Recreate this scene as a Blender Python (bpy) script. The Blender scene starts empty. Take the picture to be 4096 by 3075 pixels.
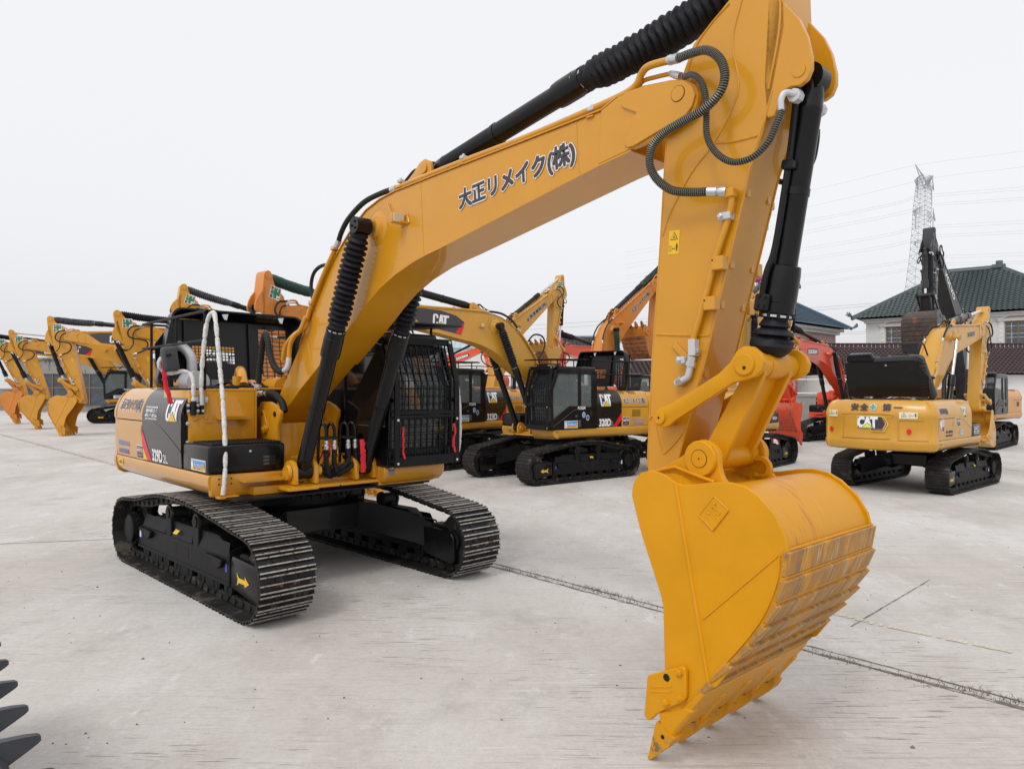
import bpy, bmesh, math, random
from mathutils import Vector, Matrix
random.seed(7)
R = math.radians
sc = bpy.context.scene
C = sc.collection

# ------------------------------------------------------------------ camera
cam_d = bpy.data.cameras.new('camera'); cam = bpy.data.objects.new('camera', cam_d); C.objects.link(cam)
cam.location = (0, 0, 2.355)
cam.rotation_euler = (R(90) + math.atan(22.5/2900), 0, 0)
cam_d.sensor_width = 36; cam_d.sensor_fit = 'HORIZONTAL'; cam_d.lens = 2900/4096*36
cam_d.clip_start = 0.1; cam_d.clip_end = 2000
sc.camera = cam

# ------------------------------------------------------------------ sky, sun, exposure
SUN_EL, SUN_AZ = R(52), R(150)          # high, behind the camera to the left
w = bpy.data.worlds.new('World'); sc.world = w; w.use_nodes = True
nt = w.node_tree; nt.nodes.clear()
def wn(t, **k):
    n = nt.nodes.new(t)
    for a, b in k.items(): setattr(n, a, b)
    return n
out = wn('ShaderNodeOutputWorld'); add = wn('ShaderNodeAddShader')
b1 = wn('ShaderNodeBackground'); b2 = wn('ShaderNodeBackground')
sky = wn('ShaderNodeTexSky', sky_type='NISHITA', sun_disc=False, sun_elevation=SUN_EL, sun_rotation=SUN_AZ, air_density=1.0, dust_density=6.0)
hs = wn('ShaderNodeHueSaturation'); hs.inputs['Saturation'].default_value = .12
nt.links.new(sky.outputs[0], hs.inputs['Color']); nt.links.new(hs.outputs[0], b1.inputs[0]); b1.inputs[1].default_value = 0.05
tc = wn('ShaderNodeTexCoord'); sx = wn('ShaderNodeSeparateXYZ'); nt.links.new(tc.outputs['Generated'], sx.inputs[0])
ns = wn('ShaderNodeTexNoise'); ns.inputs['Scale'].default_value = 1.6; ns.inputs['Detail'].default_value = 3; nt.links.new(tc.outputs['Generated'], ns.inputs['Vector'])
md = wn('ShaderNodeMath', operation='MULTIPLY_ADD'); md.inputs[1].default_value = .10; nt.links.new(ns.outputs['Fac'], md.inputs[0]); nt.links.new(sx.outputs['Z'], md.inputs[2])
cr = wn('ShaderNodeValToRGB'); nt.links.new(md.outputs[0], cr.inputs[0])
e = cr.color_ramp.elements
e[0].position = 0.0; e[0].color = (.80, .805, .83, 1)
e[1].position = 0.62; e[1].color = (.93, .935, .975, 1)
m = cr.color_ramp.elements.new(.10); m.color = (.84, .845, .87, 1)
m = cr.color_ramp.elements.new(.26); m.color = (.88, .885, .915, 1)
nt.links.new(cr.outputs[0], b2.inputs[0]); b2.inputs[1].default_value = 0.84
nt.links.new(b1.outputs[0], add.inputs[0]); nt.links.new(b2.outputs[0], add.inputs[1]); nt.links.new(add.outputs[0], out.inputs[0])
sun_d = bpy.data.lights.new('sun', 'SUN'); sun = bpy.data.objects.new('sun', sun_d); C.objects.link(sun)
sun_d.energy = 0.7; sun_d.angle = R(14); sun_d.color = (1, .975, .94)
# light comes from azimuth measured clockwise from +Y (north)
_d = Vector((math.sin(SUN_AZ)*math.cos(SUN_EL)*-1, math.cos(SUN_AZ)*math.cos(SUN_EL), math.sin(SUN_EL)))
_d.x = -abs(_d.x)
sky.sun_rotation = math.atan2(_d.x, _d.y)
sun.rotation_euler = _d.to_track_quat('Z', 'Y').to_euler()
sc.view_settings.view_transform = 'Standard'; sc.view_settings.look = 'None'
sc.view_settings.exposure = 0.0; sc.view_settings.gamma = 1.0
sc.render.engine = 'CYCLES'

# ------------------------------------------------------------------ materials
MATS = {}
def mat(name, col, rough=.5, metal=0, coat=0, coatr=.05, var=0, vscale=3, bump=0, bscale=40, spec=.5, wear=None, trans=0, emis=None, alpha=1, stretch=None):
    if name in MATS: return MATS[name]
    m = bpy.data.materials.new(name); m.use_nodes = True; t = m.node_tree; p = t.nodes['Principled BSDF']
    p.inputs['Base Color'].default_value = (*col, 1); p.inputs['Roughness'].default_value = rough
    p.inputs['Metallic'].default_value = metal; p.inputs['Coat Weight'].default_value = coat; p.inputs['Coat Roughness'].default_value = coatr
    p.inputs['Specular IOR Level'].default_value = spec
    if trans: p.inputs['Transmission Weight'].default_value = trans
    if alpha < 1: p.inputs['Alpha'].default_value = alpha
    if emis: p.inputs['Emission Color'].default_value = (*emis[0], 1); p.inputs['Emission Strength'].default_value = emis[1]
    co = t.nodes.new('ShaderNodeTexCoord'); src = co.outputs['Object']
    if stretch:
        mp = t.nodes.new('ShaderNodeMapping'); mp.inputs['Scale'].default_value = stretch; t.links.new(src, mp.inputs[0]); src = mp.outputs[0]
    last = None
    if var:
        n = t.nodes.new('ShaderNodeTexNoise'); n.inputs['Scale'].default_value = vscale; n.inputs['Detail'].default_value = 5; t.links.new(src, n.inputs['Vector'])
        mr = t.nodes.new('ShaderNodeMapRange'); mr.inputs[1].default_value = .3; mr.inputs[2].default_value = .7; mr.inputs[3].default_value = 1-var; mr.inputs[4].default_value = 1+var
        t.links.new(n.outputs[0], mr.inputs[0])
        mx = t.nodes.new('ShaderNodeVectorMath'); mx.operation = 'SCALE'; mx.inputs[0].default_value = col; t.links.new(mr.outputs[0], mx.inputs['Scale'])
        last = mx.outputs[0]
        r2 = t.nodes.new('ShaderNodeMapRange'); r2.inputs[3].default_value = max(.02, rough*.8); r2.inputs[4].default_value = min(1, rough*1.25); t.links.new(n.outputs[0], r2.inputs[0]); t.links.new(r2.outputs[0], p.inputs['Roughness'])
    if wear:
        wc, th, ws = wear[:3]
        n = t.nodes.new('ShaderNodeTexNoise'); n.inputs['Scale'].default_value = ws; n.inputs['Detail'].default_value = 8; n.inputs['Roughness'].default_value = .7
        if len(wear) > 3:
            mp2 = t.nodes.new('ShaderNodeMapping'); mp2.inputs['Scale'].default_value = wear[3]; t.links.new(co.outputs['Object'], mp2.inputs[0]); t.links.new(mp2.outputs[0], n.inputs['Vector'])
        else: t.links.new(src, n.inputs['Vector'])
        rp = t.nodes.new('ShaderNodeMapRange'); rp.inputs[1].default_value = th; rp.inputs[2].default_value = th+.06; t.links.new(n.outputs[0], rp.inputs[0])
        mc = t.nodes.new('ShaderNodeMix'); mc.data_type = 'RGBA'; t.links.new(rp.outputs[0], mc.inputs[0])
        if last: t.links.new(last, mc.inputs[6])
        else: mc.inputs[6].default_value = (*col, 1)
        mc.inputs[7].default_value = (*wc, 1); last = mc.outputs[2]
    if last: t.links.new(last, p.inputs['Base Color'])
    if bump:
        n = t.nodes.new('ShaderNodeTexNoise'); n.inputs['Scale'].default_value = bscale; n.inputs['Detail'].default_value = 3; t.links.new(src, n.inputs['Vector'])
        b = t.nodes.new('ShaderNodeBump'); b.inputs['Strength'].default_value = bump; b.inputs['Distance'].default_value = .01; t.links.new(n.outputs[0], b.inputs['Height']); t.links.new(b.outputs[0], p.inputs['Normal'])
    MATS[name] = m; return m

paint = mat('yellow_paint', (.60, .268, .007), .34, coat=.55, coatr=.045, spec=.35, var=.04, vscale=2.5, bump=.04, bscale=9)
paint_door = mat('yellow_door_paint', (.57, .255, .012), .3, coat=.7, coatr=.05, var=.04, vscale=2.5, bump=.03, bscale=6)
paint_bucket = mat('bucket_yellow_paint', (.62, .275, .003), .45, coat=.12, coatr=.2, spec=.22, var=.05, vscale=3, bump=.05, bscale=18)
def worn(name, layers, base=(.62, .275, .004), rough=.5):
    """paint with directional scrapes: layers of (colour, noise scale, stretch, threshold, mask scale, mask threshold)"""
    m = bpy.data.materials.new(name); m.use_nodes = True; t = m.node_tree; p = t.nodes['Principled BSDF']; co = t.nodes.new('ShaderNodeTexCoord'); last = None
    p.inputs['Roughness'].default_value = rough; p.inputs['Specular IOR Level'].default_value = .3
    def nz(sc_, st, det=7, off=0):
        mp = t.nodes.new('ShaderNodeMapping'); mp.inputs['Scale'].default_value = st; mp.inputs['Location'].default_value = (off, off*1.7, off*.6); t.links.new(co.outputs['Object'], mp.inputs[0])
        n = t.nodes.new('ShaderNodeTexNoise'); n.inputs['Scale'].default_value = sc_; n.inputs['Detail'].default_value = det; n.inputs['Roughness'].default_value = .7; t.links.new(mp.outputs[0], n.inputs['Vector']); return n.outputs[0]
    def rp(v, a, b, c0=0, c1=1):
        r = t.nodes.new('ShaderNodeMapRange'); r.inputs[1].default_value = a; r.inputs[2].default_value = b; r.inputs[3].default_value = c0; r.inputs[4].default_value = c1; t.links.new(v, r.inputs[0]); return r.outputs[0]
    for i, (col, sc_, st, th, ms, mt) in enumerate(layers):
        k = t.nodes.new('ShaderNodeMath'); k.operation = 'MULTIPLY'; t.links.new(rp(nz(sc_, st, 7, i*3.1), th, th+.07), k.inputs[0]); t.links.new(rp(nz(ms, (1, 1, 1), 3, i*5.3+1), mt, mt+.12), k.inputs[1])
        x = t.nodes.new('ShaderNodeMix'); x.data_type = 'RGBA'; t.links.new(k.outputs[0], x.inputs[0])
        if last: t.links.new(last, x.inputs[6])
        else: x.inputs[6].default_value = (*base, 1)
        x.inputs[7].default_value = (*col, 1); last = x.outputs[2]
    t.links.new(last, p.inputs['Base Color'])
    b = t.nodes.new('ShaderNodeBump'); b.inputs['Strength'].default_value = .2; b.inputs['Distance'].default_value = .006; t.links.new(nz(8, (.6, 8, .6)), b.inputs['Height']); t.links.new(b.outputs[0], p.inputs['Normal'])
    MATS[name] = m; return m
paint_wear = worn('worn_bucket_paint', [((.42, .21, .045), 3.5, (.8, 2.5, .8), .42, 1.2, .25), ((.27, .16, .07), 5, (.5, 4, .5), .50, 1.6, .38), ((.44, .36, .25), 5, (.5, 5, .5), .53, 1.3, .46), ((.56, .53, .47), 6, (.4, 4, .4), .57, 1.1, .50), ((.15, .09, .045), 8, (.5, 7, .5), .60, 2.5, .42), ((.42, .08, .03), 9, (.5, 6, .5), .66, 2.0, .52)], (.60, .27, .015), .55)
paint_scr = worn('scratched_bucket_paint', [((.40, .12, .02), 5, (.6, 5, .6), .55, 1.7, .50), ((.22, .08, .03), 7, (.5, 8, .5), .60, 1.9, .50), ((.62, .42, .16), 5, (.6, 6, .6), .64, 1.5, .5)], rough=.42)
paint_teeth = worn('worn_tooth_paint', [((.36, .20, .06), 8, (.8, 4, .8), .52, 4, .40), ((.16, .11, .07), 12, (.7, 5, .7), .58, 5, .45), ((.42, .38, .32), 12, (.5, 6, .5), .64, 5, .5)], rough=.5)
paint_pale = mat('faded_yellow_paint', (.57, .285, .022), .38, coat=.4, coatr=.12, var=.06, vscale=2)
paint_row = mat('ochre_yellow_paint', (.58, .265, .014), .42, coat=.3, coatr=.15, var=.07, vscale=2)
paint_or = mat('orange_yellow_paint', (.60, .21, .022), .42, coat=.3, coatr=.15, var=.07, vscale=2)
paint_red = mat('orange_red_paint', (.72, .065, .012), .4, coat=.4, coatr=.1, var=.06, vscale=2)
paint_rusty = mat('rusty_orange_paint', (.40, .15, .045), .65, var=.15, vscale=5, wear=((.13, .075, .05), .5, 3, (2, 6, 2)))
paint_redw = mat('scuffed_red_paint', (.66, .07, .02), .5, var=.1, vscale=4, wear=((.20, .10, .07), .50, 2.5, (5, 5, .8)))
black = mat('black_gloss_paint', (.005, .005, .0055), .3, coat=.2, coatr=.06, spec=.22, var=.15, vscale=3, bump=.03, bscale=7)
blackd = mat('black_door_paint', (.012, .009, .008), .25, coat=.42, coatr=.04, spec=.25, var=.1, vscale=3, bump=.02, bscale=5)
blackm = mat('black_frame_paint', (.008, .008, .0085), .5, spec=.2, var=.25, vscale=5, bump=.15, bscale=30)
trackm = mat('black_track_paint', (.017, .016, .015), .55, spec=.3, var=.3, vscale=6, bump=.25, bscale=35, wear=((.075, .062, .05), .55, 4))
steel = mat('worn_grouser_steel', (.38, .36, .33), .45, metal=.6, var=.3, vscale=20, bump=.3, bscale=60, wear=((.12, .075, .045), .56, 14))
rustlink = mat('rusty_link', (.26, .10, .045), .75, var=.3, vscale=20, bump=.4, bscale=60)
rubber = mat('black_bellows_rubber', (.008, .0085, .012), .6, spec=.3, var=.2, vscale=12, bump=.35, bscale=45)
rubberg = mat('dark_green_bellows', (.016, .055, .042), .6, var=.2, vscale=12, bump=.3, bscale=45)
rubberp = mat('grey_bellows', (.045, .043, .055), .55, var=.2, vscale=12, bump=.3, bscale=45)
hosem = mat('hose_spiral', (.016, .017, .017), .55, spec=.3, var=.15)
hosew = mat('hose_wire', (.34, .33, .27), .4, metal=.7)
chrome = mat('chrome_rod', (.72, .73, .74), .12, metal=1)
zinc = mat('zinc_fitting', (.62, .63, .64), .36, metal=.85, var=.08, vscale=20)
silver = mat('silver_paint', (.55, .56, .58), .45, metal=.3)
plast = mat('grey_plastic', (.055, .058, .066), .5, var=.1)
plastd = mat('black_plastic', (.010, .010, .011), .5, spec=.3, bump=.05, bscale=80)
wrap = mat('white_bubble_wrap', (.62, .62, .61), .5, var=.2, vscale=28, bump=.8, bscale=70)
ribbon = mat('red_ribbon', (.62, .010, .022), .6, var=.1, vscale=20)
white = mat('white_vinyl', (.80, .80, .81), .4)
ink = mat('dark_vinyl', (.045, .038, .045), .4)
inkb = mat('blue_vinyl', (.05, .06, .38), .4)
blue = mat('sky_blue_vinyl', (.06, .30, .68), .4)
greenv = mat('green_vinyl', (.008, .20, .10), .4)
greenp = mat('pale_green_vinyl', (.10, .34, .24), .4)
redv = mat('red_vinyl', (.66, .010, .025), .35)
yelv = mat('yellow_vinyl', (.80, .48, .010), .4)
limev = mat('lime_vinyl', (.72, .80, .10), .4)
orv = mat('orange_vinyl', (.62, .12, .03), .4)
cream = mat('cream_vinyl', (.72, .66, .46), .45)
pinkv = mat('pink_vinyl', (.70, .42, .50), .45)
greyv = mat('grey_vinyl', (.22, .22, .23), .45)
hole = mat('dark_opening', (.004, .004, .004), .8)
glass = mat('cab_glass', (.30, .36, .36), .03, trans=.0, alpha=.34, spec=.6)
glassd = mat('tinted_cab_glass', (.03, .036, .038), .04, alpha=.80, spec=.6)
MATS['glassk'] = mat('dark_cab_glass', (.012, .013, .014), .06, spec=.5)
seatm = mat('seat_fabric', (.09, .02, .022), .8)
interior = mat('cab_interior', (.10, .11, .115), .7)
lampg = mat('lamp_glass', (.55, .52, .40), .12, spec=.8)

# ------------------------------------------------------------------ mesh helpers
def sm(pts, n=6):
    """Catmull-Rom through the points"""
    P = [Vector(p) for p in pts]
    if len(P) < 3: return P
    o = []
    for i in range(len(P)-1):
        p0 = P[i-1] if i else P[0]*2-P[1]; p1, p2 = P[i], P[i+1]; p3 = P[i+2] if i+2 < len(P) else P[-1]*2-P[-2]
        for k in range(n):
            t = k/n
            o.append(.5*((2*p1)+(p2-p0)*t+(2*p0-5*p1+4*p2-p3)*t*t+(3*p1-p0-3*p2+p3)*t**3))
    o.append(P[-1]); return o

class MB:
    def __init__(s): s.bm = bmesh.new(); s.slots = []
    def mi(s, m):
        if m is None: m = 'paint'
        if m not in s.slots: s.slots.append(m)
        return s.slots.index(m)
    def _fin(s, faces, m, bev=0, seg=1):
        i = s.mi(m)
        for f in faces: f.material_index = i
        if bev:
            es = {e for f in faces for e in f.edges if len(e.link_faces) == 2 and e.calc_face_angle(0) > R(28)}
            r = bmesh.ops.bevel(s.bm, geom=list(es), offset=bev, segments=seg, affect='EDGES', clamp_overlap=True, profile=.5)
            for f in r['faces']: f.material_index = i
    def box(s, x0, x1, y0, y1, z0, z1, m=None, bev=0, seg=1, M=None):
        v = [Vector((x, y, z)) for x in (x0, x1) for y in (y0, y1) for z in (z0, z1)]
        if M is not None: v = [M @ p for p in v]
        v = [s.bm.verts.new(p) for p in v]
        F = [s.bm.faces.new([v[i] for i in q]) for q in ((0,1,3,2),(4,6,7,5),(0,4,5,1),(2,3,7,6),(0,2,6,4),(1,5,7,3))]
        bmesh.ops.recalc_face_normals(s.bm, faces=F)
        s._fin(F, m, bev, seg)
    def prism(s, pts, a, b, m=None, bev=0, seg=1, f=None):
        """polygon (p,q) extruded from a to b; default: (x,z) extruded along y"""
        f = f or (lambda p, q, r: (p, r, q))
        A = [s.bm.verts.new(f(p, q, a(p, q) if callable(a) else a)) for p, q in pts]
        B = [s.bm.verts.new(f(p, q, b(p, q) if callable(b) else b)) for p, q in pts]
        n = len(pts); F = [s.bm.faces.new(A), s.bm.faces.new(B[::-1])]
        for i in range(n): F.append(s.bm.faces.new([A[i], B[i], B[(i+1) % n], A[(i+1) % n]]))
        bmesh.ops.recalc_face_normals(s.bm, faces=F)
        s._fin(F, m, bev, seg)
    def rings(s, rings, m=None, cap=True, closed=True, smooth=True):
        V = [[s.bm.verts.new(p) for p in r] for r in rings]; F = []
        n = len(V[0])
        for i in range(len(V)-1):
            for j in range(n if closed else n-1):
                k = (j+1) % n
                F.append(s.bm.faces.new([V[i][j], V[i][k], V[i+1][k], V[i+1][j]]))
        if cap: F.append(s.bm.faces.new(V[0][::-1])); F.append(s.bm.faces.new(V[-1]))
        bmesh.ops.recalc_face_normals(s.bm, faces=F)
        s._fin(F, m)
    def tube(s, path, r, m=None, n=10, cap=True):
        P = [Vector(p) for p in path]; rr = []; up = None
        for i, p in enumerate(P):
            t = (P[min(i+1, len(P)-1)]-P[max(i-1, 0)]).normalized()
            if up is None: up = t.orthogonal().normalized()
            else:
                up = (up - t*up.dot(t))
                up = up.normalized() if up.length > 1e-6 else t.orthogonal().normalized()
            b = t.cross(up); ri = r(i/(len(P)-1)) if callable(r) else r
            rr.append([p + (up*math.cos(2*math.pi*k/n)+b*math.sin(2*math.pi*k/n))*ri for k in range(n)])
        s.rings(rr, m, cap)
    def lathe(s, p0, p1, prof, m=None, n=24, cap=True, jit=0):
        """profile of (t metres along, radius)"""
        p0 = Vector(p0); d = (Vector(p1)-p0).normalized(); u = d.orthogonal().normalized()
        if abs(d.y) > .99: u = Vector((1, 0, 0))
        b = d.cross(u); rr = []
        for t, r in prof:
            c = p0+d*t; ph = random.uniform(0, 6.28); jj = random.uniform(-jit, jit)
            ring = []
            for k in range(n):
                a = 2*math.pi*k/n; q = r*(1+jj+(jit*.6*math.sin(2*a+ph)+jit*.4*math.sin(5*a+ph*2) if jit else 0))
                ring.append(c + (u*math.cos(a)+b*math.sin(a))*q + (d*(jit*r*.8*math.sin(a+ph)) if jit else Vector()))
            rr.append(ring)
        s.rings(rr, m, cap)
    def cyl(s, p0, p1, r, m=None, n=24, bev=0):
        L = (Vector(p1)-Vector(p0)).length
        pr = [(0, r), (L, r)] if not bev else [(0, r-bev), (bev, r), (L-bev, r), (L, r-bev)]
        s.lathe(p0, p1, pr, m, n)
    def poly(s, pts, m=None):
        f = s.bm.faces.new([s.bm.verts.new(p) for p in pts]); s._fin([f], m)
    def ball(s, c, r, m=None, sc3=(1, 1, 1), seg=12):
        v = bmesh.ops.create_uvsphere(s.bm, u_segments=seg*2, v_segments=seg, radius=r)['verts']
        for p in v: p.co = Vector((p.co.x*sc3[0], p.co.y*sc3[1], p.co.z*sc3[2]))+Vector(c)
        s._fin({f for p in v for f in p.link_faces}, m)
    def bolt(s, c, d, r=.02, h=.014, m='zinc'):
        s.lathe(c, Vector(c)+Vector(d), [(0, r*1.35), (h*.3, r*1.35), (h*.31, r), (h*.9, r), (h, r*.8)], m, 6)
    def mesh(s, name, ang=32):
        me = bpy.data.meshes.new(name)
        for f in s.bm.faces: f.smooth = True
        for e in s.bm.edges:
            if len(e.link_faces) == 2: e.smooth = e.calc_face_angle(0) < R(ang)
        s.bm.to_mesh(me); s.bm.free()
        me['slots'] = ','.join(str(x) for x in s.slots)
        for _ in s.slots: me.materials.append(None)
        return me

BASE = {'paint': paint, 'door': paint_door, 'bpaint': paint_bucket, 'wear': paint_wear, 'scr': paint_scr, 'black': black, 'blackd': blackd, 'blackm': blackm, 'track': trackm,
        'steel': steel, 'rustlink': rustlink, 'bel': rubber, 'belb': rubber, 'hose': hosem, 'wire': hosew, 'chrome': chrome, 'zinc': zinc, 'silver': silver, 'plast': plast, 'plastd': plastd,
        'wrap': wrap, 'ribbon': ribbon, 'white': white, 'ink': ink, 'inkb': inkb, 'blue': blue, 'green': greenv, 'greenp': greenp, 'red': redv, 'yel': yelv, 'lime': limev, 'or': orv,
        'cream': cream, 'pink': pinkv, 'grey': greyv, 'hole': hole, 'glass': glass, 'glassd': glassd, 'seat': seatm, 'interior': interior, 'lampg': lampg, 'cyl': black, 'hood': black, 'teeth': paint_teeth}
CACHE = {}
def obj(name, me, parent=None, pal=None, M=None):
    if isinstance(me, MB): me = me.mesh(name)
    o = bpy.data.objects.new(name, me); C.objects.link(o)
    sl = me.get('slots', '')
    for i, k in enumerate(sl.split(',') if sl else []):
        m_ = (pal or {}).get(k) or BASE.get(k) or MATS.get(k)
        o.material_slots[i].link = 'OBJECT'; o.material_slots[i].material = m_
    if parent: o.parent = parent
    if M is not None: o.matrix_local = M
    return o
def cached(key, fn):
    if key not in CACHE:
        mb = MB(); fn(mb); CACHE[key] = mb.mesh(key if isinstance(key, str) else key[0])
    return CACHE[key]
def tag(o, label=None, cat=None, group=None, kind=None):
    for k, v in (('label', label), ('category', cat), ('group', group), ('kind', kind)):
        if v: o[k] = v
    return o
def empty(name, loc, rz=0, s=1):
    o = bpy.data.objects.new(name, None); C.objects.link(o); o.location = loc; o.rotation_euler = (0, 0, rz); o.scale = (s, s, s); o.empty_display_size = .3
    return o

# ------------------------------------------------------------------ lettering
TXT = {}
def text_polys(body, bold=0.0, shear=0.0):
    """outlined text as (verts, faces) fitted in the unit box"""
    k = (body, bold, shear)
    if k in TXT: return TXT[k]
    cu = bpy.data.curves.new('t', 'FONT'); cu.body = body; cu.size = 1; cu.offset = bold; cu.shear = shear; cu.resolution_u = 3; cu.space_character = 1.0+bold*1.6
    o = bpy.data.objects.new('t', cu); C.objects.link(o)
    dg = bpy.context.evaluated_depsgraph_get(); me = bpy.data.meshes.new_from_object(o.evaluated_get(dg))
    V = [(v.co.x, v.co.y) for v in me.vertices]; F = [tuple(p.vertices) for p in me.polygons]
    bpy.data.objects.remove(o); bpy.data.curves.remove(cu); bpy.data.meshes.remove(me)
    if not V: V = [(0, 0), (1, 1)]
    x0 = min(v[0] for v in V); x1 = max(v[0] for v in V); y0 = min(v[1] for v in V); y1 = max(v[1] for v in V)
    TXT[k] = ([((x-x0)/(x1-x0), (y-y0)/(y1-y0)) for x, y in V], F, (x1-x0)/(y1-y0)); return TXT[k]
def plane(o, x, y, n=None):
    """map (p,q,d) -> o + x*p + y*q + normal*d"""
    o, x, y = Vector(o), Vector(x).normalized(), Vector(y).normalized(); n = Vector(n) if n else x.cross(y).normalized()
    return lambda p, q, d=0: o+x*p+y*q+n*d
def put_faces(mb, F, V, Fc, dd, mm):
    """lay flat 2-D faces on the surface map; on curved maps cut them into narrow bands first"""
    i = mb.mi(mm)
    if not getattr(F, 'curved', False):
        vs = [mb.bm.verts.new(F(x, y, dd)) for x, y in V]
        for f in Fc:
            try: mb.bm.faces.new([vs[k] for k in f]).material_index = i
            except ValueError: pass
        return
    t = bmesh.new(); vs = [t.verts.new((x, y, 0)) for x, y in V]
    for f in Fc:
        try: t.faces.new([vs[k] for k in f])
        except ValueError: pass
    ax = F.curved; ci = 1 if ax == 'q' else 0; lo = min(v[ci] for v in V); hi = max(v[ci] for v in V); st = .022 if ax == 'q' else .06
    k = math.ceil(lo/st)
    while k*st < hi:
        co = (0, k*st, 0) if ci else (k*st, 0, 0); no = (0, 1, 0) if ci else (1, 0, 0)
        bmesh.ops.bisect_plane(t, geom=t.verts[:]+t.edges[:]+t.faces[:], plane_co=co, plane_no=no, dist=1e-6); k += 1
    mp = {v: mb.bm.verts.new(F(v.co.x, v.co.y, dd)) for v in t.verts}
    for f in t.faces:
        try: mb.bm.faces.new([mp[v] for v in f.verts]).material_index = i
        except ValueError: pass
    t.free()
def letter(mb, body, F, p, q, w, h, m, d=.003, bold=.03, shear=0, outline=None, ow=.05, om='white'):
    """text in the box (p,q,w,h) of the surface map F; bold and outline by stacked shifted copies"""
    V, Fc, _ = text_polys(body, 0, shear)
    def put(dx, dy, dd, mm):
        put_faces(mb, F, [(p+w*x+dx, q+h*y+dy) for x, y in V], Fc, dd, mm)
    b = bold*h*.9; cw = w/max(1, len(body)); bx = min(b, cw*.09)
    if outline:
        g = ow*h*1.1; gx = min(g, cw*.16)
        for k in range(8):
            put((bx+gx)*math.cos(k*math.pi/4), (b+g)*math.sin(k*math.pi/4), d+k*.0002, om)
        d += .003
    if bold < .015: put(0, 0, d, m)
    else:
        for k, (dx, dy) in enumerate(((-bx, -b), (bx, -b), (-bx, b), (bx, b), (0, 0), (-bx, 0), (bx, 0))): put(dx, dy, d+k*.0002, m)
def patch(mb, F, pts, m, d=.002):
    put_faces(mb, F, list(pts), [tuple(range(len(pts)))], d, m)
def rect(mb, F, p, q, w, h, m, d=.002, nx=1, ny=1):
    for i in range(nx):
        for j in range(ny):
            patch(mb, F, [(p+w*i/nx, q+h*j/ny), (p+w*(i+1)/nx, q+h*j/ny), (p+w*(i+1)/nx, q+h*(j+1)/ny), (p+w*i/nx, q+h*(j+1)/ny)], m, d)
CATL = [[(.0, .18), (.03, .05), (.11, 0), (.22, 0), (.30, .06), (.33, .18), (.33, .36), (.22, .36), (.22, .17), (.17, .12), (.12, .17), (.12, .83), (.17, .88), (.22, .83), (.22, .68), (.33, .68), (.33, .84), (.29, .95), (.21, 1), (.11, 1), (.03, .95), (0, .84)],
        [(.33, 0), (.445, 0), (.47, .22), (.56, .22), (.585, 0), (.71, 0), (.60, 1), (.44, 1)],
        [(.70, 0), (.84, 0), (.84, .82), (1.0, .82), (1.0, 1), (.62, 1), (.64, .82), (.70, .82)]]
def cat_logo(mb, F, p, q, w, h, d=.004):
    for k, L_ in enumerate(CATL): patch(mb, F, [(p+w*x, q+h*y) for x, y in L_], 'white', d+k*.0006)
    patch(mb, F, [(p+w*.20, q-h*.02), (p+w*.82, q-h*.02), (p+w*.51, q+h*.46)], 'black', d+.003)
    patch(mb, F, [(p+w*.245, q), (p+w*.775, q), (p+w*.51, q+h*.41)], 'yel', d+.005)
def netis(mb, F, p, q, w, h):
    rect(mb, F, p-.01, q-.01, w+.02, h+.02, 'white', .002); rect(mb, F, p, q, w, h, 'ink', .004)
    letter(mb, 'NETIS', F, p+w*.08, q+h*.52, w*.84, h*.26, 'white', .006, .06)
    rect(mb, F, p+w*.08, q+h*.42, w*.3, h*.05, 'red', .006); rect(mb, F, p+w*.62, q+h*.42, w*.3, h*.05, 'red', .006)
    letter(mb, '新技術情報提供', F, p+w*.1, q+h*.85, w*.8, h*.07, 'white', .006, .01); letter(mb, '登録番号', F, p+w*.2, q+h*.2, w*.6, h*.1, 'white', .006, .01)
def idling(mb, F, p, q, w, h):
    rect(mb, F, p-.012, q-.012, w+.024, h+.024, 'white', .002); rect(mb, F, p, q, w, h, 'blue', .004); rect(mb, F, p, q, w, h*.24, 'yel', .006)
    patch(mb, F, [(p+w*.05, q+h*.1), (p+w*.13, q+h*.1), (p+w*.19, q+h*.5), (p+w*.15, q+h*.5), (p+w*.14, q+h*.9), (p+w*.05, q+h*.92), (p+w*.02, q+h*.5)], 'white', .008)
    letter(mb, 'アイドリングストップ', F, p+w*.2, q+h*.3, w*.6, h*.38, 'white', .008, .05); letter(mb, '推奨', F, p+w*.82, q+h*.28, w*.16, h*.4, 'yel', .008, .04)
    letter(mb, '地球にやさしい', F, p+w*.22, q+h*.78, w*.4, h*.14, 'white', .008, .02); letter(mb, '排出ガスと騒音を減らします', F, p+w*.2, q+h*.05, w*.7, h*.14, 'or', .008, .02)
def cross_sign(mb, F, p, q, w, col='green'):
    rect(mb, F, p, q, w, w, 'white', .002); rect(mb, F, p+w*.35, q+w*.06, w*.3, w*.88, col, .004); rect(mb, F, p+w*.06, q+w*.35, w*.88, w*.3, col, .006)
    for ch, a, b in (('安', .03, .68), ('全', .70, .68), ('第', .03, .03), ('一', .70, .12)):
        letter(mb, ch, F, p+w*a, q+w*b, w*.27, w*(.27 if ch != '一' else .05), 'ink', .008, .03)
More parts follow.
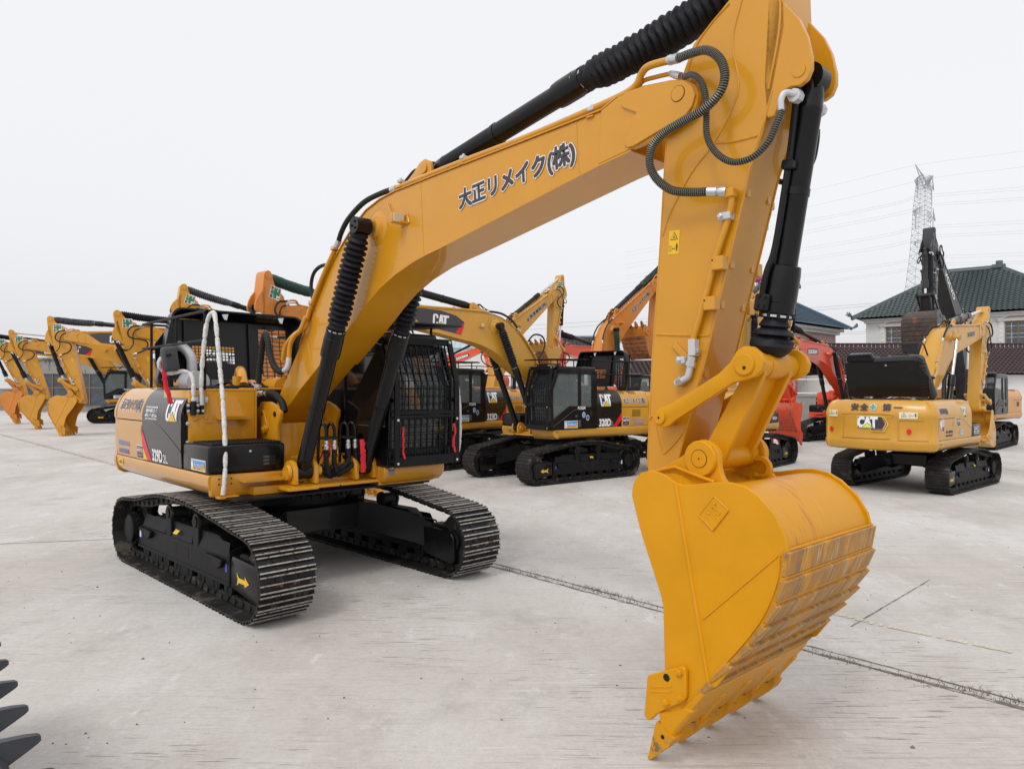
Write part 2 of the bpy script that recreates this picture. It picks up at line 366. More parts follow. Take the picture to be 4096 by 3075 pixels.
def warn(mb, F, p, q, w, h, bg='yel'):
    """triangle and keep-back pictogram"""
    rect(mb, F, p, q, w, h, bg, .002)
    v = h > w
    cx, cy, r = (p+w*.5, q+h*.74, w*.36) if v else (p+w*.26, q+h*.55, h*.40)
    patch(mb, F, [(cx-r, cy-r*.7), (cx+r, cy-r*.7), (cx, cy+r)], 'ink', .004); patch(mb, F, [(cx-r*.78, cy-r*.57), (cx+r*.78, cy-r*.57), (cx, cy+r*.76)], bg, .006)
    patch(mb, F, [(cx-r*.25, cy-r*.4), (cx+r*.3, cy-r*.3), (cx+r*.1, cy+r*.25)], 'ink', .008)
    ox, oy, k = (p+w*.1, q+h*.12, w*.8) if v else (p+w*.54, q+h*.22, w*.42)
    hh = h*.34 if v else h*.62
    for a, b, c_, d_ in ((0, 0, .22, .05), (0, .95, .22, .05), (0, 0, .03, 1), (.19, 0, .03, 1)): rect(mb, F, ox+k*a, oy+hh*b*.7, k*c_, hh*d_*.7, 'ink', .006)
    rect(mb, F, ox+k*.36, oy+hh*.3, k*.24, hh*.06, 'ink', .006)
    patch(mb, F, [(ox+k*.3, oy+hh*.33), (ox+k*.4, oy+hh*.22), (ox+k*.4, oy+hh*.44)], 'ink', .006); patch(mb, F, [(ox+k*.66, oy+hh*.33), (ox+k*.56, oy+hh*.22), (ox+k*.56, oy+hh*.44)], 'ink', .006)
    rect(mb, F, ox+k*.76, oy+hh*.4, k*.2, hh*.38, 'ink', .006); rect(mb, F, ox+k*.78, oy, k*.06, hh*.42, 'ink', .006); rect(mb, F, ox+k*.88, oy, k*.06, hh*.42, 'ink', .006); rect(mb, F, ox+k*.81, oy+hh*.82, k*.1, hh*.14, 'ink', .006)
def hazard_text(mb, F, p, q, w, h):
    for j in (0, .88):
        for i in range(9):
            patch(mb, F, [(p+w*(i+.1)/9, q+h*j), (p+w*(i+.7)/9, q+h*j), (p+w*(i+.9)/9, q+h*(j+.12)), (p+w*(i+.3)/9, q+h*(j+.12))], 'white', .003)
    letter(mb, '接触等の範囲に注って', F, p+w*.05, q+h*.54, w*.9, h*.26, 'white', .003, .03); letter(mb, '▲警報システム動作品▲', F, p, q+h*.2, w, h*.26, 'white', .003, .03)
# ------------------------------------------------------------------ undercarriage (one side; sgn = -1 right, +1 left)
def loop_path():
    """closed outline of the track plate surface: list of (x, z), z = underside of plate"""
    r = .405; cx = 1.89; cz = .445
    top = sm([(-1.89, 0, .85), (-1.55, 0, .872), (-1.25, 0, .905), (-.85, 0, .985), (-.45, 0, 1.03), (0, 0, 1.043), (.45, 0, 1.03), (.9, 0, .975), (1.3, 0, .925), (1.6, 0, .885), (1.89, 0, .85)], 6)
    P = [(-cx+3.78*i/24, .04) for i in range(25)]
    P += [(cx+r*math.sin(a), cz-r*math.cos(a)) for a in [math.pi*k/16 for k in range(1, 16)]]
    P += [(p.x, p.z) for p in reversed(top)]
    P += [(-cx-r*math.sin(a), cz+r*math.cos(a)) for a in [math.pi*k/16 for k in range(1, 16)]]
    return P
LOOP = loop_path()
def arc_sample(n, off=0.0):
    P = LOOP+[LOOP[0]]; L = [0]
    for i in range(len(P)-1): L.append(L[-1]+math.hypot(P[i+1][0]-P[i][0], P[i+1][1]-P[i][1]))
    T = L[-1]; o = []
    j = 0
    for k in range(n):
        t = (k+off)*T/n % T
        j = max(i for i in range(len(L)) if L[i] <= t+1e-9); j = min(j, len(P)-2)
        f = (t-L[j])/(L[j+1]-L[j]); o.append((P[j][0]+f*(P[j+1][0]-P[j][0]), P[j][1]+f*(P[j+1][1]-P[j][1])))
    return o, T
def shoes(mb, yc, hw, detail):
    n = 56; A, T = arc_sample(n); B, _ = arc_sample(n, 1)
    pitch = T/n
    for i in range(n):
        a, b = A[i], B[i]; d = Vector((b[0]-a[0], b[1]-a[1])); d.normalize(); no = Vector((d.y, -d.x))  # outward
        def q(s, h): return (a[0]+d.x*s+no.x*h, a[1]+d.y*s+no.y*h)
        Lp = pitch
        prof = [(-.012, 0), (-.012, .012), (.0, .018), (.006, .038), (.027, .038), (.035, .015), (Lp*.40, .013), (Lp*.43, .038), (Lp*.535, .038), (Lp*.57, .013), (Lp*.84, .012), (Lp*.88, .036), (Lp*.98, .036), (Lp*.99, .010), (Lp*.99, 0)]
        if not detail: prof = [(-.01, 0), (0, .036), (.025, .036), (.035, .012), (Lp*.42, .012), (Lp*.45, .036), (Lp*.53, .036), (Lp*.56, .012), (Lp*.97, .012), (Lp*.97, 0)]
        mb.prism([q(s_, h_) for s_, h_ in prof], yc-hw+random.uniform(-.004, .004)*detail, yc+hw, 'track')
        if detail:
            for s0, s1 in ((.007, .026), (Lp*.435, Lp*.53), (Lp*.885, Lp*.975)):
                mb.prism([q(s0, .036), q(s0+.002, .0415), q(s1-.002, .0415), q(s1, .036)], yc-hw+.002, yc+hw-.002, 'steel')
            for sy in (-.1, .1):
                c = q(Lp*.28, .013); mb.cyl((c[0], yc+sy, c[1]), (c[0]+no.x*.014, yc+sy, c[1]+no.y*.014), .016, 'track', 6)
                c = q(Lp*.7, .013); mb.cyl((c[0], yc+sy*1.25, c[1]), (c[0]+no.x*.014, yc+sy*1.25, c[1]+no.y*.014), .016, 'track', 6)
            for s0, s1, wd in ((.055, .08, .04), (Lp*.64, Lp*.8, .055)):
                mb.prism([q(s0, .012), q(s0, .0145), q(s1, .0145), q(s1, .012)], yc-wd, yc+wd, 'hole')
            if i % 3 == 0:
                for sy in (-.09, .09): mb.prism([q(s_, h_) for s_, h_ in ((.05, .013), (.05, .017), (.085, .017), (.085, .013))], yc+sy-.03, yc+sy+.03, 'rustlink')
        # chain links
        for sy in (-.10, .10):
            mb.prism([q(s_, h_) for s_, h_ in ((-.03, -.01), (-.03, -.075), (.02, -.10), (Lp*.8, -.10), (Lp+.02, -.075), (Lp+.02, -.01))], yc+sy-.022, yc+sy+.022, 'track')
        if detail:
            c = q(0, -.055); mb.cyl((c[0], yc-.14, c[1]), (c[0], yc+.14, c[1]), .026, 'track', 8)
def track_side(root, sg, pal, detail, M, half=2.19):
    """sg=-1: machine's right"""
    yc = sg*1.295; yo = sg*1.43; yi = sg*1.13
    k = (sg, detail)
    a, b = min(yo, yi), max(yo, yi)
    def frame(mb):
        # main box with hipped top
        mb.prism([(-1.70, .225), (1.235, .225), (1.235, .535), (-1.66, .515), (-1.70, .47)], a, b, 'blackm', .012)
        mb.prism([(-1.6, .52), (-1.15, .70), (.85, .72), (1.22, .54)], yc-.09, yc+.09, 'blackm', .01)
        for x0, x1 in ((-1.55, -.7), (-.47, .17), (.38, 1.2)):   # sloping top plates
            z0, z1 = .525, .70
            for s in (-1, 1):
                ys = yo if s == sg else yi
                mb.poly([(x0, ys, z0), (x1, ys, z0+.01), (x1-.05, yc+s*.09, z1-.02), (x0+.05, yc+s*.09, z1-.02)], 'blackm')
        mb.box(-1.70, 1.24, yo-.012 if sg < 0 else yo-.006, yo+.006 if sg < 0 else yo+.012, .225, .262, 'blackm', .004)
        for x0 in (-.69, .19):     # carrier roller posts
            mb.box(x0, x0+.17, min(yo-sg*.004, yo-sg*.14), max(yo-sg*.004, yo-sg*.14), .5, .752, 'blackm', .01)
            mb.cyl((x0+.085, yo+sg*.012, .80), (x0+.085, yo-sg*.12, .80), .062, 'blackm', 20)
            mb.box(x0+.015, x0+.155, min(yo, yo-sg*.1), max(yo, yo-sg*.1), .74, .80, 'blackm', .008)
        # square holes, hooks, side steps
        for x0 in (-.42, -.05): mb.box(x0, x0+.13, min(yo+sg*.002, yo-sg*.01), max(yo+sg*.002, yo-sg*.01), .335, .465, 'hole')
        for x0 in (-1.62, .62):
            mb.box(x0, x0+.30, min(yo, yo+sg*.03), max(yo, yo+sg*.03), .455, .50, 'blackm', .006)
            mb.prism([(x0+.24, .51), (x0+.50, .50), (x0+.50, .44), (x0+.42, .395), (x0+.30, .40), (x0+.24, .44)], min(yo, yo+sg*.055), max(yo, yo+sg*.055), 'blackm', .012)
        mb.tube(sm([(1.235, yo-sg*.002, .22), (1.25, yo-sg*.002, .4), (1.235, yo-sg*.002, .56), (1.2, yo-sg*.05, .60), (1.19, yi, .66)], 4), .012, 'blackm', 8)
        F = plane((0, yo, 0), (-sg, 0, 0), (0, 0, 1), (0, sg, 0))
        rect(mb, F, 1.60*(-1 if sg < 0 else -1)*(-sg)*-1 if False else (-1.66 if sg < 0 else 1.60), .355, .055, .10, 'white', .003); rect(mb, F, -1.60 if sg < 0 else 1.54, .36, .05, .07, 'inkb', .004)
        rect(mb, F, 1.13 if sg < 0 else -1.18, .37, .05, .09, 'inkb', .003)
        G = plane((-.28, yc+sg*.11, .64), (-sg, 0, 0), (0, -sg*.115, .125)); rect(mb, G, -.06, -.08, .13, .06, 'yel', .012)
    fr = obj('track_frame', cached(('track_frame',)+k, frame), root, pal, M)
    def yoke(mb):
        mb.prism([(1.285, .225), (1.92, .14), (1.98, .2), (1.965, .48), (1.92, .55), (1.32, .575), (1.285, .54)], min(yo+sg*.01, yi-sg*.02), max(yo+sg*.01, yi-sg*.02), 'black', .035, 3)
        mb.box(1.4, 1.8, yc-.1, yc+.1, .5, .605, 'blackm', .02)
        F = plane((1.45, yo+sg*.01, .355), (1, 0, 0), (0, 0, 1), (0, sg, 0))
        ar = [(0, .07), (.06, .02), (.20, .015), (.20, .055), (.31, -.01), (.20, -.065), (.20, -.035), (.06, -.035), (0, -.075), (.025, -.005)]
        if sg > 0 or sg < 0: patch(mb, F, [(x*.95, y*.95) for x, y in ar], 'arrow', .004)
    y = obj('idler_guard', cached(('idler_guard',)+k, yoke), fr, {**pal, 'arrow': yelv}, None)
    def idler(mb):
        mb.lathe((1.89, yc-.1, .445), (1.89, yc+.1, .445), [(0, .12), (0, .29), (.03, .30), (.06, .30), (.065, .33), (.135, .33), (.14, .30), (.17, .30), (.2, .29), (.2, .12)], 'track', 36)
        mb.cyl((1.89, yc-.14, .445), (1.89, yc+.14, .445), .13, 'blackm', 24)
    obj('idler_wheel', cached(('idler_wheel',)+k, idler), fr, pal)
    def spr(mb):
        n = 42; rr = []
        pts = []
        for i in range(n):
            aa = 2*math.pi*i/n; r_ = .335 if i % 2 else .285
            pts.append((-1.89+r_*math.cos(aa), .445+r_*math.sin(aa)))
        mb.prism(pts, yc-.035, yc+.035, 'track')
        c0, c1 = yc-sg*.13, yc+sg*.215
        mb.lathe((-1.89, c0, .445), (-1.89, c1, .445), [(0, .25), (.10, .26), (.16, .26), (.19, .225), (.265, .225), (.27, .185), (.335, .185), (.345, .165)], 'blackm', 40)
        for i in range(18):
            aa = 2*math.pi*i/18; mb.cyl((-1.89+.205*math.cos(aa), yc+sg*.135, .445+.205*math.sin(aa)), (-1.89+.205*math.cos(aa), yc+sg*.155, .445+.205*math.sin(aa)), .02, 'blackm', 6)
        mb.box(-2.0, -1.68, min(yi, yc-sg*.02), max(yi, yc-sg*.02), .28, .62, 'blackm', .03)
    obj('drive_sprocket', cached(('drive_sprocket',)+k, spr), fr, pal)
    def rol(mb, x): 
        mb.lathe((x, yc-.13, .195), (x, yc+.13, .195), [(0, .05), (.0, .10), (.03, .105), (.035, .082), (.10, .082), (.105, .07), (.155, .07), (.16, .082), (.225, .082), (.23, .105), (.26, .10), (.26, .05)], 'blackm', 20)
        mb.box(x-.05, x+.05, min(yo-sg*.03, yo-sg*.005), max(yo-sg*.03, yo-sg*.005), .13, .24, 'blackm', .012)
    for i in range(8):
        x = -1.42+i*.372
        obj('track_roller', cached(('track_roller', i)+k, lambda mb, x=x: rol(mb, x)), fr, pal)
    for i, x in enumerate((-.605, .275)):
        obj('carrier_roller', cached(('carrier_roller', i)+k, lambda mb, x=x: (mb.lathe((x, yc-.13, .80), (x, yc+.13, .80), [(0, .06), (0, .10), (.03, .105), (.04, .08), (.22, .08), (.23, .105), (.26, .10), (.26, .06)], 'track', 22))), fr, pal)
    if detail:
        def guards(mb, x):
            if 1:
                mb.prism([(x-.22, .23), (x+.22, .23), (x+.17, .10), (x+.10, .075), (x-.10, .075), (x-.17, .10)], min(yo-sg*.01, yo-sg*.025), max(yo-sg*.01, yo-sg*.025), 'blackm', .008)
        for x in (-1.05, -.15, .75): obj('track_guide_guard', cached(('track_guide_guard', x)+k, lambda mb, x=x: guards(mb, x)), fr, pal)
    obj('crawler_track', cached(('crawler_track',)+k, lambda mb: shoes(mb, yc, .30, detail)), root, pal, M)

def undercarriage(root, tyaw, pal, detail):
    M = Matrix.Rotation(tyaw, 4, 'Z')
    for sg in (-1, 1): track_side(root, sg, pal, detail, M)
    def cb(mb):
        # X-shaped carbody with sloping legs
        mb.box(-.75, .75, -.62, .62, .56, .90, 'black', .03)
        for sx_ in (-1, 1):
            for sy in (-1, 1):
                rr = []
                for (x, y, z0, z1, hw) in ((.25, .3, .56, .90, .40), (.62, .62, .50, .88, .33), (1.05, 1.0, .36, .74, .26), (1.28, 1.2, .28, .60, .24)):
                    x *= sx_; y *= sy
                    rr.append([Vector((x-hw*.8, y, z0)), Vector((x+hw*.8, y, z0)), Vector((x+hw*.7, y, z1)), Vector((x-hw*.7, y, z1))])
                mb.rings(rr, 'black')
        mb.cyl((0, 0, .88), (0, 0, .98), .66, 'blackm', 48)
    obj('carbody', cached('carbody', cb), root, pal, M)
    def ring(mb):
        mb.cyl((0, 0, .97), (0, 0, 1.02), .70, 'blackm', 56); mb.cyl((0, 0, 1.02), (0, 0, 1.13), .62, 'black', 56); mb.cyl((0, 0, 1.10), (0, 0, 1.19), .74, 'blackm', 56)
        for i in range(36):
            a = 2*math.pi*i/36; c, s = math.cos(a), math.sin(a)
            mb.box(-.02, .02, -.03, .03, .975, 1.045, 'blackm', .004, M=Matrix.Rotation(a, 4, 'Z') @ Matrix.Translation((.70, 0, 0)))
    obj('slewing_ring', cached('slewing_ring', ring), root, pal, M)

# ------------------------------------------------------------------ upper body
PROF = [(1.452, 1.405), (1.462, 1.6), (1.466, 1.85), (1.462, 1.945), (1.466, 2.0), (1.462, 2.06), (1.445, 2.13), (1.42, 2.195), (1.385, 2.26), (1.34, 2.32), (1.28, 2.365), (1.20, 2.388), (1.08, 2.39)]
_L = [0]
for i in range(len(PROF)-1): _L.append(_L[-1]+math.hypot(PROF[i+1][0]-PROF[i][0], PROF[i+1][1]-PROF[i][1]))
def prof_at(z0):
    """arc length measured so that s equals z below 2.06"""
    s = z0-1.405
    for i in range(len(PROF)-1):
        if s <= _L[i+1] or i == len(PROF)-2:
            f = (s-_L[i])/(_L[i+1]-_L[i]); return PROF[i][0]+f*(PROF[i+1][0]-PROF[i][0]), PROF[i][1]+f*(PROF[i+1][1]-PROF[i][1])
def shell_map(sg):
    """(p along the viewer's right, s up the door, d) on the rolled side door; sg=-1 right side: p = x; sg=+1: p = -x"""
    def F(p, s, d=0):
        y, z = prof_at(s); y2, z2 = prof_at(s+.01); n = Vector((z2-z, -(y2-y))).normalized()
        return Vector((p if sg < 0 else -p, sg*(y+n.x*d), z+n.y*d))
    F.curved = 'q'
    return F
def shell(mb, sg, x0, x1, m, seg=1, lip=True):
    rr = []
    for x in (x0, x1):
        outer = [Vector((x, sg*y, z)) for y, z in PROF]; inner = [Vector((x, sg*(y-.03), z-.0 if i < 6 else z-.03)) for i, (y, z) in enumerate(PROF)][::-1]
        rr.append(outer+inner)
    mb.rings(rr, m, cap=True)
def _unused(): pass
def skirt_prof(y0, y1):
    """rounded lower frame rail, cross section (y,z), outer edge at y1"""
    s = 1 if y1 > y0 else -1
    return [(y0, 1.385), (y1-s*.015, 1.395), (y1, 1.38), (y1, 1.30), (y1-s*.015, 1.24), (y1-s*.05, 1.185), (y1-s*.12, 1.15), (y1-s*.22, 1.13), (y0, 1.13)]
def counterweight(mb, m='door', panel=False):
    R0 = 3.36
    plan = [(-2.87, -1.462)]
    a0 = math.asin(1.30/R0)
    plan += [(-2.97, -1.462), (-3.05, -1.44), (-3.10, -1.38)]
    for i in range(25):
        a = -a0+2*a0*i/24; plan.append((-R0*math.cos(a), R0*math.sin(a)))
    plan += [(-3.10, 1.38), (-3.05, 1.44), (-2.97, 1.462), (-2.87, 1.462)]
    pr = [(.20, 1.115), (.10, 1.12), (.03, 1.16), (.0, 1.24), (-.012, 1.30), (-.012, 1.36), (.006, 1.40), (.006, 1.93), (-.008, 1.965), (-.008, 2.05), (.012, 2.13), (.045, 2.22), (.09, 2.30), (.15, 2.36), (.26, 2.395), (.8, 2.40)]
    rr = []
    for ins, z in pr:
        ring = []
        for i, (x, y) in enumerate(plan):
            # inset towards the middle
            n = Vector((x+1.9, y*.9)); n.normalize()
            yy = y*(1-ins/1.46)
            xx = x if i in (0, len(plan)-1) else x+ins*(1 if abs(y) < 1.35 else .75)
            ring.append(Vector((min(xx, -2.87), yy, z)))
        rr.append(ring)
    mb.rings(rr, m, cap=True)

def cab(root, pal, o):
    y0, y1 = .53, 1.535
    def body(mb):
        side = [(1.42, 1.40), (1.47, 2.43), (1.27, 2.93), (1.05, 2.99), (-.20, 2.99), (-.38, 2.90), (-.42, 2.6), (-.42, 1.40)]
        T = .05
        for (ya, yb) in ((y0, y0+T), (y1-T, y1)):
            for pts in ([(1.42, 1.40), (1.445, 1.90), (-.42, 1.90), (-.42, 1.40)] if yb < 1 else [(1.42, 1.40), (1.43, 1.62), (1.1, 1.80), (.72, 2.0), (-.42, 1.96), (-.42, 1.40)],
                        [(1.445, 1.60), (1.47, 2.43), (1.27, 2.93), (1.10, 2.95), (1.37, 2.40), (1.35, 1.60)],
                        [(.36, 1.88), (.36, 2.92), (.24, 2.92), (.24, 1.88)],
                        [(-.20, 1.88), (-.20, 2.92), (-.42, 2.9), (-.42, 1.88)],
                        [(1.27, 2.93), (1.05, 2.99), (-.20, 2.99), (-.38, 2.90), (-.40, 2.82), (1.22, 2.84)]):
                mb.prism(pts, ya, yb, 'black', .008)
        mb.box(-.42, 1.42, y0+.02, y1-.02, 1.385, 1.46, 'black'); mb.box(-.42, -.36, y0+.02, y1-.02, 1.4, 2.15, 'black', .01)
        mb.box(-.42, -.36, y0+.02, y0+.12, 2.1, 2.9, 'black'); mb.box(-.42, -.36, y1-.12, y1-.02, 2.1, 2.9, 'black')
        # roof: rounded slab, front roll
        mb.box(-.40, 1.16, y0+.01, y1-.01, 2.93, 3.03, 'black', .045, 3)
        mb.box(.95, 1.26, y0+.10, y1-.10, 2.99, 3.10, 'plast', .05, 3)
        # front: lower panel, sill, header
        mb.box(1.38, 1.44, y0+.02, y1-.02, 1.40, 1.62, 'black', .01); mb.box(1.42, 1.46, y0+.02, y1-.02, 1.98, 2.03, 'black', .006)
        mb.box(1.16, 1.26, y0+.02, y1-.02, 2.86, 2.95, 'black', .01)
        # door seam, handle, hinge and rubber trims
        for x in (.30, -.42): mb.box(x-.006, x+.006, y1, y1+.006, 1.43, 2.84, 'hole')
        mb.tube(sm([(1.40, y1+.012, 1.47), (1.0, y1+.012, 1.66), (.6, y1+.012, 1.86), (.28, y1+.012, 1.95)], 5), .007, 'plast', 6)
        mb.box(.42, .50, y1, y1+.03, 1.70, 1.76, 'plast', .008); mb.box(.28, .36, y1, y1+.03, 1.44, 1.62, 'plast', .01)
        mb.cyl((-.15, y1, 1.78), (-.15, y1+.02, 1.78), .07, 'plastd', 20)
    c = obj('cab', cached(('cab',), body), root, pal)
    def win(mb, kind):
        if kind == 'front': mb.poly([(1.41, y0+.05, 1.60), (1.41, y1-.05, 1.60), (1.45, y1-.05, 2.42), (1.45, y0+.05, 2.42)], 'glassd'); mb.poly([(1.45, y0+.05, 2.42), (1.45, y1-.05, 2.42), (1.24, y1-.05, 2.90), (1.24, y0+.05, 2.90)], 'glassd')
        for s, y in (('right', y0+.025), ('left', y1-.025)):
            g_ = 'glass' if s == 'left' else 'glassk'
            if kind == s+'_door': mb.poly([(1.35, y, 1.66), (1.38, y, 2.40), (1.12, y, 2.85), (.36, y, 2.85), (.36, y, 1.80)], g_)
            if kind == s+'_rear': mb.poly([(.24, y, 1.88), (.24, y, 2.85), (-.20, y, 2.85), (-.20, y, 1.88)], g_)
        if kind == 'back': mb.poly([(-.39, y0+.1, 2.13), (-.39, y1-.1, 2.13), (-.39, y1-.1, 2.9), (-.39, y0+.1, 2.9)], 'glass')
    for kd in ('front', 'right_door', 'right_rear', 'left_door', 'left_rear', 'back'):
        obj('window', cached(('window', kd), lambda mb, kd=kd: win(mb, kd)), c, pal)
    def seat(mb):
        mb.box(.05, .60, .78, 1.28, 1.72, 1.86, 'seat', .05, 2); mb.box(-.12, .10, .78, 1.28, 1.80, 2.45, 'seat', .06, 2); mb.box(-.10, .05, .90, 1.16, 2.45, 2.66, 'seat', .05, 2)
        mb.box(.1, .5, .85, 1.2, 1.46, 1.72, 'interior', .02)
        for y in (.68, 1.30): mb.box(.15, .62, y, y+.10, 1.6, 1.98, 'interior', .03, 2); mb.tube([(.58, y+.05, 1.95), (.64, y+.05, 2.12)], .018, 'interior', 8)
        for y in (.92, 1.12): mb.tube([(1.05, y, 1.5), (1.0, y, 1.8), (.93, y, 1.98)], .014, 'interior', 8)
        mb.box(1.12, 1.2, .60, .70, 1.9, 2.2, 'interior', .02)
    obj('driver_seat', cached('driver_seat', seat), c, pal)
    if o.get('guard', True):
        def guard(mb):
            u0 = 1.545
            def P(y, s):   # s: height along the guard
                if s <= 2.47: return Vector((u0, y, s))
                k = (s-2.47)/(3.03-2.47); return Vector((u0-.17*k, y, s))
            def bar(ya, za, yb, zb, w, t=.02):
                pa, pb = P(ya, za), P(yb, zb)
                if abs(ya-yb) < 1e-4:
                    mb.rings([[p+Vector((dx, dy, 0)) for dx, dy in ((0, -w/2), (t, -w/2), (t, w/2), (0, w/2))] for p in (pa, pb)], 'blackm')
                else:
                    mb.rings([[p+Vector((dx, 0, dz)) for dx, dz in ((0, -w/2), (t, -w/2), (t, w/2), (0, w/2))] for p in (pa, pb)], 'blackm')
            ya, yb = .54, 1.545
            for y in (ya+.035, yb-.035): bar(y, 1.40, y, 2.47, .075, .035); bar(y, 2.47, y, 3.03, .075, .035)
            bar(ya, 1.46, yb, 1.46, .125, .03); bar(ya, 2.985, yb, 2.985, .09, .03); bar(ya, 2.07, yb, 2.07, .035, .03); bar(ya, 2.02, yb, 2.02, .03, .03)
            for i in range(9):
                y = ya+.12+i*(yb-ya-.24)/8
                mb.rings([[P(y+dy, z)+Vector((dx, 0, 0)) for dx, dy in ((0, -.006), (.018, -.006), (.018, .006), (0, .006))] for z in (1.5, 2.02)], 'blackm')
                mb.rings([[P(y+dy, z)+Vector((dx, 0, 0)) for dx, dy in ((0, -.006), (.018, -.006), (.018, .006), (0, .006))] for z in (2.07, 2.47, 2.96)], 'blackm')
            for z in [1.59+.1*i for i in range(4)]+[2.17+.1*i for i in range(8)]:
                mb.tube([P(ya+.05, z), P(yb-.05, z)], .0055, 'blackm', 6)
            for y, z in ((ya+.04, 1.44), (yb-.04, 1.44), (ya+.04, 1.98), (yb-.04, 1.98), (yb-.04, 2.99), (ya+.04, 2.99)): mb.bolt(P(y, z)+Vector((.03, 0, 0)), (1, 0, 0), .018, .016, 'zinc')
            for y in (ya+.02, yb-.02):
                mb.box(1.42, 1.56, y-.015, y+.015, 1.45, 1.50, 'blackm'); mb.box(1.38, 1.56, y-.015, y+.015, 2.2, 2.25, 'blackm')
        obj('front_guard', cached('front_guard', guard), c, pal)
    if o.get('visor', True):
        def vis(mb):
            mb.prism([(-.05, 3.245), (1.62, 3.215), (1.64, 3.19), (1.6, 3.185), (-.05, 3.225)], y0+.02, y1+.02, 'blackm', .004)
            for x in (.15, 1.1):
                for y in (y0+.1, y1-.1): mb.cyl((x, y, 3.0), (x, y, 3.22), .018, 'blackm', 10)
            for y in (y0+.22, y1-.18):
                if o.get('lamps'): mb.box(1.2, 1.36, y-.08, y+.08, 2.98, 3.08, 'lampbody', .015); mb.box(1.355, 1.368, y-.065, y+.065, 2.995, 3.065, 'lampg', .004)
        obj('sun_visor', cached(('sun_visor', bool(o.get('lamps'))), vis), c, {**pal, 'lampbody': MATS.get('lamp_cover') or mat('lamp_cover', (.30, .13, .07), .5)})
    return c

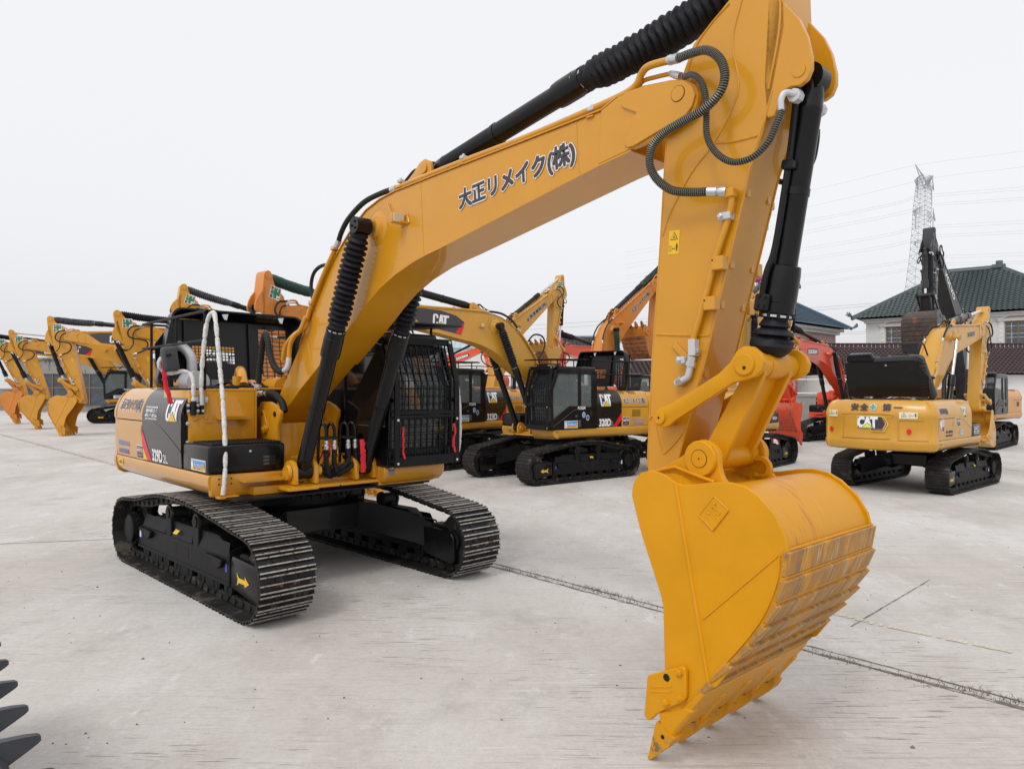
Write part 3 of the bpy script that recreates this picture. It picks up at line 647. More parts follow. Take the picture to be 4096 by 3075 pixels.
def upper(root, pal, o):
    # ---- lower frame
    def deck(mb):
        mb.box(-2.9, 1.25, -1.3, 1.3, 1.125, 1.147, 'blackm'); mb.box(-2.9, 1.0, -1.0, 1.0, 1.15, 1.24, None)                      # deck plate, with an added black sheet darkening its underside
        mb.prism([(.95, 1.19), (1.30, 1.19), (1.30, 1.225), (.95, 1.24)], -.72, -.34, None, .004); mb.prism([(.95, 1.19), (1.22, 1.19), (1.22, 1.225), (.95, 1.24)], -.34, .55, None, .004)
        # boom foot brackets
        ear = [(-.31, 1.25), (-.31, 2.05), (-.113, 2.205), (.14, 2.205), (.318, 2.155), (.445, 2.09), (.438, 2.01), (.385, 1.92), (.363, 1.80), (.363, 1.62), (.50, 1.45), (1.0, 1.25)]
        for y in (-.43, .38): mb.prism(ear, y, y+.05, None, .008, 2)
        mb.prism([(.30, 1.24), (.34, 1.24), (.32, 1.93), (.28, 1.93)], -.38, .38, None, .004)
        mb.prism([(-.30, 1.95), (.30, 1.93), (.30, 1.90), (-.30, 1.90)], -.38, .38, None)
        mb.box(.34, 1.0, -.38, .38, 1.24, 1.27, None); mb.box(.72, .78, -.38, .38, 1.25, 1.42, None, .006)
        # lower cylinder lugs
        for y in (-.56, -.30, .25, .51):
            mb.prism([(.80, 1.24), (.86, 1.36), (.90, 1.46), (.96, 1.51), (1.04, 1.525), (1.12, 1.50), (1.16, 1.43), (1.17, 1.24)], y-.028, y+.028, None, .008, 2)
        for s in (-1, 1):
            mb.cyl((1.05, s*.62, 1.38), (1.05, s*.20, 1.38), .062, None, 24); mb.lathe((1.05, s*.60, 1.38), (1.05, s*.66, 1.38), [(0, .095), (.02, .095), (.04, .085)], None, 24)
        mb.cyl((1.302, -.06, 1.205), (1.31, -.06, 1.205), .012, 'hole', 12)
        # lock plate
        mb.prism([(-.06, 1.80), (.06, 1.80), (.12, 1.86), (-.02, 2.10), (-.10, 2.08), (-.12, 2.02)], -.447, -.43, None, .006); mb.cyl((.04, -.43, 1.85), (.04, -.475, 1.85), .05, None, 20); mb.bolt((.04, -.475, 1.85), (0, -1, 0), .02, .014, 'paint')
        for x, z in ((-.05, 2.04), (.30, 2.05)): mb.cyl((x, -.4485 if x < 0 else -.4315, z), (x, -.44, z), .022 if x < 0 else .035, 'hole', 14)
    obj('deck_frame', cached('deck_frame', deck), root, pal)
    def rskirt(mb):
        mb.prism(skirt_prof(-.56, -1.462), -2.88, .84, 'door', .006, 1, f=lambda y, z, x: (x, y, z))
        mb.box(.78, .845, -1.44, -.55, 1.14, 1.39, 'door', .03, 3)
        for x, z in ((.845, 1.345), (.845, 1.285)):
            for y in (-1.34, -1.20): mb.cyl((x, y, z), (x+.003, y, z), .01, 'hole', 12)
        F = plane((-2.72, -1.463, 1.24), (1, 0, 0), (0, 0, 1), (0, -1, 0)); rect(mb, F, 0, .02, .20, .10, 'yel', .004); letter(mb, '▲人', F, .02, .04, .15, .06, 'ink', .006)
        # front step
        mb.prism([(.84, 1.335), (.84, 1.30), (1.05, 1.30), (1.055, 1.335), (1.04, 1.318)], -1.12, -.62, 'door', .004)
        for i in range(9): mb.box(.90, 1.03, -1.08+i*.048, -1.065+i*.048, 1.318, 1.328, 'door')
        mb.prism([(.84, 1.16), (.84, 1.13), (.96, 1.13), (.96, 1.155)], -1.38, -1.15, 'door', .004)
    obj('side_rail', cached('side_rail_r', rskirt), root, pal)
    def lskirt(mb):
        mb.prism(skirt_prof(.53, 1.50), -2.88, 1.22, 'door', .006, 1, f=lambda y, z, x: (x, y, z))
        fr = []
        for t in range(9):
            a = math.pi/2*t/8; fr.append((1.22+.11*math.cos(a)-.02, 1.38-.0-.12*math.sin(a)-.0))
        mb.prism([(1.1, 1.385), (1.33, 1.385), (1.33, 1.31), (1.315, 1.25), (1.28, 1.20), (1.22, 1.16), (1.1, 1.14)], .545, 1.50, 'door', .035, 3)
        F = plane((1.331, .585, 1.28), (0, 1, 0), (0, 0, 1), (1, 0, 0))
        if o.get('plate'): rect(mb, F, .02, .0, .085, .05, 'grey', .003); rect(mb, F, .02, .05, .085, .05, 'ink', .003); letter(mb, '注意', F, .03, .065, .06, .025, 'white', .005)
    obj('side_rail', cached(('side_rail_l', bool(o.get('plate'))), lskirt), root, pal)
    # ---- counterweight
    cw = obj('counterweight', cached('counterweight', lambda mb: counterweight(mb)), root, pal)
    def cwd(mb):
        def F(p, q, d=0):   # rear face: p to the viewer's right (= -y), q = z
            y = -p; ins = 0 if q < 2.06 else (q-2.06)*.28
            return Vector((-math.sqrt(3.36**2-y*y)+ins-.02-d, y, q))
        F.curved = 'p'
        if o.get('rear') == 'new':
            for i, ch in enumerate('安全'): letter(mb, ch, F, -.62+i*.26, 2.13, .21, .17, 'ink', .012, .05)
            for i, ch in enumerate('第一'): letter(mb, ch, F, .24+i*.27, 2.13 if ch == '第' else 2.20, .20, .17 if ch == '第' else .025, 'ink', .012, .05)
            rect(mb, F, -.06, 2.125, .09, .18, 'white', .01); rect(mb, F, -.105, 2.17, .18+.0, .09, 'white', .012, 2)
            rect(mb, F, -.048, 2.135, .066, .16, 'greenp', .014); rect(mb, F, -.095, 2.182, .16, .066, 'greenp', .016, 2)
            warn(mb, F, -1.33, 1.955, .30, .17, 'cream'); warn(mb, F, .64, 1.935, .42, .165, 'cream')
            hexa = [(-.44, 1.70), (-.44, 1.965), (-.42, 1.985), (.22, 1.985), (.30, 1.965), (.39, 1.79), (.29, 1.61), (.27, 1.60), (-.05, 1.60), (-.09, 1.68)]
            patch(mb, F, hexa, 'lime', .01)
            k = lambda P, s, c: [(c[0]+(x-c[0])*s, c[1]+(y-c[1])*s) for x, y in P]
            patch(mb, F, [(-.42, 1.70), (-.42, 1.96), (-.40, 1.97), (.21, 1.97), (.285, 1.955), (.37, 1.79), (.28, 1.63), (.26, 1.615), (-.04, 1.615), (-.09, 1.695)], 'ink', .012)
            for s_, mm in ((0, 'or'), (.02, 'ink')): pass
            for pts, mm in (([(.215, 1.955), (.275, 1.945), (.355, 1.79), (.27, 1.635), (-.03, 1.635), (-.05, 1.66), (.24, 1.665), (.305, 1.79), (.24, 1.93)], 'or'), ([(.24, 1.935), (.262, 1.93), (.335, 1.79), (.258, 1.65), (.0, 1.65), (.0, 1.655), (.245, 1.66), (.318, 1.79)], 'pink')): patch(mb, F, pts, mm, .014)
            letter(mb, 'C', F, -.405, 1.705, .17, .25, 'white', .016, .09); letter(mb, 'A', F, -.24, 1.705, .19, .25, 'white', .017, .09); letter(mb, 'T', F, -.07, 1.705, .18, .25, 'white', .016, .09)
            patch(mb, F, [(-.30, 1.695), (.02, 1.695), (-.145, 1.815)], 'ink', .019); patch(mb, F, [(-.27, 1.70), (-.01, 1.70), (-.145, 1.80)], 'lime', .021)
            for cx in (-1.24, .87):
                patch(mb, F, [(cx+.058*math.cos(a*math.pi/12), 1.62+.066*math.sin(a*math.pi/12)) for a in range(24)], 'red', .006)
            # pressed panel outlines
            for pts in ([(-.86, 1.93), (-.80, 2.04), (.40, 2.04), (.46, 1.95)], [(-.86, 1.93), (-.86, 1.47), (-.80, 1.43), (.42, 1.43)], [(.62, 1.43), (.62, 1.84), (.68, 1.90), (1.2, 1.90)], [(.62, 1.43), (.68, 1.405), (1.3, 1.405)]):
                mb.tube([F(p, q, -.004) for p, q in [(v.x, v.z) for v in sm([(a, 0, b) for a, b in pts], 8)]], .012, 'door', 8)
    if o.get('rear'): obj('rear_lettering', cached(('rear_lettering', o['rear']), cwd), cw, pal)
    # ---- engine house
    def house(mb):
        mb.box(-2.87, -.42, -1.10, 1.10, 1.24, 2.34, 'hole')
        mb.box(-2.87, -2.30, -1.12, 1.12, 2.30, 2.385, None, .01)
        mb.box(-.55, -.42, -.55, 1.10, 2.28, 2.385, None, .006); mb.box(-.42, -.36, -.55, .52, 1.24, 2.36, 'blackm')
        mb.box(-.42, .0, -.57, -.54, 1.4, 2.37, None); mb.box(-2.30, -.42, -1.16, -1.04, 2.34, 2.392, None, .006); mb.box(-2.30, -.42, 1.0, 1.12, 2.34, 2.392, None, .006)
        if not o.get('hood_open', True): mb.box(-2.35, -.5, -1.0, 1.0, 2.34, 2.48, None, .05, 2); 
    obj('engine_house', cached(('engine_house', o.get('hood_open', True)), house), root, pal)
    if o.get('hood_open', True):
        def eng(mb):
            mb.box(-2.1, -.8, -.7, .75, 2.2, 2.42, 'blackm', .04, 2)
            mb.cyl((-1.9, -.75, 2.47), (-1.5, -.75, 2.47), .16, 'silver', 28); mb.tube(sm([(-1.6, -.15, 2.4), (-1.4, -.2, 2.62), (-1.1, -.3, 2.6), (-.9, -.35, 2.42)], 6), .07, 'paint', 14)
            mb.cyl((-.95, -.42, 2.38), (-.95, -.42, 2.55), .06, 'paint', 16); mb.cyl((-1.0, .1, 2.4), (-.6, .1, 2.4), .13, 'paint', 20)
            for i in range(6): mb.lathe((-.9, .52, 2.3), (-.9, .56, 2.3), [(0, .05+.03*i), (.006, .055+.03*i)], 'grey', 28, cap=False)
            mb.box(-1.0, -.8, .3, .9, 2.4, 2.55, 'blackm', .02); mb.box(-.9, -.7, .95, 1.05, 2.4, 2.5, 'zinc', .01)
            for i in range(7): mb.tube(sm([(-.8, -.5+.15*i, 2.36), (-1.1, -.45+.14*i, 2.46), (-1.5, -.5+.16*i, 2.42), (-1.9, -.4+.13*i, 2.35)], 4), .02, ['blackm', 'paint', 'zinc'][i % 3], 8)
        obj('engine', cached('engine', eng), root, pal)
        ex = {}
        def stack(mb):
            mb.tube(sm([(-2.15, -.62, 2.35), (-2.15, -.62, 2.70), (-2.16, -.64, 2.86), (-2.22, -.70, 2.97), (-2.30, -.78, 3.03)], 6), .075, 'silver', 20, cap=True)
            mb.lathe((-1.95, -1.0, 2.4), (-1.95, -1.0, 3.0), [(0, .05), (.52, .05), (.53, .10), (.57, .105), (.60, .06)], 'black', 20); mb.lathe((-1.95, -1.0, 2.88), (-1.95, -1.0, 3.0), [(.125, .055), (.135, .05), (.145, .03)], 'red', 16)
        obj('exhaust_pipe', cached('exhaust_pipe', stack), root, pal)
        def hood(mb):
            # open hood standing at the rear: shallow tray, hollow side forwards
            W0, W1 = -1.16, 1.18; H = 1.16; D_ = .34
            M = Matrix.Translation((-1.92, 0, 2.42)) @ Matrix.Rotation(R(-o.get('tilt', 9)), 4, 'Y')
            n = 7
            def outline(ins):
                pts = []; r = .17-ins*.2
                for (cx, cz, a0) in ((W0+r+ins, .12+ins, 180), (W1-r-ins, .12+ins, 270), (W1-r-ins-.02, H-r-ins, 0), (W0+r+ins+.22, H-r-ins+.02, 90)):
                    for i in range(n): a = R(a0+90*i/(n-1)); pts.append((cx+r*math.cos(a), cz+r*math.sin(a)))
                return pts
            A = outline(0); B = outline(.07); Ci = outline(.025)
            hole_rects = [] if o.get('plainhood') else [(-.56, .10, .40, .68, 13, 6), (.50, .98, .15, 1.0, 4, 12)]
            rr = [[M @ Vector((0, y, z)) for y, z in Ci], [M @ Vector((0, y, z)) for y, z in A], [M @ Vector((-D_*.6, y, z)) for y, z in A], [M @ Vector((-D_, y, z)) for y, z in B]]
            mb.rings(rr, 'hood', cap=False)
            rr = [[M @ Vector((0, y, z)) for y, z in Ci], [M @ Vector((-D_*.6, y, z)) for y, z in Ci], [M @ Vector((-D_+.02, y, z)) for y, z in outline(.09)]]
            mb.rings(rr, 'hood', cap=False)
            # back face in cells so the mesh openings are real
            z0, z1 = .05, H+.0
            ys = sorted({W0+.07, -.56, .10, .50, .98, W1-.07}); 
            def inside(y, z): return any(a <= y <= b and c <= z <= d for a, b, c, d, _, _ in hole_rects)
            zs = sorted({.19, .40, .68, .15, 1.0, H-.075})
            for i in range(len(ys)-1):
                for j in range(len(zs)-1):
                    ym, zm = (ys[i]+ys[i+1])/2, (zs[j]+zs[j+1])/2
                    if not inside(ym, zm) and not (i == 0 and zm > .95 and False):
                        ya = ys[i]+(.24 if i == 0 and zs[j] > .6 else 0)
                        pts = [(ys[i], zs[j]), (ys[i+1], zs[j]), (ys[i+1], zs[j+1]), (ya if zs[j+1] > .9 else ys[i], zs[j+1])]
                        mb.prism([(y, z) for y, z in pts], -D_, -D_+.018, 'hood', f=lambda y, z, x: M @ Vector((x, y, z)))
            for a, b, c, d, nx, nz in hole_rects:
                for i in range(nx+1): y = a+(b-a)*i/nx; mb.prism([(y-.006, c), (y+.006, c), (y+.006, d), (y-.006, d)], -D_, -D_+.012, 'hood', f=lambda y, z, x: M @ Vector((x, y, z)))
                for j in range(nz+1): z = c+(d-c)*j/nz; mb.prism([(a, z-.006), (b, z-.006), (b, z+.006), (a, z+.006)], -D_, -D_+.013, 'hood', f=lambda y, z, x: M @ Vector((x, y, z)))
            # stiffening ribs, latches, top handles
            for y in (.30, -.70): mb.prism([(y, .15), (y+.07, .15), (y+.05, H-.1), (y+.02, H-.1)], -D_+.02, -D_+.07, 'hood', f=lambda y, z, x: M @ Vector((x, y, z)))
            for y in (-.15, .75): mb.prism([(y-.05, H-.05), (y+.05, H-.04), (y+.02, H-.14), (y-.02, H-.13)], .0, .015, 'silver', .004, f=lambda y, z, x: M @ Vector((x, y, z)))
            for y in (.1, .6): mb.tube([M @ Vector(p) for p in ((-.12, y-.1, H-.01), (-.12, y-.09, H+.035), (-.12, y+.09, H+.035), (-.12, y+.1, H-.01))], .01, 'hood', 6)
            # outside: louvres and round opening
            for i in range(9 if o.get('plainhood') else 0): mb.prism([(.86, .20+i*.085), (1.04, .22+i*.085), (1.04, .255+i*.085), (.86, .235+i*.085)], -D_-.012, -D_+.0, 'hole', .004, f=lambda y, z, x: M @ Vector((x, -y, z)))
            if o.get('plainhood'):
                mb.cyl(M @ Vector((-D_-.006, -.68, .95)), M @ Vector((-D_+.01, -.68, .95)), .09, 'hole', 24); mb.cyl(M @ Vector((-D_-.01, -.02, 1.0)), M @ Vector((-D_+.01, -.02, 1.0)), .022, 'silver', 14)
                mb.prism([(.30, H-.05), (1.08, H-.05), (1.04, H+.10), (1.0, H+.14), (.42, H+.14), (.38, H+.12)], -D_*.9, -.08, 'hood', .03, 2, f=lambda y, z, x: M @ Vector((x, y, z)))
                mb.tube([M @ Vector(p) for p in ((-.12, -.55, H-.01), (-.12, -.54, H+.05), (-.12, -.15, H+.05), (-.12, -.14, H-.01))], .012, 'hood', 6)
        obj('engine_hood', cached(('engine_hood', o.get('tilt', 9), bool(o.get('plainhood'))), hood), root, pal)
    # ---- side doors
    twoton = o.get('twotone', True)
    def rdoor(mb, part):
        F = shell_map(-1)
        if part == 0:
            shell(mb, -1, -2.86, -1.605, 'door')
            mb.box(-2.86, -1.61, -1.4635, -1.4625, 1.925, 1.94, 'hole'); rect(mb, F, -1.74, 1.73, .13, .14, 'door', .004); rect(mb, F, -1.725, 1.75, .10, .11, 'dooredge', .006); mb.cyl(F(-1.66, 1.80, .006), F(-1.66, 1.80, .016), .012, 'zinc', 10)
            mb.box(-1.76, -1.60, -1.469, -1.462, 1.705, 1.715, 'door')
        else: shell(mb, -1, -1.60, -.05, 'blackd' if twoton else 'door')
    d0 = obj('side_door', cached('side_door_a', lambda mb: rdoor(mb, 0)), root, {**pal, 'dooredge': pal.get('door', paint_door)})
    d1 = obj('side_door', cached(('side_door_b', twoton), lambda mb: rdoor(mb, 1)), root, pal)
    def crease(mb, sg):
        F = shell_map(sg); s = 1 if sg < 0 else -1
        pts = sm([(-1.59, 0, 1.945), (-1.25, 0, 1.94), (-1.0, 0, 1.905), (-.80, 0, 1.865), (-.5, 0, 1.77), (-.06, 0, 1.60)], 6)
        mb.tube([F(p.x*s, p.z, .001) for p in pts], .007, 'blackd' if twoton else 'door', 6)
    obj('door_crease', cached(('door_crease', twoton), lambda mb: crease(mb, -1)), d1, pal)
    if o.get('rdecal') == 'main':
        def dl(mb):
            F = shell_map(-1)
            letter(mb, '大正リメイク(株)', F, -2.68, 2.05, .98, .19, 'ink', .004, .02, 0, True, .05)
            letter(mb, '重機の後ろに入るな', F, -2.76, 1.545, .56, .085, 'inkb', .004, .01, 0, True, .03); letter(mb, '0554-28-9806', F, -2.74, 1.435, .50, .07, 'inkb', .004, .01, 0, True, .03)
            netis(mb, F, -1.845, 1.42, .28, .165)
        obj('lettering', dl_mesh(dl), d0, pal)
        def dl2(mb):
            F = shell_map(-1)
            hazard_text(mb, F, -1.47, 1.965, .50, .175); cat_logo(mb, F, -.61, 1.965, .50, .275)
            patch(mb, F, [(-1.597, 1.83), (-1.20, 1.412), (-1.385, 1.412), (-1.597, 1.62)], 'red', .004); patch(mb, F, [(-1.597, 1.61), (-1.39, 1.412), (-1.597, 1.412)], 'yel', .004)
            letter(mb, '329D', F, -1.16, 1.425, .40, .15, 'white', .004, .05); letter(mb, '2L', F, -.73, 1.425, .18, .105, 'greyl', .004, .0)
        obj('lettering', dl_mesh(dl2), d1, {**pal, 'greyl': white})
    if o.get('rdecal') == 'new':
        def dl(mb):
            F = shell_map(-1)
            letter(mb, '長濱建設(株)', F, -2.75, 2.03, .62, .16, 'ink', .004, .06, 0, True, .06); rect(mb, F, -2.66, 1.60, .22, .33, 'pink', .003); letter(mb, 'とびだし', F, -2.65, 1.78, .2, .12, 'white', .005, .04); letter(mb, '注意', F, -2.63, 1.63, .17, .10, 'ink', .005)
            patch(mb, F, [(-2.80, 1.84), (-2.74, 1.89), (-2.66, 1.88), (-2.64, 1.76), (-2.68, 1.68), (-2.75, 1.70)], 'white', .007)
            letter(mb, '排出ガス対策型建設機械', F, -2.3, 1.56, .55, .07, 'ink', .004, .02); letter(mb, '低騒音型建設機械', F, -2.3, 1.48, .55, .05, 'ink', .004)
        obj('lettering', dl_mesh(dl), d0, pal)
        def dl2(mb):
            F = shell_map(-1)
            patch(mb, F, [(-.92, 1.98), (-.94, 2.22), (-.62, 2.22), (-.5, 2.1), (-.54, 1.9), (-.72, 1.9), (-.74, 1.98)], 'lime', .003); patch(mb, F, [(-.90, 2.0), (-.92, 2.20), (-.63, 2.20), (-.52, 2.1), (-.56, 1.92), (-.70, 1.92), (-.72, 2.0)], 'ink', .005)
            patch(mb, F, [(-.60, 2.19), (-.53, 2.1), (-.57, 1.93), (-.69, 1.93), (-.69, 1.95), (-.60, 1.96), (-.57, 2.1), (-.63, 2.18)], 'red', .006)
            letter(mb, 'CAT', F, -.90, 2.01, .34, .18, 'white', .008, .07); patch(mb, F, [(-.82, 1.99), (-.63, 1.99), (-.73, 2.08)], 'lime', .01)
            netis(mb, F, -1.36, 1.72, .25, .20); letter(mb, '315D2', F, -1.18, 1.50, .34, .11, 'white', .004, .06, 0, True, .05, 'ink')
        obj('lettering', dl_mesh(dl2), d1, pal)
    def ldoor(mb, part):
        F = shell_map(1)
        if part == 0:
            shell(mb, 1, -2.86, -1.605, 'door'); mb.box(-2.86, -1.61, 1.4625, 1.4635, 1.925, 1.94, 'hole')
            for i in range(8): rect(mb, F, 2.10+i*.05, 1.66, .022, .20, 'hole', .003)
            for x0, n in ((1.66, 3), (2.05, 5)):
                for i in range(n): patch(mb, F, [(x0+i*.075, 2.33), (x0+i*.075+.035, 2.33), (x0+i*.075+.02, 2.50), (x0+i*.075-.02, 2.50)], 'hole', .003)
            rect(mb, F, 1.69, 1.73, .12, .14, 'door', .006)
        else: shell(mb, 1, -1.60, -.50, 'blackd' if twoton else 'door')
    e0 = obj('side_door', cached('side_door_c', lambda mb: ldoor(mb, 0)), root, pal); e1 = obj('side_door', cached(('side_door_d', twoton), lambda mb: ldoor(mb, 1)), root, pal)
    if o.get('ldecal'):
        num = o['ldecal']
        def dl(mb):
            F = shell_map(1)
            letter(mb, '大正リメイク(株)', F, 1.68, 2.0, 1.05, .20, 'ink', .004, .03, 0, True, .05)
            letter(mb, '重機の後ろに入るな', F, 2.10, 1.53, .58, .085, 'inkb', .004, .01, 0, True, .03); letter(mb, '0554-28-9806', F, 2.14, 1.42, .5, .08, 'inkb', .004, .01, 0, True, .03)
            netis(mb, F, 1.66, 1.425, .29, .22)
        obj('lettering', dl_mesh(dl), e0, pal)
        def dl2(mb):
            F = shell_map(1)
            cat_logo(mb, F, .66, 1.97, .52, .35); patch(mb, F, [(1.597, 1.80), (1.597, 1.60), (1.40, 1.41), (1.22, 1.41)], 'red', .004)
            letter(mb, num, F, .60, 1.43, .50, .19, 'white', .004, .07); letter(mb, '2L', F, 1.10, 1.43, .15, .13, 'grey', .004)
        obj('lettering', dl_mesh(dl2), e1, pal)
    # ---- tank and tool box
    def tank(mb):
        mb.box(-.95, .0, -1.385, -.55, 1.40, 2.355, None, .012, 2)
        mb.box(-.05, .005, -1.22, -.56, 2.345, 2.372, None, .004)
        mb.tube(sm([(.003, -1.17, 2.34), (.003, -1.17, 2.16), (.003, -1.22, 2.03), (.003, -1.34, 1.98)], 5), .009, None, 8)
        mb.prism([(.0, 2.055), (.012, 2.055), (.012, 1.955), (.0, 1.955)], -1.21, -1.10, None); mb.bolt((.012, -1.185, 2.01), (1, 0, 0), .018, .012, 'paint')
        mb.prism([(.0, 2.035), (.0, 1.985), (.13, 1.985), (.14, 2.035), (.12, 2.01)], -1.06, -.66, None, .004)
        for i in range(8): mb.box(.02, .12, -1.03+i*.046, -1.015+i*.046, 2.01, 2.022, None)
        mb.prism([(.0, 1.99), (.10, 1.985), (.04, 1.90), (.0, 1.90)], -.75, -.72, None)
        for i in range(12): mb.cyl((-.02, -1.17+i*.05, 2.372), (-.02, -1.17+i*.05, 2.375), .008, None, 8)
        # black rubber seal between door and tank
        mb.box(-.05, -.035, -1.455, -1.38, 1.42, 2.05, 'blackm')
        for z in (1.95, 1.72): mb.bolt((.0, -1.40, z), (1, 0, 0), .02, .014, 'zinc')
    obj('fuel_tank', cached('fuel_tank', tank), root, pal)
    def tbox(mb):
        mb.box(.0, .845, -1.455, -.548, 1.40, 1.722, 'black', .03, 3)
        for k_, (x0, z0) in enumerate(((0, 1.565), (0, 1.525), (0, 1.485))):
            mb.box(.845, .848, -.82, -.75, z0-.012, z0+.014, 'plast', .0); mb.box(.845, .849, -.745, -.675, z0-.012, z0+.014, 'hole')
        mb.cyl((.845, -.98, 1.645), (.853, -.98, 1.645), .014, 'zinc', 14)
    tb = obj('tool_box', cached('tool_box', tbox), root, pal)
    def tread(mb):
        mb.box(.18, .80, -1.40, -.58, 1.722, 1.745, 'blackm', .005)
        for i in range(15):
            for j in range(20): mb.box(.20+i*.04, .225+i*.04, -1.385+j*.04+(i % 2)*.02, -1.375+j*.04+(i % 2)*.02, 1.745, 1.749, 'blackm')
    obj('tread_plate', cached('tread_plate', tread), tb, pal)
    if o.get('toolsticker') == 'idling':
        obj('sticker', dl_mesh(lambda mb: idling(mb, plane((0, -1.455, 0), (1, 0, 0), (0, 0, 1), (0, -1, 0)), .30, 1.435, .44, .105)), tb, pal)
    if o.get('toolsticker') == 'hazard':
        obj('sticker', dl_mesh(lambda mb: hazard_text(mb, plane((0, -1.455, 0), (1, 0, 0), (0, 0, 1), (0, -1, 0)), .18, 1.46, .5, .2)), tb, pal)
    if o.get('toolsticker') == 'rega':
        obj('sticker', dl_mesh(lambda mb: letter(mb, 'REGA', plane((0, -1.455, 0), (1, 0, 0), (0, 0, 1), (0, -1, 0)), .38, 1.5, .32, .09, 'white', .003, .05, .3)), tb, pal)
    # ---- railing on the hood edge
    def rail(mb):
        y = -1.2
        mb.tube(sm([(-2.52, y, 3.33), (-.15, y, 3.33), (-.05, y, 3.31), (.0, y, 3.24), (.0, y, 2.36)], 5), .019, 'blackm', 10)
        mb.tube([(-2.52, y, 2.97), (.0, y, 2.97)], .017, 'blackm', 10); mb.tube([(-2.12, y, 3.33), (-2.12, y, 2.39)], .019, 'blackm', 10); mb.tube([(-1.05, y, 3.33), (-1.05, y, 2.97)], .017, 'blackm', 10)
        mb.tube([(-2.52, y, 3.33), (-2.52, y+.7, 3.33)], .017, 'blackm', 8); mb.tube([(-2.52, y, 2.97), (-2.52, y+.7, 2.97)], .017, 'blackm', 8)
    if o.get('rail', True): obj('handrail', cached('handrail', rail), root, pal)
    def railL(mb):
        y = 1.2
        mb.tube(sm([(-2.5, y, 3.22), (-.72, y, 3.22), (-.60, y, 3.20), (-.55, y, 3.12), (-.55, y, 2.39)], 5), .019, 'blackm', 10)
        mb.tube([(-2.5, y, 2.85), (-.55, y, 2.85)], .017, 'blackm', 10); mb.tube([(-2.2, y, 3.22), (-2.2, y, 2.39)], .019, 'blackm', 10)
        for i in range(7): mb.tube([(-2.3-.0*i, y-.1*i, 3.22), (-2.3, y-.1*i, 2.5)], .008, 'grey', 6)
    if o.get('railL'): obj('handrail', cached('handrail_l', railL), root, pal)
    if o.get('cab', True):
        c = cab(root, pal, o)
        if o.get('cabdecal'):
            def cd(mb):
                F = plane((0, 1.536, 0), (-1, 0, 0), (0, 0, 1), (0, 1, 0))
                letter(mb, 'REGA', F, -.62+.22, 1.905, .32, .075, 'white', .004, .05, .3); idling(mb, F, -.92, 1.43, .52, .17)
                for cx, cz, mm in ((-.14, 1.76, 'blue'), (.02, 1.68, 'inkb')):
                    patch(mb, F, [(cx+.065*math.cos(a*math.pi/12), cz+.075*math.sin(a*math.pi/12)) for a in range(24)], 'white', .003); patch(mb, F, [(cx+.05*math.cos(a*math.pi/12), cz+.06*math.sin(a*math.pi/12)) for a in range(24)], mm, .005)
            obj('sticker', cached('cab_sticker', cd), c, pal)
def dl_mesh(fn):
    mb = MB(); fn(mb); return mb.mesh('lettering')
# ------------------------------------------------------------------ arm, modelled once in its reference pose (x forward, z up)
FP, SP, HP = (-.03, 2.0), (6.27, 4.387), (6.08, 1.69)
P1, P2, JP = (6.156, 2.165), (6.487, 1.907), (6.784, 2.514)
BP, CB = (2.39, 4.10), (1.05, 1.38)          # boom cylinder pins
SA, SB = (6.86, 5.16), (3.15, 4.60)          # stick cylinder pins
EA = (7.09, 4.305)                            # bucket cylinder base pin
def rotm(p, a): return Matrix.Translation((p[0], 0, p[1])) @ Matrix.Rotation(-R(a), 4, 'Y') @ Matrix.Translation((-p[0], 0, -p[1]))
def ap(M, p): v = M @ Vector((p[0], 0, p[1])); return (v.x, v.z)
def seg(ra, rb, na, nb):
    a = math.atan2(nb[1]-na[1], nb[0]-na[0])-math.atan2(rb[1]-ra[1], rb[0]-ra[0])
    return Matrix.Translation((na[0], 0, na[1])) @ Matrix.Rotation(-a, 4, 'Y') @ Matrix.Translation((-ra[0], 0, -ra[1]))
def along(p, q, y=0): return Matrix.Translation((p[0], y, p[1])) @ Matrix.Rotation(-math.atan2(q[1]-p[1], q[0]-p[0]), 4, 'Y')
def solveJ(p1, p2):
    l1 = math.dist(P1, JP); l2 = math.dist(P2, JP); d = min(math.dist(p1, p2), l1+l2-.001)
    a = (l1*l1-l2*l2+d*d)/(2*d); h = math.sqrt(max(0, l1*l1-a*a))
    ux, uz = (p2[0]-p1[0])/d, (p2[1]-p1[1])/d
    return (p1[0]+a*ux-h*uz, p1[1]+a*uz+h*ux)
BOOM = [(-.16, 2.06), (.01, 2.295), (.611, 2.935), (.95, 3.335), (1.27, 3.69), (1.48, 3.89), (1.70, 4.06), (1.93, 4.215), (2.18, 4.335), (2.46, 4.402), (2.757, 4.43), (3.568, 4.447), (4.684, 4.461), (5.565, 4.478), (5.72, 4.532), (5.95, 4.546), (6.2, 4.51), (6.318, 4.476), (6.39, 4.42), (6.42, 4.35), (6.405, 4.27), (6.36, 4.215), (6.16, 4.144), (5.85, 4.112), (5.537, 4.073), (3.526, 3.732), (3.30, 3.70), (3.087, 3.659), (2.759, 3.57), (2.45, 3.45), (2.20, 3.31), (1.98, 3.165), (1.165, 2.685), (.6, 2.36), (.16, 2.07), (.08, 1.93), (0, 1.87), (-.1, 1.88), (-.17, 1.96)]
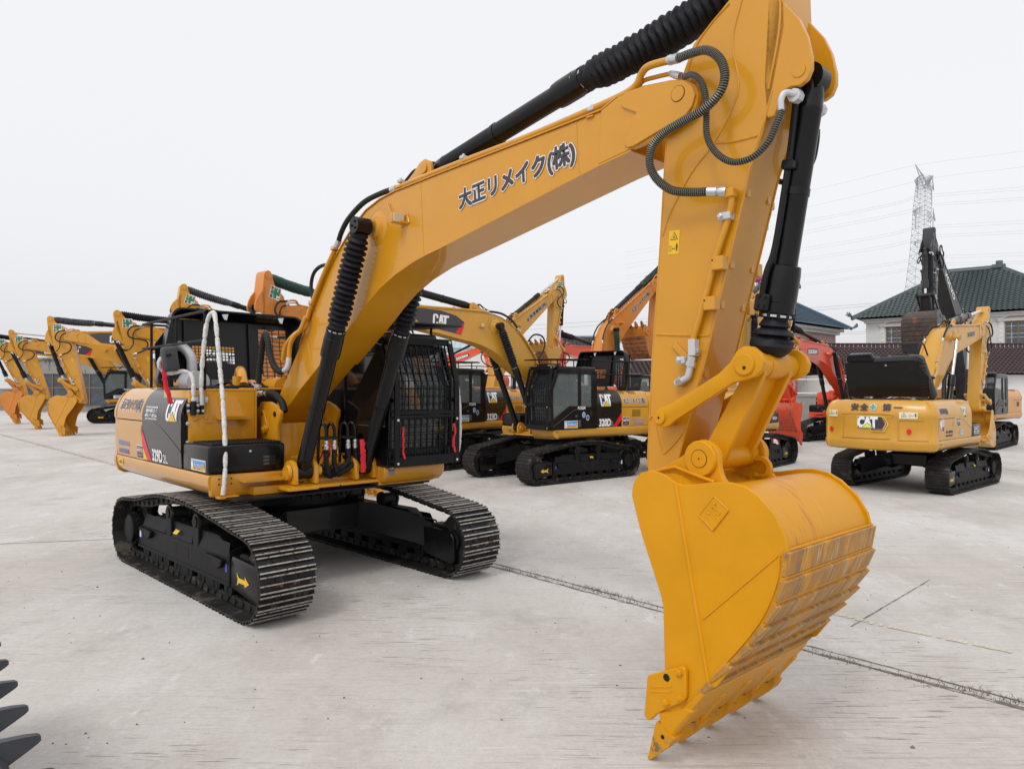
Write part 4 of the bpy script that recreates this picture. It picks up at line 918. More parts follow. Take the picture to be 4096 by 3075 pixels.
STICK = [(6.74, 5.20), (6.80, 5.27), (6.87, 5.29), (6.95, 5.25), (6.985, 5.17), (6.99, 4.9), (7.0, 4.60), (6.917, 4.233), (6.835, 3.971), (6.762, 3.79), (6.631, 3.30), (6.382, 2.403), (6.22, 1.88), (6.18, 1.66), (6.13, 1.60), (6.06, 1.58), (5.99, 1.62), (5.955, 1.70), (5.95, 1.80), (5.996, 2.588), (6.065, 3.38), (6.105, 3.946), (6.125, 4.155), (6.21, 4.46), (6.34, 4.73), (6.50, 4.845), (6.62, 4.93), (6.70, 5.07)]
def bw(z): return .56+.12*min(1, max(0, (1.85-z)/1.6))
BSIDE = [(6.108, 1.644), (6.111, 1.715), (6.135, 1.765), (6.177, 1.805), (6.263, 1.829), (6.369, 1.806), (6.443, 1.768), (6.50, 1.758), (6.572, 1.763), (6.722, 1.793), (6.831, 1.803), (6.93, 1.789), (7.023, 1.741), (7.124, 1.65), (7.192, 1.537), (7.215, 1.43), (7.201, 1.302), (7.159, 1.147), (7.069, .978), (6.942, .811), (6.80, .66), (6.70, .53), (6.508, .275), (6.425, .262), (6.449, .337), (6.427, .609), (6.395, .983), (6.367, 1.061), (6.199, 1.408)]
BWRAP = [(6.15, 1.745), (6.263, 1.795), (6.369, 1.778), (6.47, 1.735), (6.60, 1.735), (6.722, 1.765), (6.831, 1.778), (6.925, 1.765), (7.012, 1.722), (7.108, 1.636), (7.172, 1.53), (7.193, 1.43), (7.18, 1.302), (7.14, 1.15), (7.052, .985), (6.925, .82), (6.78, .665), (6.68, .53), (6.49, .275), (6.42, .262)]

def boom_mesh(mb):
    body = [p for p in BOOM if p[0] < 5.75] ; i = next(k for k, p in enumerate(body) if p == (5.72, 4.532)); body.insert(i+1, (5.80, 4.50)); body.insert(i+2, (5.80, 4.10))
    mb.prism(body, -.235, .235, None, .006)
    tp = [p for p in BOOM[2:15]]; bt = BOOM[23:33]
    def strip(P, off, th):    # flange plate following the edge
        rr = []
        for k, p in enumerate(P):
            a = P[max(k-1, 0)]; b = P[min(k+1, len(P)-1)]; d = Vector((b[0]-a[0], b[1]-a[1])).normalized(); n = Vector((-d.y, d.x))*off
            q0 = (p[0]+n.x, p[1]+n.y); q1 = (p[0]+n.x*(1+th/abs(off)), p[1]+n.y*(1+th/abs(off)))
            rr.append([Vector((q0[0], -.25, q0[1])), Vector((q1[0], -.25, q1[1])), Vector((q1[0], .25, q1[1])), Vector((q0[0], .25, q0[1]))])
        mb.rings(rr, None)
    strip(tp, .002, .012); strip(bt, .002, .012)
    nose = [p for p in BOOM if p[0] > 5.5]
    for a, b in ((-.25, -.205), (.205, .25)): mb.prism(nose, a, b, None, .006)
    pl = [(5.775, 4.50), (5.80, 4.535), (5.90, 4.535), (6.10, 4.515), (6.316, 4.462), (6.38, 4.41), (6.405, 4.345), (6.38, 4.27), (6.33, 4.225), (5.88, 4.122), (5.83, 4.125), (5.80, 4.16), (5.913, 4.359), (5.79, 4.43), (5.77, 4.46)]
    for a, b in ((-.268, -.25), (.25, .268)): mb.prism(pl, a, b, None, .004)
    for s in (-1, 1):
        mb.cyl((SP[0], s*.20, SP[1]), (SP[0], s*.272, SP[1]), .052, None, 28); mb.lathe((SP[0], s*.268, SP[1]), (SP[0], s*.28, SP[1]), [(0, .055), (.0035, .055)], 'hole', 28); mb.cyl((SP[0], s*.268, SP[1]), (SP[0], s*.2745, SP[1]), .050, None, 28)
        mb.lathe((BP[0], s*.23, BP[1]), (BP[0], s*.30, BP[1]), [(0, .20), (.022, .165), (.03, .12), (.07, .10)], None, 32)
        mb.cyl((FP[0], s*.235, FP[1]), (FP[0], s*.375, FP[1]), .12, None, 28)
        # weld seams and section lines
        for pts in ([(3.20, 4.44), (3.26, 3.69)], [(5.30, 4.46), (5.33, 4.045)], [(1.02, 3.36), (.56, 2.90)], [(.75, 3.05), (.95, 2.58)]):
            mb.tube([(x, s*.236, z) for x, z in pts], .004, None, 6)
        mb.tube([(x, s*.24, z) for x, z in [(p.x, p.z) for p in sm([(a, 0, b) for a, b in BOOM[24:33]], 3)]], .007, None, 6)
    # stick cylinder bracket
    for y in (-.15, .11): mb.prism([(2.62, 4.43), (2.95, 4.60), (3.06, 4.68), (3.15, 4.70), (3.23, 4.66), (3.26, 4.58), (3.25, 4.45)], y, y+.04, None, .006, 2)
    mb.cyl((SB[0], -.17, SB[1]), (SB[0], .17, SB[1]), .05, None, 20)
    for x, z in ((.0, 0),): pass
def boom_pipes(mb, detail):
    for s in ((-1, 1) if detail else (-1, 1)):
        y = s*.215
        mb.tube(sm([(6.20, s*.27, 4.64), (6.03, s*.27, 4.655), (5.95, s*.25, 4.635), (5.855, s*.23, 4.56), (5.56, y, 4.535), (4.74, y, 4.502), (3.8, y, 4.495), (2.74, y, 4.475)], 6), .027, 'paint', 12)
        mb.tube(sm([(6.16, s*.20, 4.58), (6.04, s*.2, 4.595), (5.92, s*.2, 4.60), (5.83, s*.17, 4.555), (5.6, s*.16, 4.53), (3.6, s*.16, 4.49)], 6), .016, 'paint', 10)
        mb.tube(sm([(1.52, s*.26, 3.99), (1.24, s*.27, 3.70), (.90, s*.27, 3.30), (.84, s*.29, 3.13), (.62, s*.33, 3.04), (.45, s*.35, 2.93), (.40, s*.36, 2.83), (.37, s*.36, 2.74)], 6), .030, 'paint', 12)
        for x in (5.45, 3.86, 2.82): mb.box(x-.035, x+.035, y-s*.0-.04, y+.04, 4.455, 4.47, 'paint', .003); mb.box(x-.028, x+.028, y-.032, y+.032, 4.51, 4.545, 'silver', .006); mb.bolt((x, y, 4.545), (0, 0, 1), .014, .018, 'silver')
        mb.box(.95, 1.02, min(s*.22, s*.31), max(s*.22, s*.31), 3.395, 3.415, 'paint', .003, M=None); mb.box(.93, 1.0, min(s*.24, s*.30), max(s*.24, s*.30), 3.42, 3.455, 'silver', .005)
        mb.box(1.50, 1.57, min(s*.22, s*.31), max(s*.22, s*.31), 3.985, 4.0, 'paint', .003); mb.box(1.49, 1.55, min(s*.24, s*.30), max(s*.24, s*.30), 4.0, 4.035, 'silver', .005)
def coil(mb, pts, r, detail, m='hose', y0=None):
    P = sm(pts, 14 if detail else 5)
    mb.tube(P, r*.88, m, 10)
    if detail:
        # protective wire spiral
        L = [0]
        for i in range(len(P)-1): L.append(L[-1]+(P[i+1]-P[i]).length)
        turns = int(L[-1]/.0145); n = turns*8; W = []; up = None; j = 0
        for k in range(n+1):
            t = L[-1]*k/n
            while j < len(P)-2 and L[j+1] < t: j += 1
            f = (t-L[j])/max(1e-6, L[j+1]-L[j]); c = P[j].lerp(P[j+1], f); d = (P[j+1]-P[j]).normalized()
            if up is None: up = d.orthogonal()
            up = (up-d*up.dot(d)).normalized(); b = d.cross(up); a = 2*math.pi*k/8
            W.append(c+(up*math.cos(a)+b*math.sin(a))*r)
        mb.tube(W, .0019, 'wire', 4)
def arm_hoses(root, pal, Mb, Ms, detail):
    """hoses that bridge boom nose and stick; follow the stick angle by blending the two poses"""
    def mixp(p, t): 
        v = Vector((p[0], p[1], p[2])); a = Mb @ v; b = Ms @ v; return a.lerp(b, t)
    big = [(6.30, 4.612), (6.43, 4.60), (6.544, 4.57), (6.643, 4.475), (6.686, 4.355), (6.654, 4.249), (6.543, 4.175), (6.383, 4.14), (6.226, 4.10), (6.126, 4.03), (6.10, 3.92), (6.151, 3.81), (6.262, 3.715), (6.40, 3.675), (6.53, 3.655)]
    sml = [(6.30, 4.50), (6.383, 4.482), (6.465, 4.406), (6.516, 4.291), (6.532, 4.158), (6.543, 4.008), (6.609, 3.884), (6.717, 3.801), (6.841, 3.80), (6.942, 3.877), (6.985, 3.99), (7.005, 4.07)]
    for s in (-1, 1):
        mb = MB(); n = len(big)
        coil(mb, [mixp((x, s*(.30+.075*math.sin(math.pi*i/(n-1))), z), i/(n-1)) for i, (x, z) in enumerate(big)], .030, detail and s < 0)
        a, b = mixp((6.20, s*.27, 4.64), 0), mixp((6.30, s*.30, 4.612), 0); mb.lathe(a, b, [(0, .034), (.025, .036), (.03, .028), (.05, .034), (.11, .034)], 'zinc', 12)
        a, b = mixp((6.53, s*.30, 3.655), 1), mixp((6.64, s*.26, 3.64), 1); mb.lathe(a, b, [(-.01, .034), (.05, .034), (.055, .026), (.075, .036), (.11, .036)], 'zinc', 12)
        obj('hydraulic_hose', mb, root, pal)
        mb = MB(); n = len(sml)
        coil(mb, [mixp((x, s*(.24+.10*math.sin(math.pi*i/(n-1))), z), i/(n-1)) for i, (x, z) in enumerate(sml)], .022, detail and s < 0)
        a, b = mixp((6.16, s*.20, 4.58), 0), mixp((6.30, s*.24, 4.50), 0); mb.lathe(a, b, [(0, .02), (.02, .024), (.05, .022), (.055, .027), (.13, .027)], 'zinc', 10)
        mb.tube(sm([mixp((7.0, s*.24, 4.06), 1), mixp((7.0, s*.24, 4.14), 1), mixp((7.02, s*.22, 4.18), 1), mixp((7.06, s*.18, 4.17), 1)], 5), .02, 'silver', 10); c = mixp((7.055, s*.16, 4.165), 1); mb.cyl(c-Vector((0, .03, 0)), c+Vector((0, .03, 0)), .042, 'silver', 8)
        obj('hydraulic_hose', mb, root, pal)
def stick_mesh(mb, detail=True):
    mb.prism(STICK, -.19, .19, None, .006)
    ear = [(6.90, 4.95), (6.998, 4.75), (7.09, 4.62), (7.14, 4.50), (7.168, 4.365), (7.167, 4.293), (7.14, 4.235), (7.09, 4.212), (7.04, 4.222), (6.99, 4.21), (6.955, 4.13), (6.93, 4.07), (6.88, 4.07), (6.86, 4.3)]
    for a, b in ((-.19, -.15), (.15, .19)): mb.prism(ear, a, b, None, .005)
    for s in (-1, 1):
        Y = s*.191
        mb.cyl((EA[0], s*.15, EA[1]), (EA[0], s*.196, EA[1]), .042, None, 24); mb.cyl((SA[0], s*.15, SA[1]), (SA[0], s*.21, SA[1]), .09, None, 24)
        mb.lathe((SP[0], s*.18, SP[1]), (SP[0], s*.2, SP[1]), [(0, .16), (.006, .155), (.012, .15)], None, 32)
        mb.cyl((HP[0], s*.15, HP[1]), (HP[0], s*.26, HP[1]), .10, None, 24)
        for pts in ([(6.78, 5.15), (6.706, 4.885), (6.651, 4.709), (6.645, 4.581), (6.685, 4.362), (6.645, 4.217), (6.499, 4.007), (6.322, 3.844), (6.15, 3.60), (6.085, 3.45)], [(6.499, 4.007), (6.65, 3.98), (6.814, 3.976)], [(6.62, 4.90), (6.489, 4.82), (6.36, 4.70), (6.28, 4.5)], [(6.97, 4.9), (6.965, 4.6), (6.89, 4.25)],
                    [(5.965, 2.14), (5.997, 2.17), (6.02, 2.12), (6.043, 2.021), (6.075, 1.93), (6.095, 1.912), (6.12, 1.925), (6.20, 2.00), (6.275, 2.09)], [(6.03, 2.755), (6.25, 2.735), (6.46, 2.722)]):
            mb.tube([(p.x, Y, p.z) for p in sm([(a, 0, b) for a, b in pts], 4)], .008, None, 6)
        mb.tube([(x, s*.187, z) for x, z in STICK[7:12]], .009, None, 6); mb.tube([(x, s*.187, z) for x, z in STICK[18:23]], .008, None, 6)
        # small bosses welded on the front edge
        for z in (3.62, 3.17, 2.91, 2.45): 
            x = 6.22+(z-1.88)*.272
            mb.box(x-.01, x+.035, s*.13-.022, s*.13+.022, z-.01, z+.05, None, .005)
def stick_pipe(mb, s):
    Y = s*.225
    mb.tube(sm([(6.65, s*.25, 3.635), (6.662, s*.24, 3.58), (6.62, Y, 3.45), (6.53, Y, 3.22), (6.44, Y, 2.93), (6.36, Y, 2.70)], 5), .022, 'paint', 12)
    mb.box(6.625, 6.69, min(s*.21, s*.28), max(s*.21, s*.28), 3.60, 3.66, 'paint', .008)
    for x, z in ((6.615, 3.49), ): mb.box(x-.045, x+.04, Y-.035, Y+.035, z-.025, z+.025, 'silver', .006); mb.bolt((x-.025, Y+s*.035, z), (0, s, 0), .016, .02, 'zinc')
    for x, z in ((6.53, 3.19), (6.47, 2.93)): mb.box(x-.01, x+.075, min(s*.19, s*.262), max(s*.19, s*.262), z-.045, z+.045, 'paint', .004); mb.cyl((x, s*.262, z+.02), (x, s*.265, z+.02), .006, 'hole', 8)
    mb.box(6.335, 6.39, Y-.033, Y+.033, 2.585, 2.70, 'silver', .006); mb.bolt((6.39, Y+s*.0, 2.62), (1, 0, 0), .018, .02, 'zinc')
    mb.cyl((6.352, Y, 2.585), (6.342, Y, 2.545), .030, 'zinc', 6); mb.cyl((6.342, Y, 2.545), (6.335, Y, 2.52), .034, 'silver', 6)
    mb.tube(sm([(6.34, Y, 2.54), (6.325, Y, 2.47), (6.31, Y, 2.44), (6.27, Y, 2.42)], 4), .024, 'silver', 12); mb.cyl((6.275, Y, 2.422), (6.235, Y, 2.405), .033, 'zinc', 6); mb.cyl((6.24, Y, 2.407), (6.225, Y, 2.40), .028, 'silver', 12)
    mb.box(6.245, 6.31, min(Y, Y+s*.04), max(Y, Y+s*.04), 2.535, 2.585, 'silver', .006); mb.bolt((6.27, Y+s*.04, 2.56), (0, s, 0), .016, .016, 'zinc')
    mb.prism([(6.17, 2.66), (6.20, 2.69), (6.34, 2.56), (6.37, 2.54), (6.36, 2.50), (6.32, 2.52)], min(s*.19, s*.21), max(s*.19, s*.21), 'paint', .003)
def bucket_mesh(mb):
    mb.prism(BSIDE, lambda p, q: -bw(q), lambda p, q: -bw(q)+.028, 'bpaint', .004)
    mb.prism(BSIDE, lambda p, q: bw(q)-.028, lambda p, q: bw(q), 'bpaint', .004)
    W = [(p.x, p.z) for p in sm([(a, 0, b) for a, b in BWRAP], 3)]
    def shellW(P, off, th, e, m):
        rr = []
        for k, p in enumerate(P):
            a = P[max(k-1, 0)]; b = P[min(k+1, len(P)-1)]; d = Vector((b[0]-a[0], b[1]-a[1])).normalized(); n = Vector((-d.y, d.x))
            q0 = (p[0]+n.x*off, p[1]+n.y*off); q1 = (p[0]+n.x*(off+th), p[1]+n.y*(off+th)); y = bw(p[1])+e
            rr.append([Vector((q0[0], -y, q0[1])), Vector((q1[0], -y, q1[1])), Vector((q1[0], y, q1[1])), Vector((q0[0], y, q0[1]))])
        mb.rings(rr, m)
    shellW(W, -.022, .020, -.026, 'scr')
    # lip plate and rows of adapters
    mb.prism([(6.70, .555), (6.725, .53), (6.52, .245), (6.42, .225), (6.405, .25), (6.48, .30)], -.675, .675, 'bpaint', .006)
    # raised bar along the lower side edge, weld seams, pressed badge
    for s in (-1, 1):
        def W3(p, q, d=.002): return (p, s*(bw(q)+d), q)
        bar = [(7.165, 1.43), (7.154, 1.28), (7.081, 1.08), (6.956, .885), (6.773, .657)]
        mb.tube([W3(p.x, p.z) for p in sm([(a, 0, b) for a, b in bar], 5)], .007, 'bpaint', 6)
        mb.tube([W3(a, b, .0) for a, b in ((6.453, 1.765), (6.60, 1.18), (6.749, .588))], .014, 'bpaint', 8); mb.tube([W3(7.16, 1.43), W3(6.689, .966)], .005, 'bpaint', 6)
        mb.prism([(6.68, .46), (6.75, .575), (6.80, .60), (6.90, .74), (6.86, .76), (6.74, .62), (6.66, .50)], s*(bw(.6)-.0)-.006, s*bw(.6)+.012, 'bpaint', .004)
        dg = [(6.735, 1.715), (6.84, 1.640), (6.737, 1.503), (6.632, 1.583)]
        c = (6.736, 1.61)
        mb.prism(dg, lambda p, q: s*(bw(q)-.002), lambda p, q: s*(bw(q)+.006), 'bpaint', .003)
        for i in range(4): mb.tube([W3(dg[i][0]*.96+c[0]*.04, dg[i][1]*.96+c[1]*.04, .007), W3(dg[(i+1) % 4][0]*.96+c[0]*.04, dg[(i+1) % 4][1]*.96+c[1]*.04, .007)], .004, 'bpaint', 6)
    F = plane((6.736-.615*.058+.79*.036, -bw(1.61)-.004, 1.61-.79*.058-.615*.036), (.615, 0, .79), (-.79, 0, .615), (0, -1, 0))
    for k_, L_ in enumerate(CATL): mb.prism([(x*.116, y*.072) for x, y in L_], .0, .006, 'bpaint', .002, f=lambda p, q, d: F(p, q, d))
def bucket_parts(root, bk, pal, M, detail):
    def wearp(mb):
        # lapped wear plates on the heel: upper edge proud of the one above
        Z = [(1.452, 1.315), (1.30, 1.175), (1.16, 1.045), (1.03, .915), (.90, .775), (.76, .635), (.62, .50)]
        def atz(z):
            P = BWRAP[9:19]
            for a, b in zip(P, P[1:]):
                if b[1] <= z <= a[1]: f = (a[1]-z)/(a[1]-b[1]); return a[0]+f*(b[0]-a[0])
            return P[-1][0]
        for i, (za, zb) in enumerate(Z):
            xa, xb = atz(za), atz(zb); d = Vector((xb-xa, zb-za)).normalized(); n = Vector((-d.y, d.x))
            if n.x < 0: n = -n
            o0, o1 = .040, .022
            y = bw((za+zb)/2)+.018+(i % 2)*.006
            pts = [(xa, za), (xa+n.x*o0, za+n.y*o0), (xb+n.x*o1, zb+n.y*o1), (xb, zb)]
            mb.prism(pts, -y, y, 'wear', .003)
            mb.tube([(xa+n.x*.012, -y+.01, za+n.y*.012+.006), (xa+n.x*.012, y-.01, za+n.y*.012+.006)], .009, 'bpaint', 6)
    obj('wear_plate', cached('wear_plate', wearp), bk, pal)
    def ears(mb, sd):
        E = [(6.03, 1.60), (5.985, 1.66), (5.99, 1.73), (6.04, 1.775), (6.101, 1.795), (6.20, 1.835), (6.294, 1.885), (6.36, 1.93), (6.40, 1.98), (6.44, 2.015), (6.487, 2.03), (6.54, 2.022), (6.585, 1.995), (6.608, 1.95), (6.612, 1.90), (6.62, 1.84), (6.64, 1.79), (6.68, 1.745), (6.6, 1.70), (6.2, 1.66)]
        mb.prism(E, min(sd*.275, sd*.325), max(sd*.275, sd*.325), 'bpaint', .006)
        for s in (sd,):
            mb.lathe((P2[0], s*.27, P2[1]), (P2[0], s*.39, P2[1]), [(0, .118), (.075, .118), (.085, .11)], 'bpaint', 40)
            mb.lathe((P2[0], s*.354, P2[1]), (P2[0], s*.36, P2[1]), [(0, .060), (.0025, .060)], 'hole', 36); mb.cyl((P2[0], s*.35, P2[1]), (P2[0], s*.358, P2[1]), .056, 'bpaint', 36); mb.cyl((P2[0], s*.358, P2[1]), (P2[0], s*.3585, P2[1]), .006, 'hole', 10)
            mb.cyl((HP[0], s*.26, HP[1]), (HP[0], s*.36, HP[1]), .085, 'bpaint', 28)
        if sd < 0: mb.tube([(6.15, -.35, 1.80), (6.30, -.35, 1.84), (6.45, -.35, 1.80), (6.60, -.35, 1.765)], .012, 'bpaint', 8); return
        hk = []
        for i in range(15): a = R(-150+i*19.5); hk.append((6.60+.088*math.cos(a), 1.81+.088*math.sin(a)))
        for i in range(15): a = R(123-i*18.5); hk.append((6.60+.05*math.cos(a), 1.815+.05*math.sin(a)))
        mb.prism(hk, .215, .25, 'bpaint', .004); mb.box(6.53, 6.69, .215, .25, 1.72, 1.77, 'bpaint')
    for sd in (-1, 1): obj('ear_plate', cached(('ear_plate', sd), lambda mb, sd=sd: ears(mb, sd)), bk, pal)
    for i in range(5):
        y = -.645+i*.3225
        def tooth(mb, y=y):
            mb.prism([(6.40, .335), (6.50, .365), (6.60, .42), (6.655, .415), (6.53, .255), (6.50, .195), (6.41, .245)], y-.04, y+.04, 'bpaint', .012)
            rr = []
            for (x0, z0, x1, z1, hw) in ((6.395, .270, 6.520, .205, .055), (6.375, .20, 6.485, .145, .052), (6.345, .09, 6.40, .065, .046), (6.318, .012, 6.332, .004, .040)):
                rr.append([Vector((x0, y-hw, z0)), Vector((x1, y-hw, z1)), Vector((x1, y+hw, z1)), Vector((x0, y+hw, z0))])
            mb.rings(rr, 'teeth'); mb.cyl((6.445, y-.055, .195), (6.445, y-.058, .195), .013, 'hole', 12)
        obj('tooth', cached(('tooth', i), tooth), bk, pal)
    for s in (-1, 1):
        def cutter(mb, s=s):
            P = [(6.324, .536), (6.34, .548), (6.577, .666), (6.595, .667), (6.608, .655), (6.614, .50), (6.60, .462), (6.443, .355), (6.398, .319), (6.345, .262), (6.322, .255), (6.298, .275), (6.306, .359)]
            y = bw(.5)
            mb.prism(P, s*y-.0 if s > 0 else s*y-.035, s*y+.035 if s > 0 else s*y, 'bpaint', .006)
            for x, z in ((6.570, .632), (6.578, .478), (6.472, .418)): mb.bolt((x, s*(y+.035), z), (0, s, 0), .022, .022, 'bpaint'); mb.cyl((x, s*(y+.057), z), (x, s*(y+.062), z), .010, 'bpaint', 12)
            mb.cyl((6.472, s*(y+.034), .57), (6.472, s*(y+.0365), .57), .024, 'hole', 16)
            for z0 in (.47, .44): mb.prism([(6.345, z0), (6.36, z0+.012), (6.52, z0+.065), (6.50, z0+.045)], s*(y+.035)-.004, s*(y+.035)+.008, 'bpaint', .002)
        obj('side_cutter', cached(('side_cutter', s), cutter), bk, pal)

def cylinder(root, name, p, q, y, blen, rb, rh, rr_, bellow, pal, rbel, extra=0, bend=0, pleat=None, eye=.09, crumple=False, rodeye=.09):
    D = math.dist(p, q); Mx = along(p, q, y)
    def barrel(mb):
        mb.cyl((0, -.06-extra, 0), (0, .06+extra, 0), eye, 'cyl', 24)
        mb.lathe((0, 0, 0), (1, 0, 0), [(.02, rb*.8), (.10, rb*.98), (.16, rb), (.17, rb*1.03), (.20, rb*1.03), (.205, rb), (blen-.34, rb), (blen-.33, rh*.96), (blen-.28, rh), (blen-.1, rh), (blen-.095, rh*.97), (blen-.03, rh*.97), (blen-.025, rh*.9), (blen, rh*.85)], 'cyl', 36)
        for k in range(10): a = 2*math.pi*k/10; mb.cyl((blen-.03, rh*.88*math.cos(a), rh*.88*math.sin(a)), (blen+.006, rh*.88*math.cos(a), rh*.88*math.sin(a)), .012, 'cyl', 8)
        mb.lathe((blen*.45, 0, 0), (blen, 0, 0), [(0, rb*1.0), (.0, rb*1.07), (.045, rb*1.07), (.045, rb)], 'cyl', 30, cap=False)
    b = obj(name, cached((name, round(blen, 3), round(rb, 3), extra), barrel), root, pal, Mx)
    mb = MB(); mb.lathe((0, 0, 0), (1, 0, 0), [(blen-.1, rr_), (D-.06, rr_)], 'chrome', 24); mb.cyl((D, -.05-extra, 0), (D, .05+extra, 0), rodeye, 'cyl' if bellow else 'paint', 24)
    if extra: 
        for k in range(3): a = k*2.1; mb.cyl((D+.04*math.cos(a), -.05-extra, .04*math.sin(a)), (D+.04*math.cos(a), -.065-extra, .04*math.sin(a)), .012, 'cyl', 8)
    obj('piston_rod', mb, b, pal)
    if bellow:
        mb = MB(); x0, x1 = blen-.005, D-rodeye*.75; L = x1-x0; n = max(3, int(L/(pleat or .048))); prof = []; rin = rr_+.018
        rnd = random.Random(3)
        if crumple:
            prof = [(0, rr_+.03), (L*.10, rbel*.62), (L*.22, rbel*.80), (L*.27, rbel*.60), (L*.36, rbel*.95), (L*.44, rbel*1.02), (L*.48, rbel*.72), (L*.56, rbel*.98), (L*.64, rbel*1.04), (L*.72, rbel*1.0), (L*.82, rbel*.93), (L*.93, rbel*.68), (L, rbel*.4)]
        else:
            for i in range(n):
                k = 1 if bend == 0 else 1+.12*math.sin(math.pi*i/n)
                t0 = L*i/n; dt = L/n; e = min(1, (i+1)/2.5, (n-i)/2.5)
                ro = rin+(rbel-rin)*k*max(.55, e)*(1+rnd.uniform(-.05, .05))
                prof += [(t0, rin+(rbel-rin)*(.30 if not bend else .62)), (t0+dt*.38, ro*.985), (t0+dt*.52, ro), (t0+dt*.64, ro*.97)]
            prof.append((L, rin))
        mb.lathe((x0, 0, 0), (x0+1, 0, 0), prof, 'bel', 40, jit=.05 if crumple else .018)
        mb.lathe((x0-.012, 0, 0), (x0+1, 0, 0), [(0, rh*.8), (.0, rh*.9), (.014, rh*.9), (.014, rh*.8)], 'zinc', 30, cap=False)
        if bend:
            for v in mb.bm.verts:
                t = (v.co.x-x0)/L
                if 0 < t < 1: v.co.z -= bend*math.sin(math.pi*t); v.co.x += .012*math.sin(v.co.z*40)
        obj('bellows_cover', mb, b, {**pal, 'bel': bellow})
    return b

def arm(root, pal, o):
    db, ds, dk = o.get('db', 0), o.get('ds', 0), o.get('dk', 0); detail = o.get('detail', False)
    Mb = rotm(FP, db); Ms = Mb @ rotm(SP, ds); Mk = Ms @ rotm(HP, dk)
    bm_ = obj('boom', cached('boom', boom_mesh), root, pal, Mb)
    obj('boom_pipe', cached(('boom_pipe', detail), lambda mb: boom_pipes(mb, detail)), bm_, pal)
    st = obj('stick', cached('stick', stick_mesh), root, pal, Ms)
    for s in (-1, 1): obj('stick_pipe', cached(('stick_pipe', s), lambda mb, s=s: stick_pipe(mb, s)), st, pal)
    bk = obj('bucket', cached('bucket', bucket_mesh), root, {**pal, 'shade': pal.get('bpaint', paint_bucket)}, Mk); bucket_parts(root, bk, pal, Mk, detail)
    p1, p2 = ap(Ms, P1), ap(Mk, P2); j = solveJ(p1, p2)
    LK = [(6.105, 2.15), (6.115, 2.20), (6.15, 2.232), (6.228, 2.256), (6.443, 2.368), (6.618, 2.466), (6.696, 2.534), (6.74, 2.60), (6.79, 2.632), (6.85, 2.625), (6.90, 2.585), (6.925, 2.53), (6.91, 2.475), (6.869, 2.44), (6.80, 2.418), (6.721, 2.405), (6.618, 2.345), (6.387, 2.212), (6.279, 2.15), (6.228, 2.108), (6.17, 2.095), (6.125, 2.11)]
    for s in (-1, 1):
        def link(mb, s=s):
            mb.prism(LK, min(s*.275, s*.325), max(s*.275, s*.325), 'bpaint', .008, 2)
            mb.lathe((JP[0]+.015, s*.32, JP[1]), (JP[0]+.015, s*.35, JP[1]), [(0, .068), (.016, .068), (.022, .062)], 'bpaint', 36); mb.cyl((JP[0]+.02, s*.342, JP[1]-.02), (JP[0]+.02, s*.343, JP[1]-.02), .012, 'hole', 12)
            mb.lathe((P1[0], s*.20, P1[1]), (P1[0], s*.36, P1[1]), [(0, .06), (.135, .046), (.137, .046), (.14, .042)], 'bpaint', 30); mb.cyl((P1[0], s*.34, P1[1]), (P1[0], s*.341, P1[1]), .009, 'hole', 10)
        obj('side_link', cached(('side_link', s), link), root, pal, seg(P1, JP, p1, j))
    def hlink(mb):
        PL = [(6.735, 2.50), (6.70, 2.44), (6.44, 2.00), (6.40, 1.92), (6.43, 1.84), (6.50, 1.82), (6.56, 1.86), (6.60, 1.95), (6.86, 2.46), (6.85, 2.55), (6.79, 2.59)]
        for a, b in ((-.19, -.145), (.145, .19)): mb.prism(PL, a, b, 'bpaint', .006)
        mb.prism([(6.755, 2.46), (6.52, 1.98), (6.545, 1.965), (6.78, 2.445)], -.145, .145, 'bpaint')
        mb.cyl((JP[0], -.265, JP[1]), (JP[0], -.085, JP[1]), .082, 'bpaint', 32); mb.cyl((JP[0], .085, JP[1]), (JP[0], .265, JP[1]), .082, 'bpaint', 32); mb.cyl((JP[0], -.085, JP[1]), (JP[0], .085, JP[1]), .088, 'bpaint', 32)
        mb.cyl((P2[0], -.265, P2[1]), (P2[0], .265, P2[1]), .085, 'bpaint', 32)
    obj('bucket_link', cached('bucket_link', hlink), root, pal, seg(JP, P2, j, p2))
    e, a_, sb, bp = ap(Ms, EA), ap(Ms, SA), ap(Mb, SB), ap(Mb, BP)
    bc = cylinder(root, 'bucket_cylinder', e, j, 0, 1.50, .083, .112, .045, o.get('bel_bucket', None), pal, .135, crumple=o.get('crumple', False), rodeye=.075)
    def sidepipe(mb):
        mb.tube(sm([(.02, -.115, -.02), (.10, -.12, -.03), (.25, -.105, -.03), (.55, -.105, -.02), (1.05, -.11, -.02), (1.22, -.13, -.04), (1.40, -.125, -.05)], 5), .022, 'cyl', 10)
        mb.box(.52, .58, -.15, .09, -.05, .03, 'cyl', .01); mb.box(1.36, 1.47, -.15, -.08, -.09, .01, 'cyl', .012)
        for dx, dz in ((.02, -.02), (.02, -.06), (.08, -.02), (.08, -.06)): mb.cyl((1.36+dx, -.15, dz), (1.36+dx, -.158, dz), .012, 'cyl', 10); mb.cyl((1.36+dx, -.1585, dz), (1.36+dx, -.159, dz), .006, 'hole', 8)
    obj('cylinder_pipe', cached('cylinder_pipe', sidepipe), bc, pal)
    cylinder(root, 'stick_cylinder', sb, a_, 0, 2.08, .094, .112, .055, o.get('bel_stick', rubber), pal, .134, bend=.05 if detail else .03, pleat=.062)
    for s in (-1, 1): cylinder(root, 'boom_cylinder', CB, bp, s*.43, 1.84, .088, .112, .05, o.get('bel_boom', rubber), pal, .126, extra=.04, pleat=.062)
    arm_hoses(root, pal, Mb, Ms, detail)
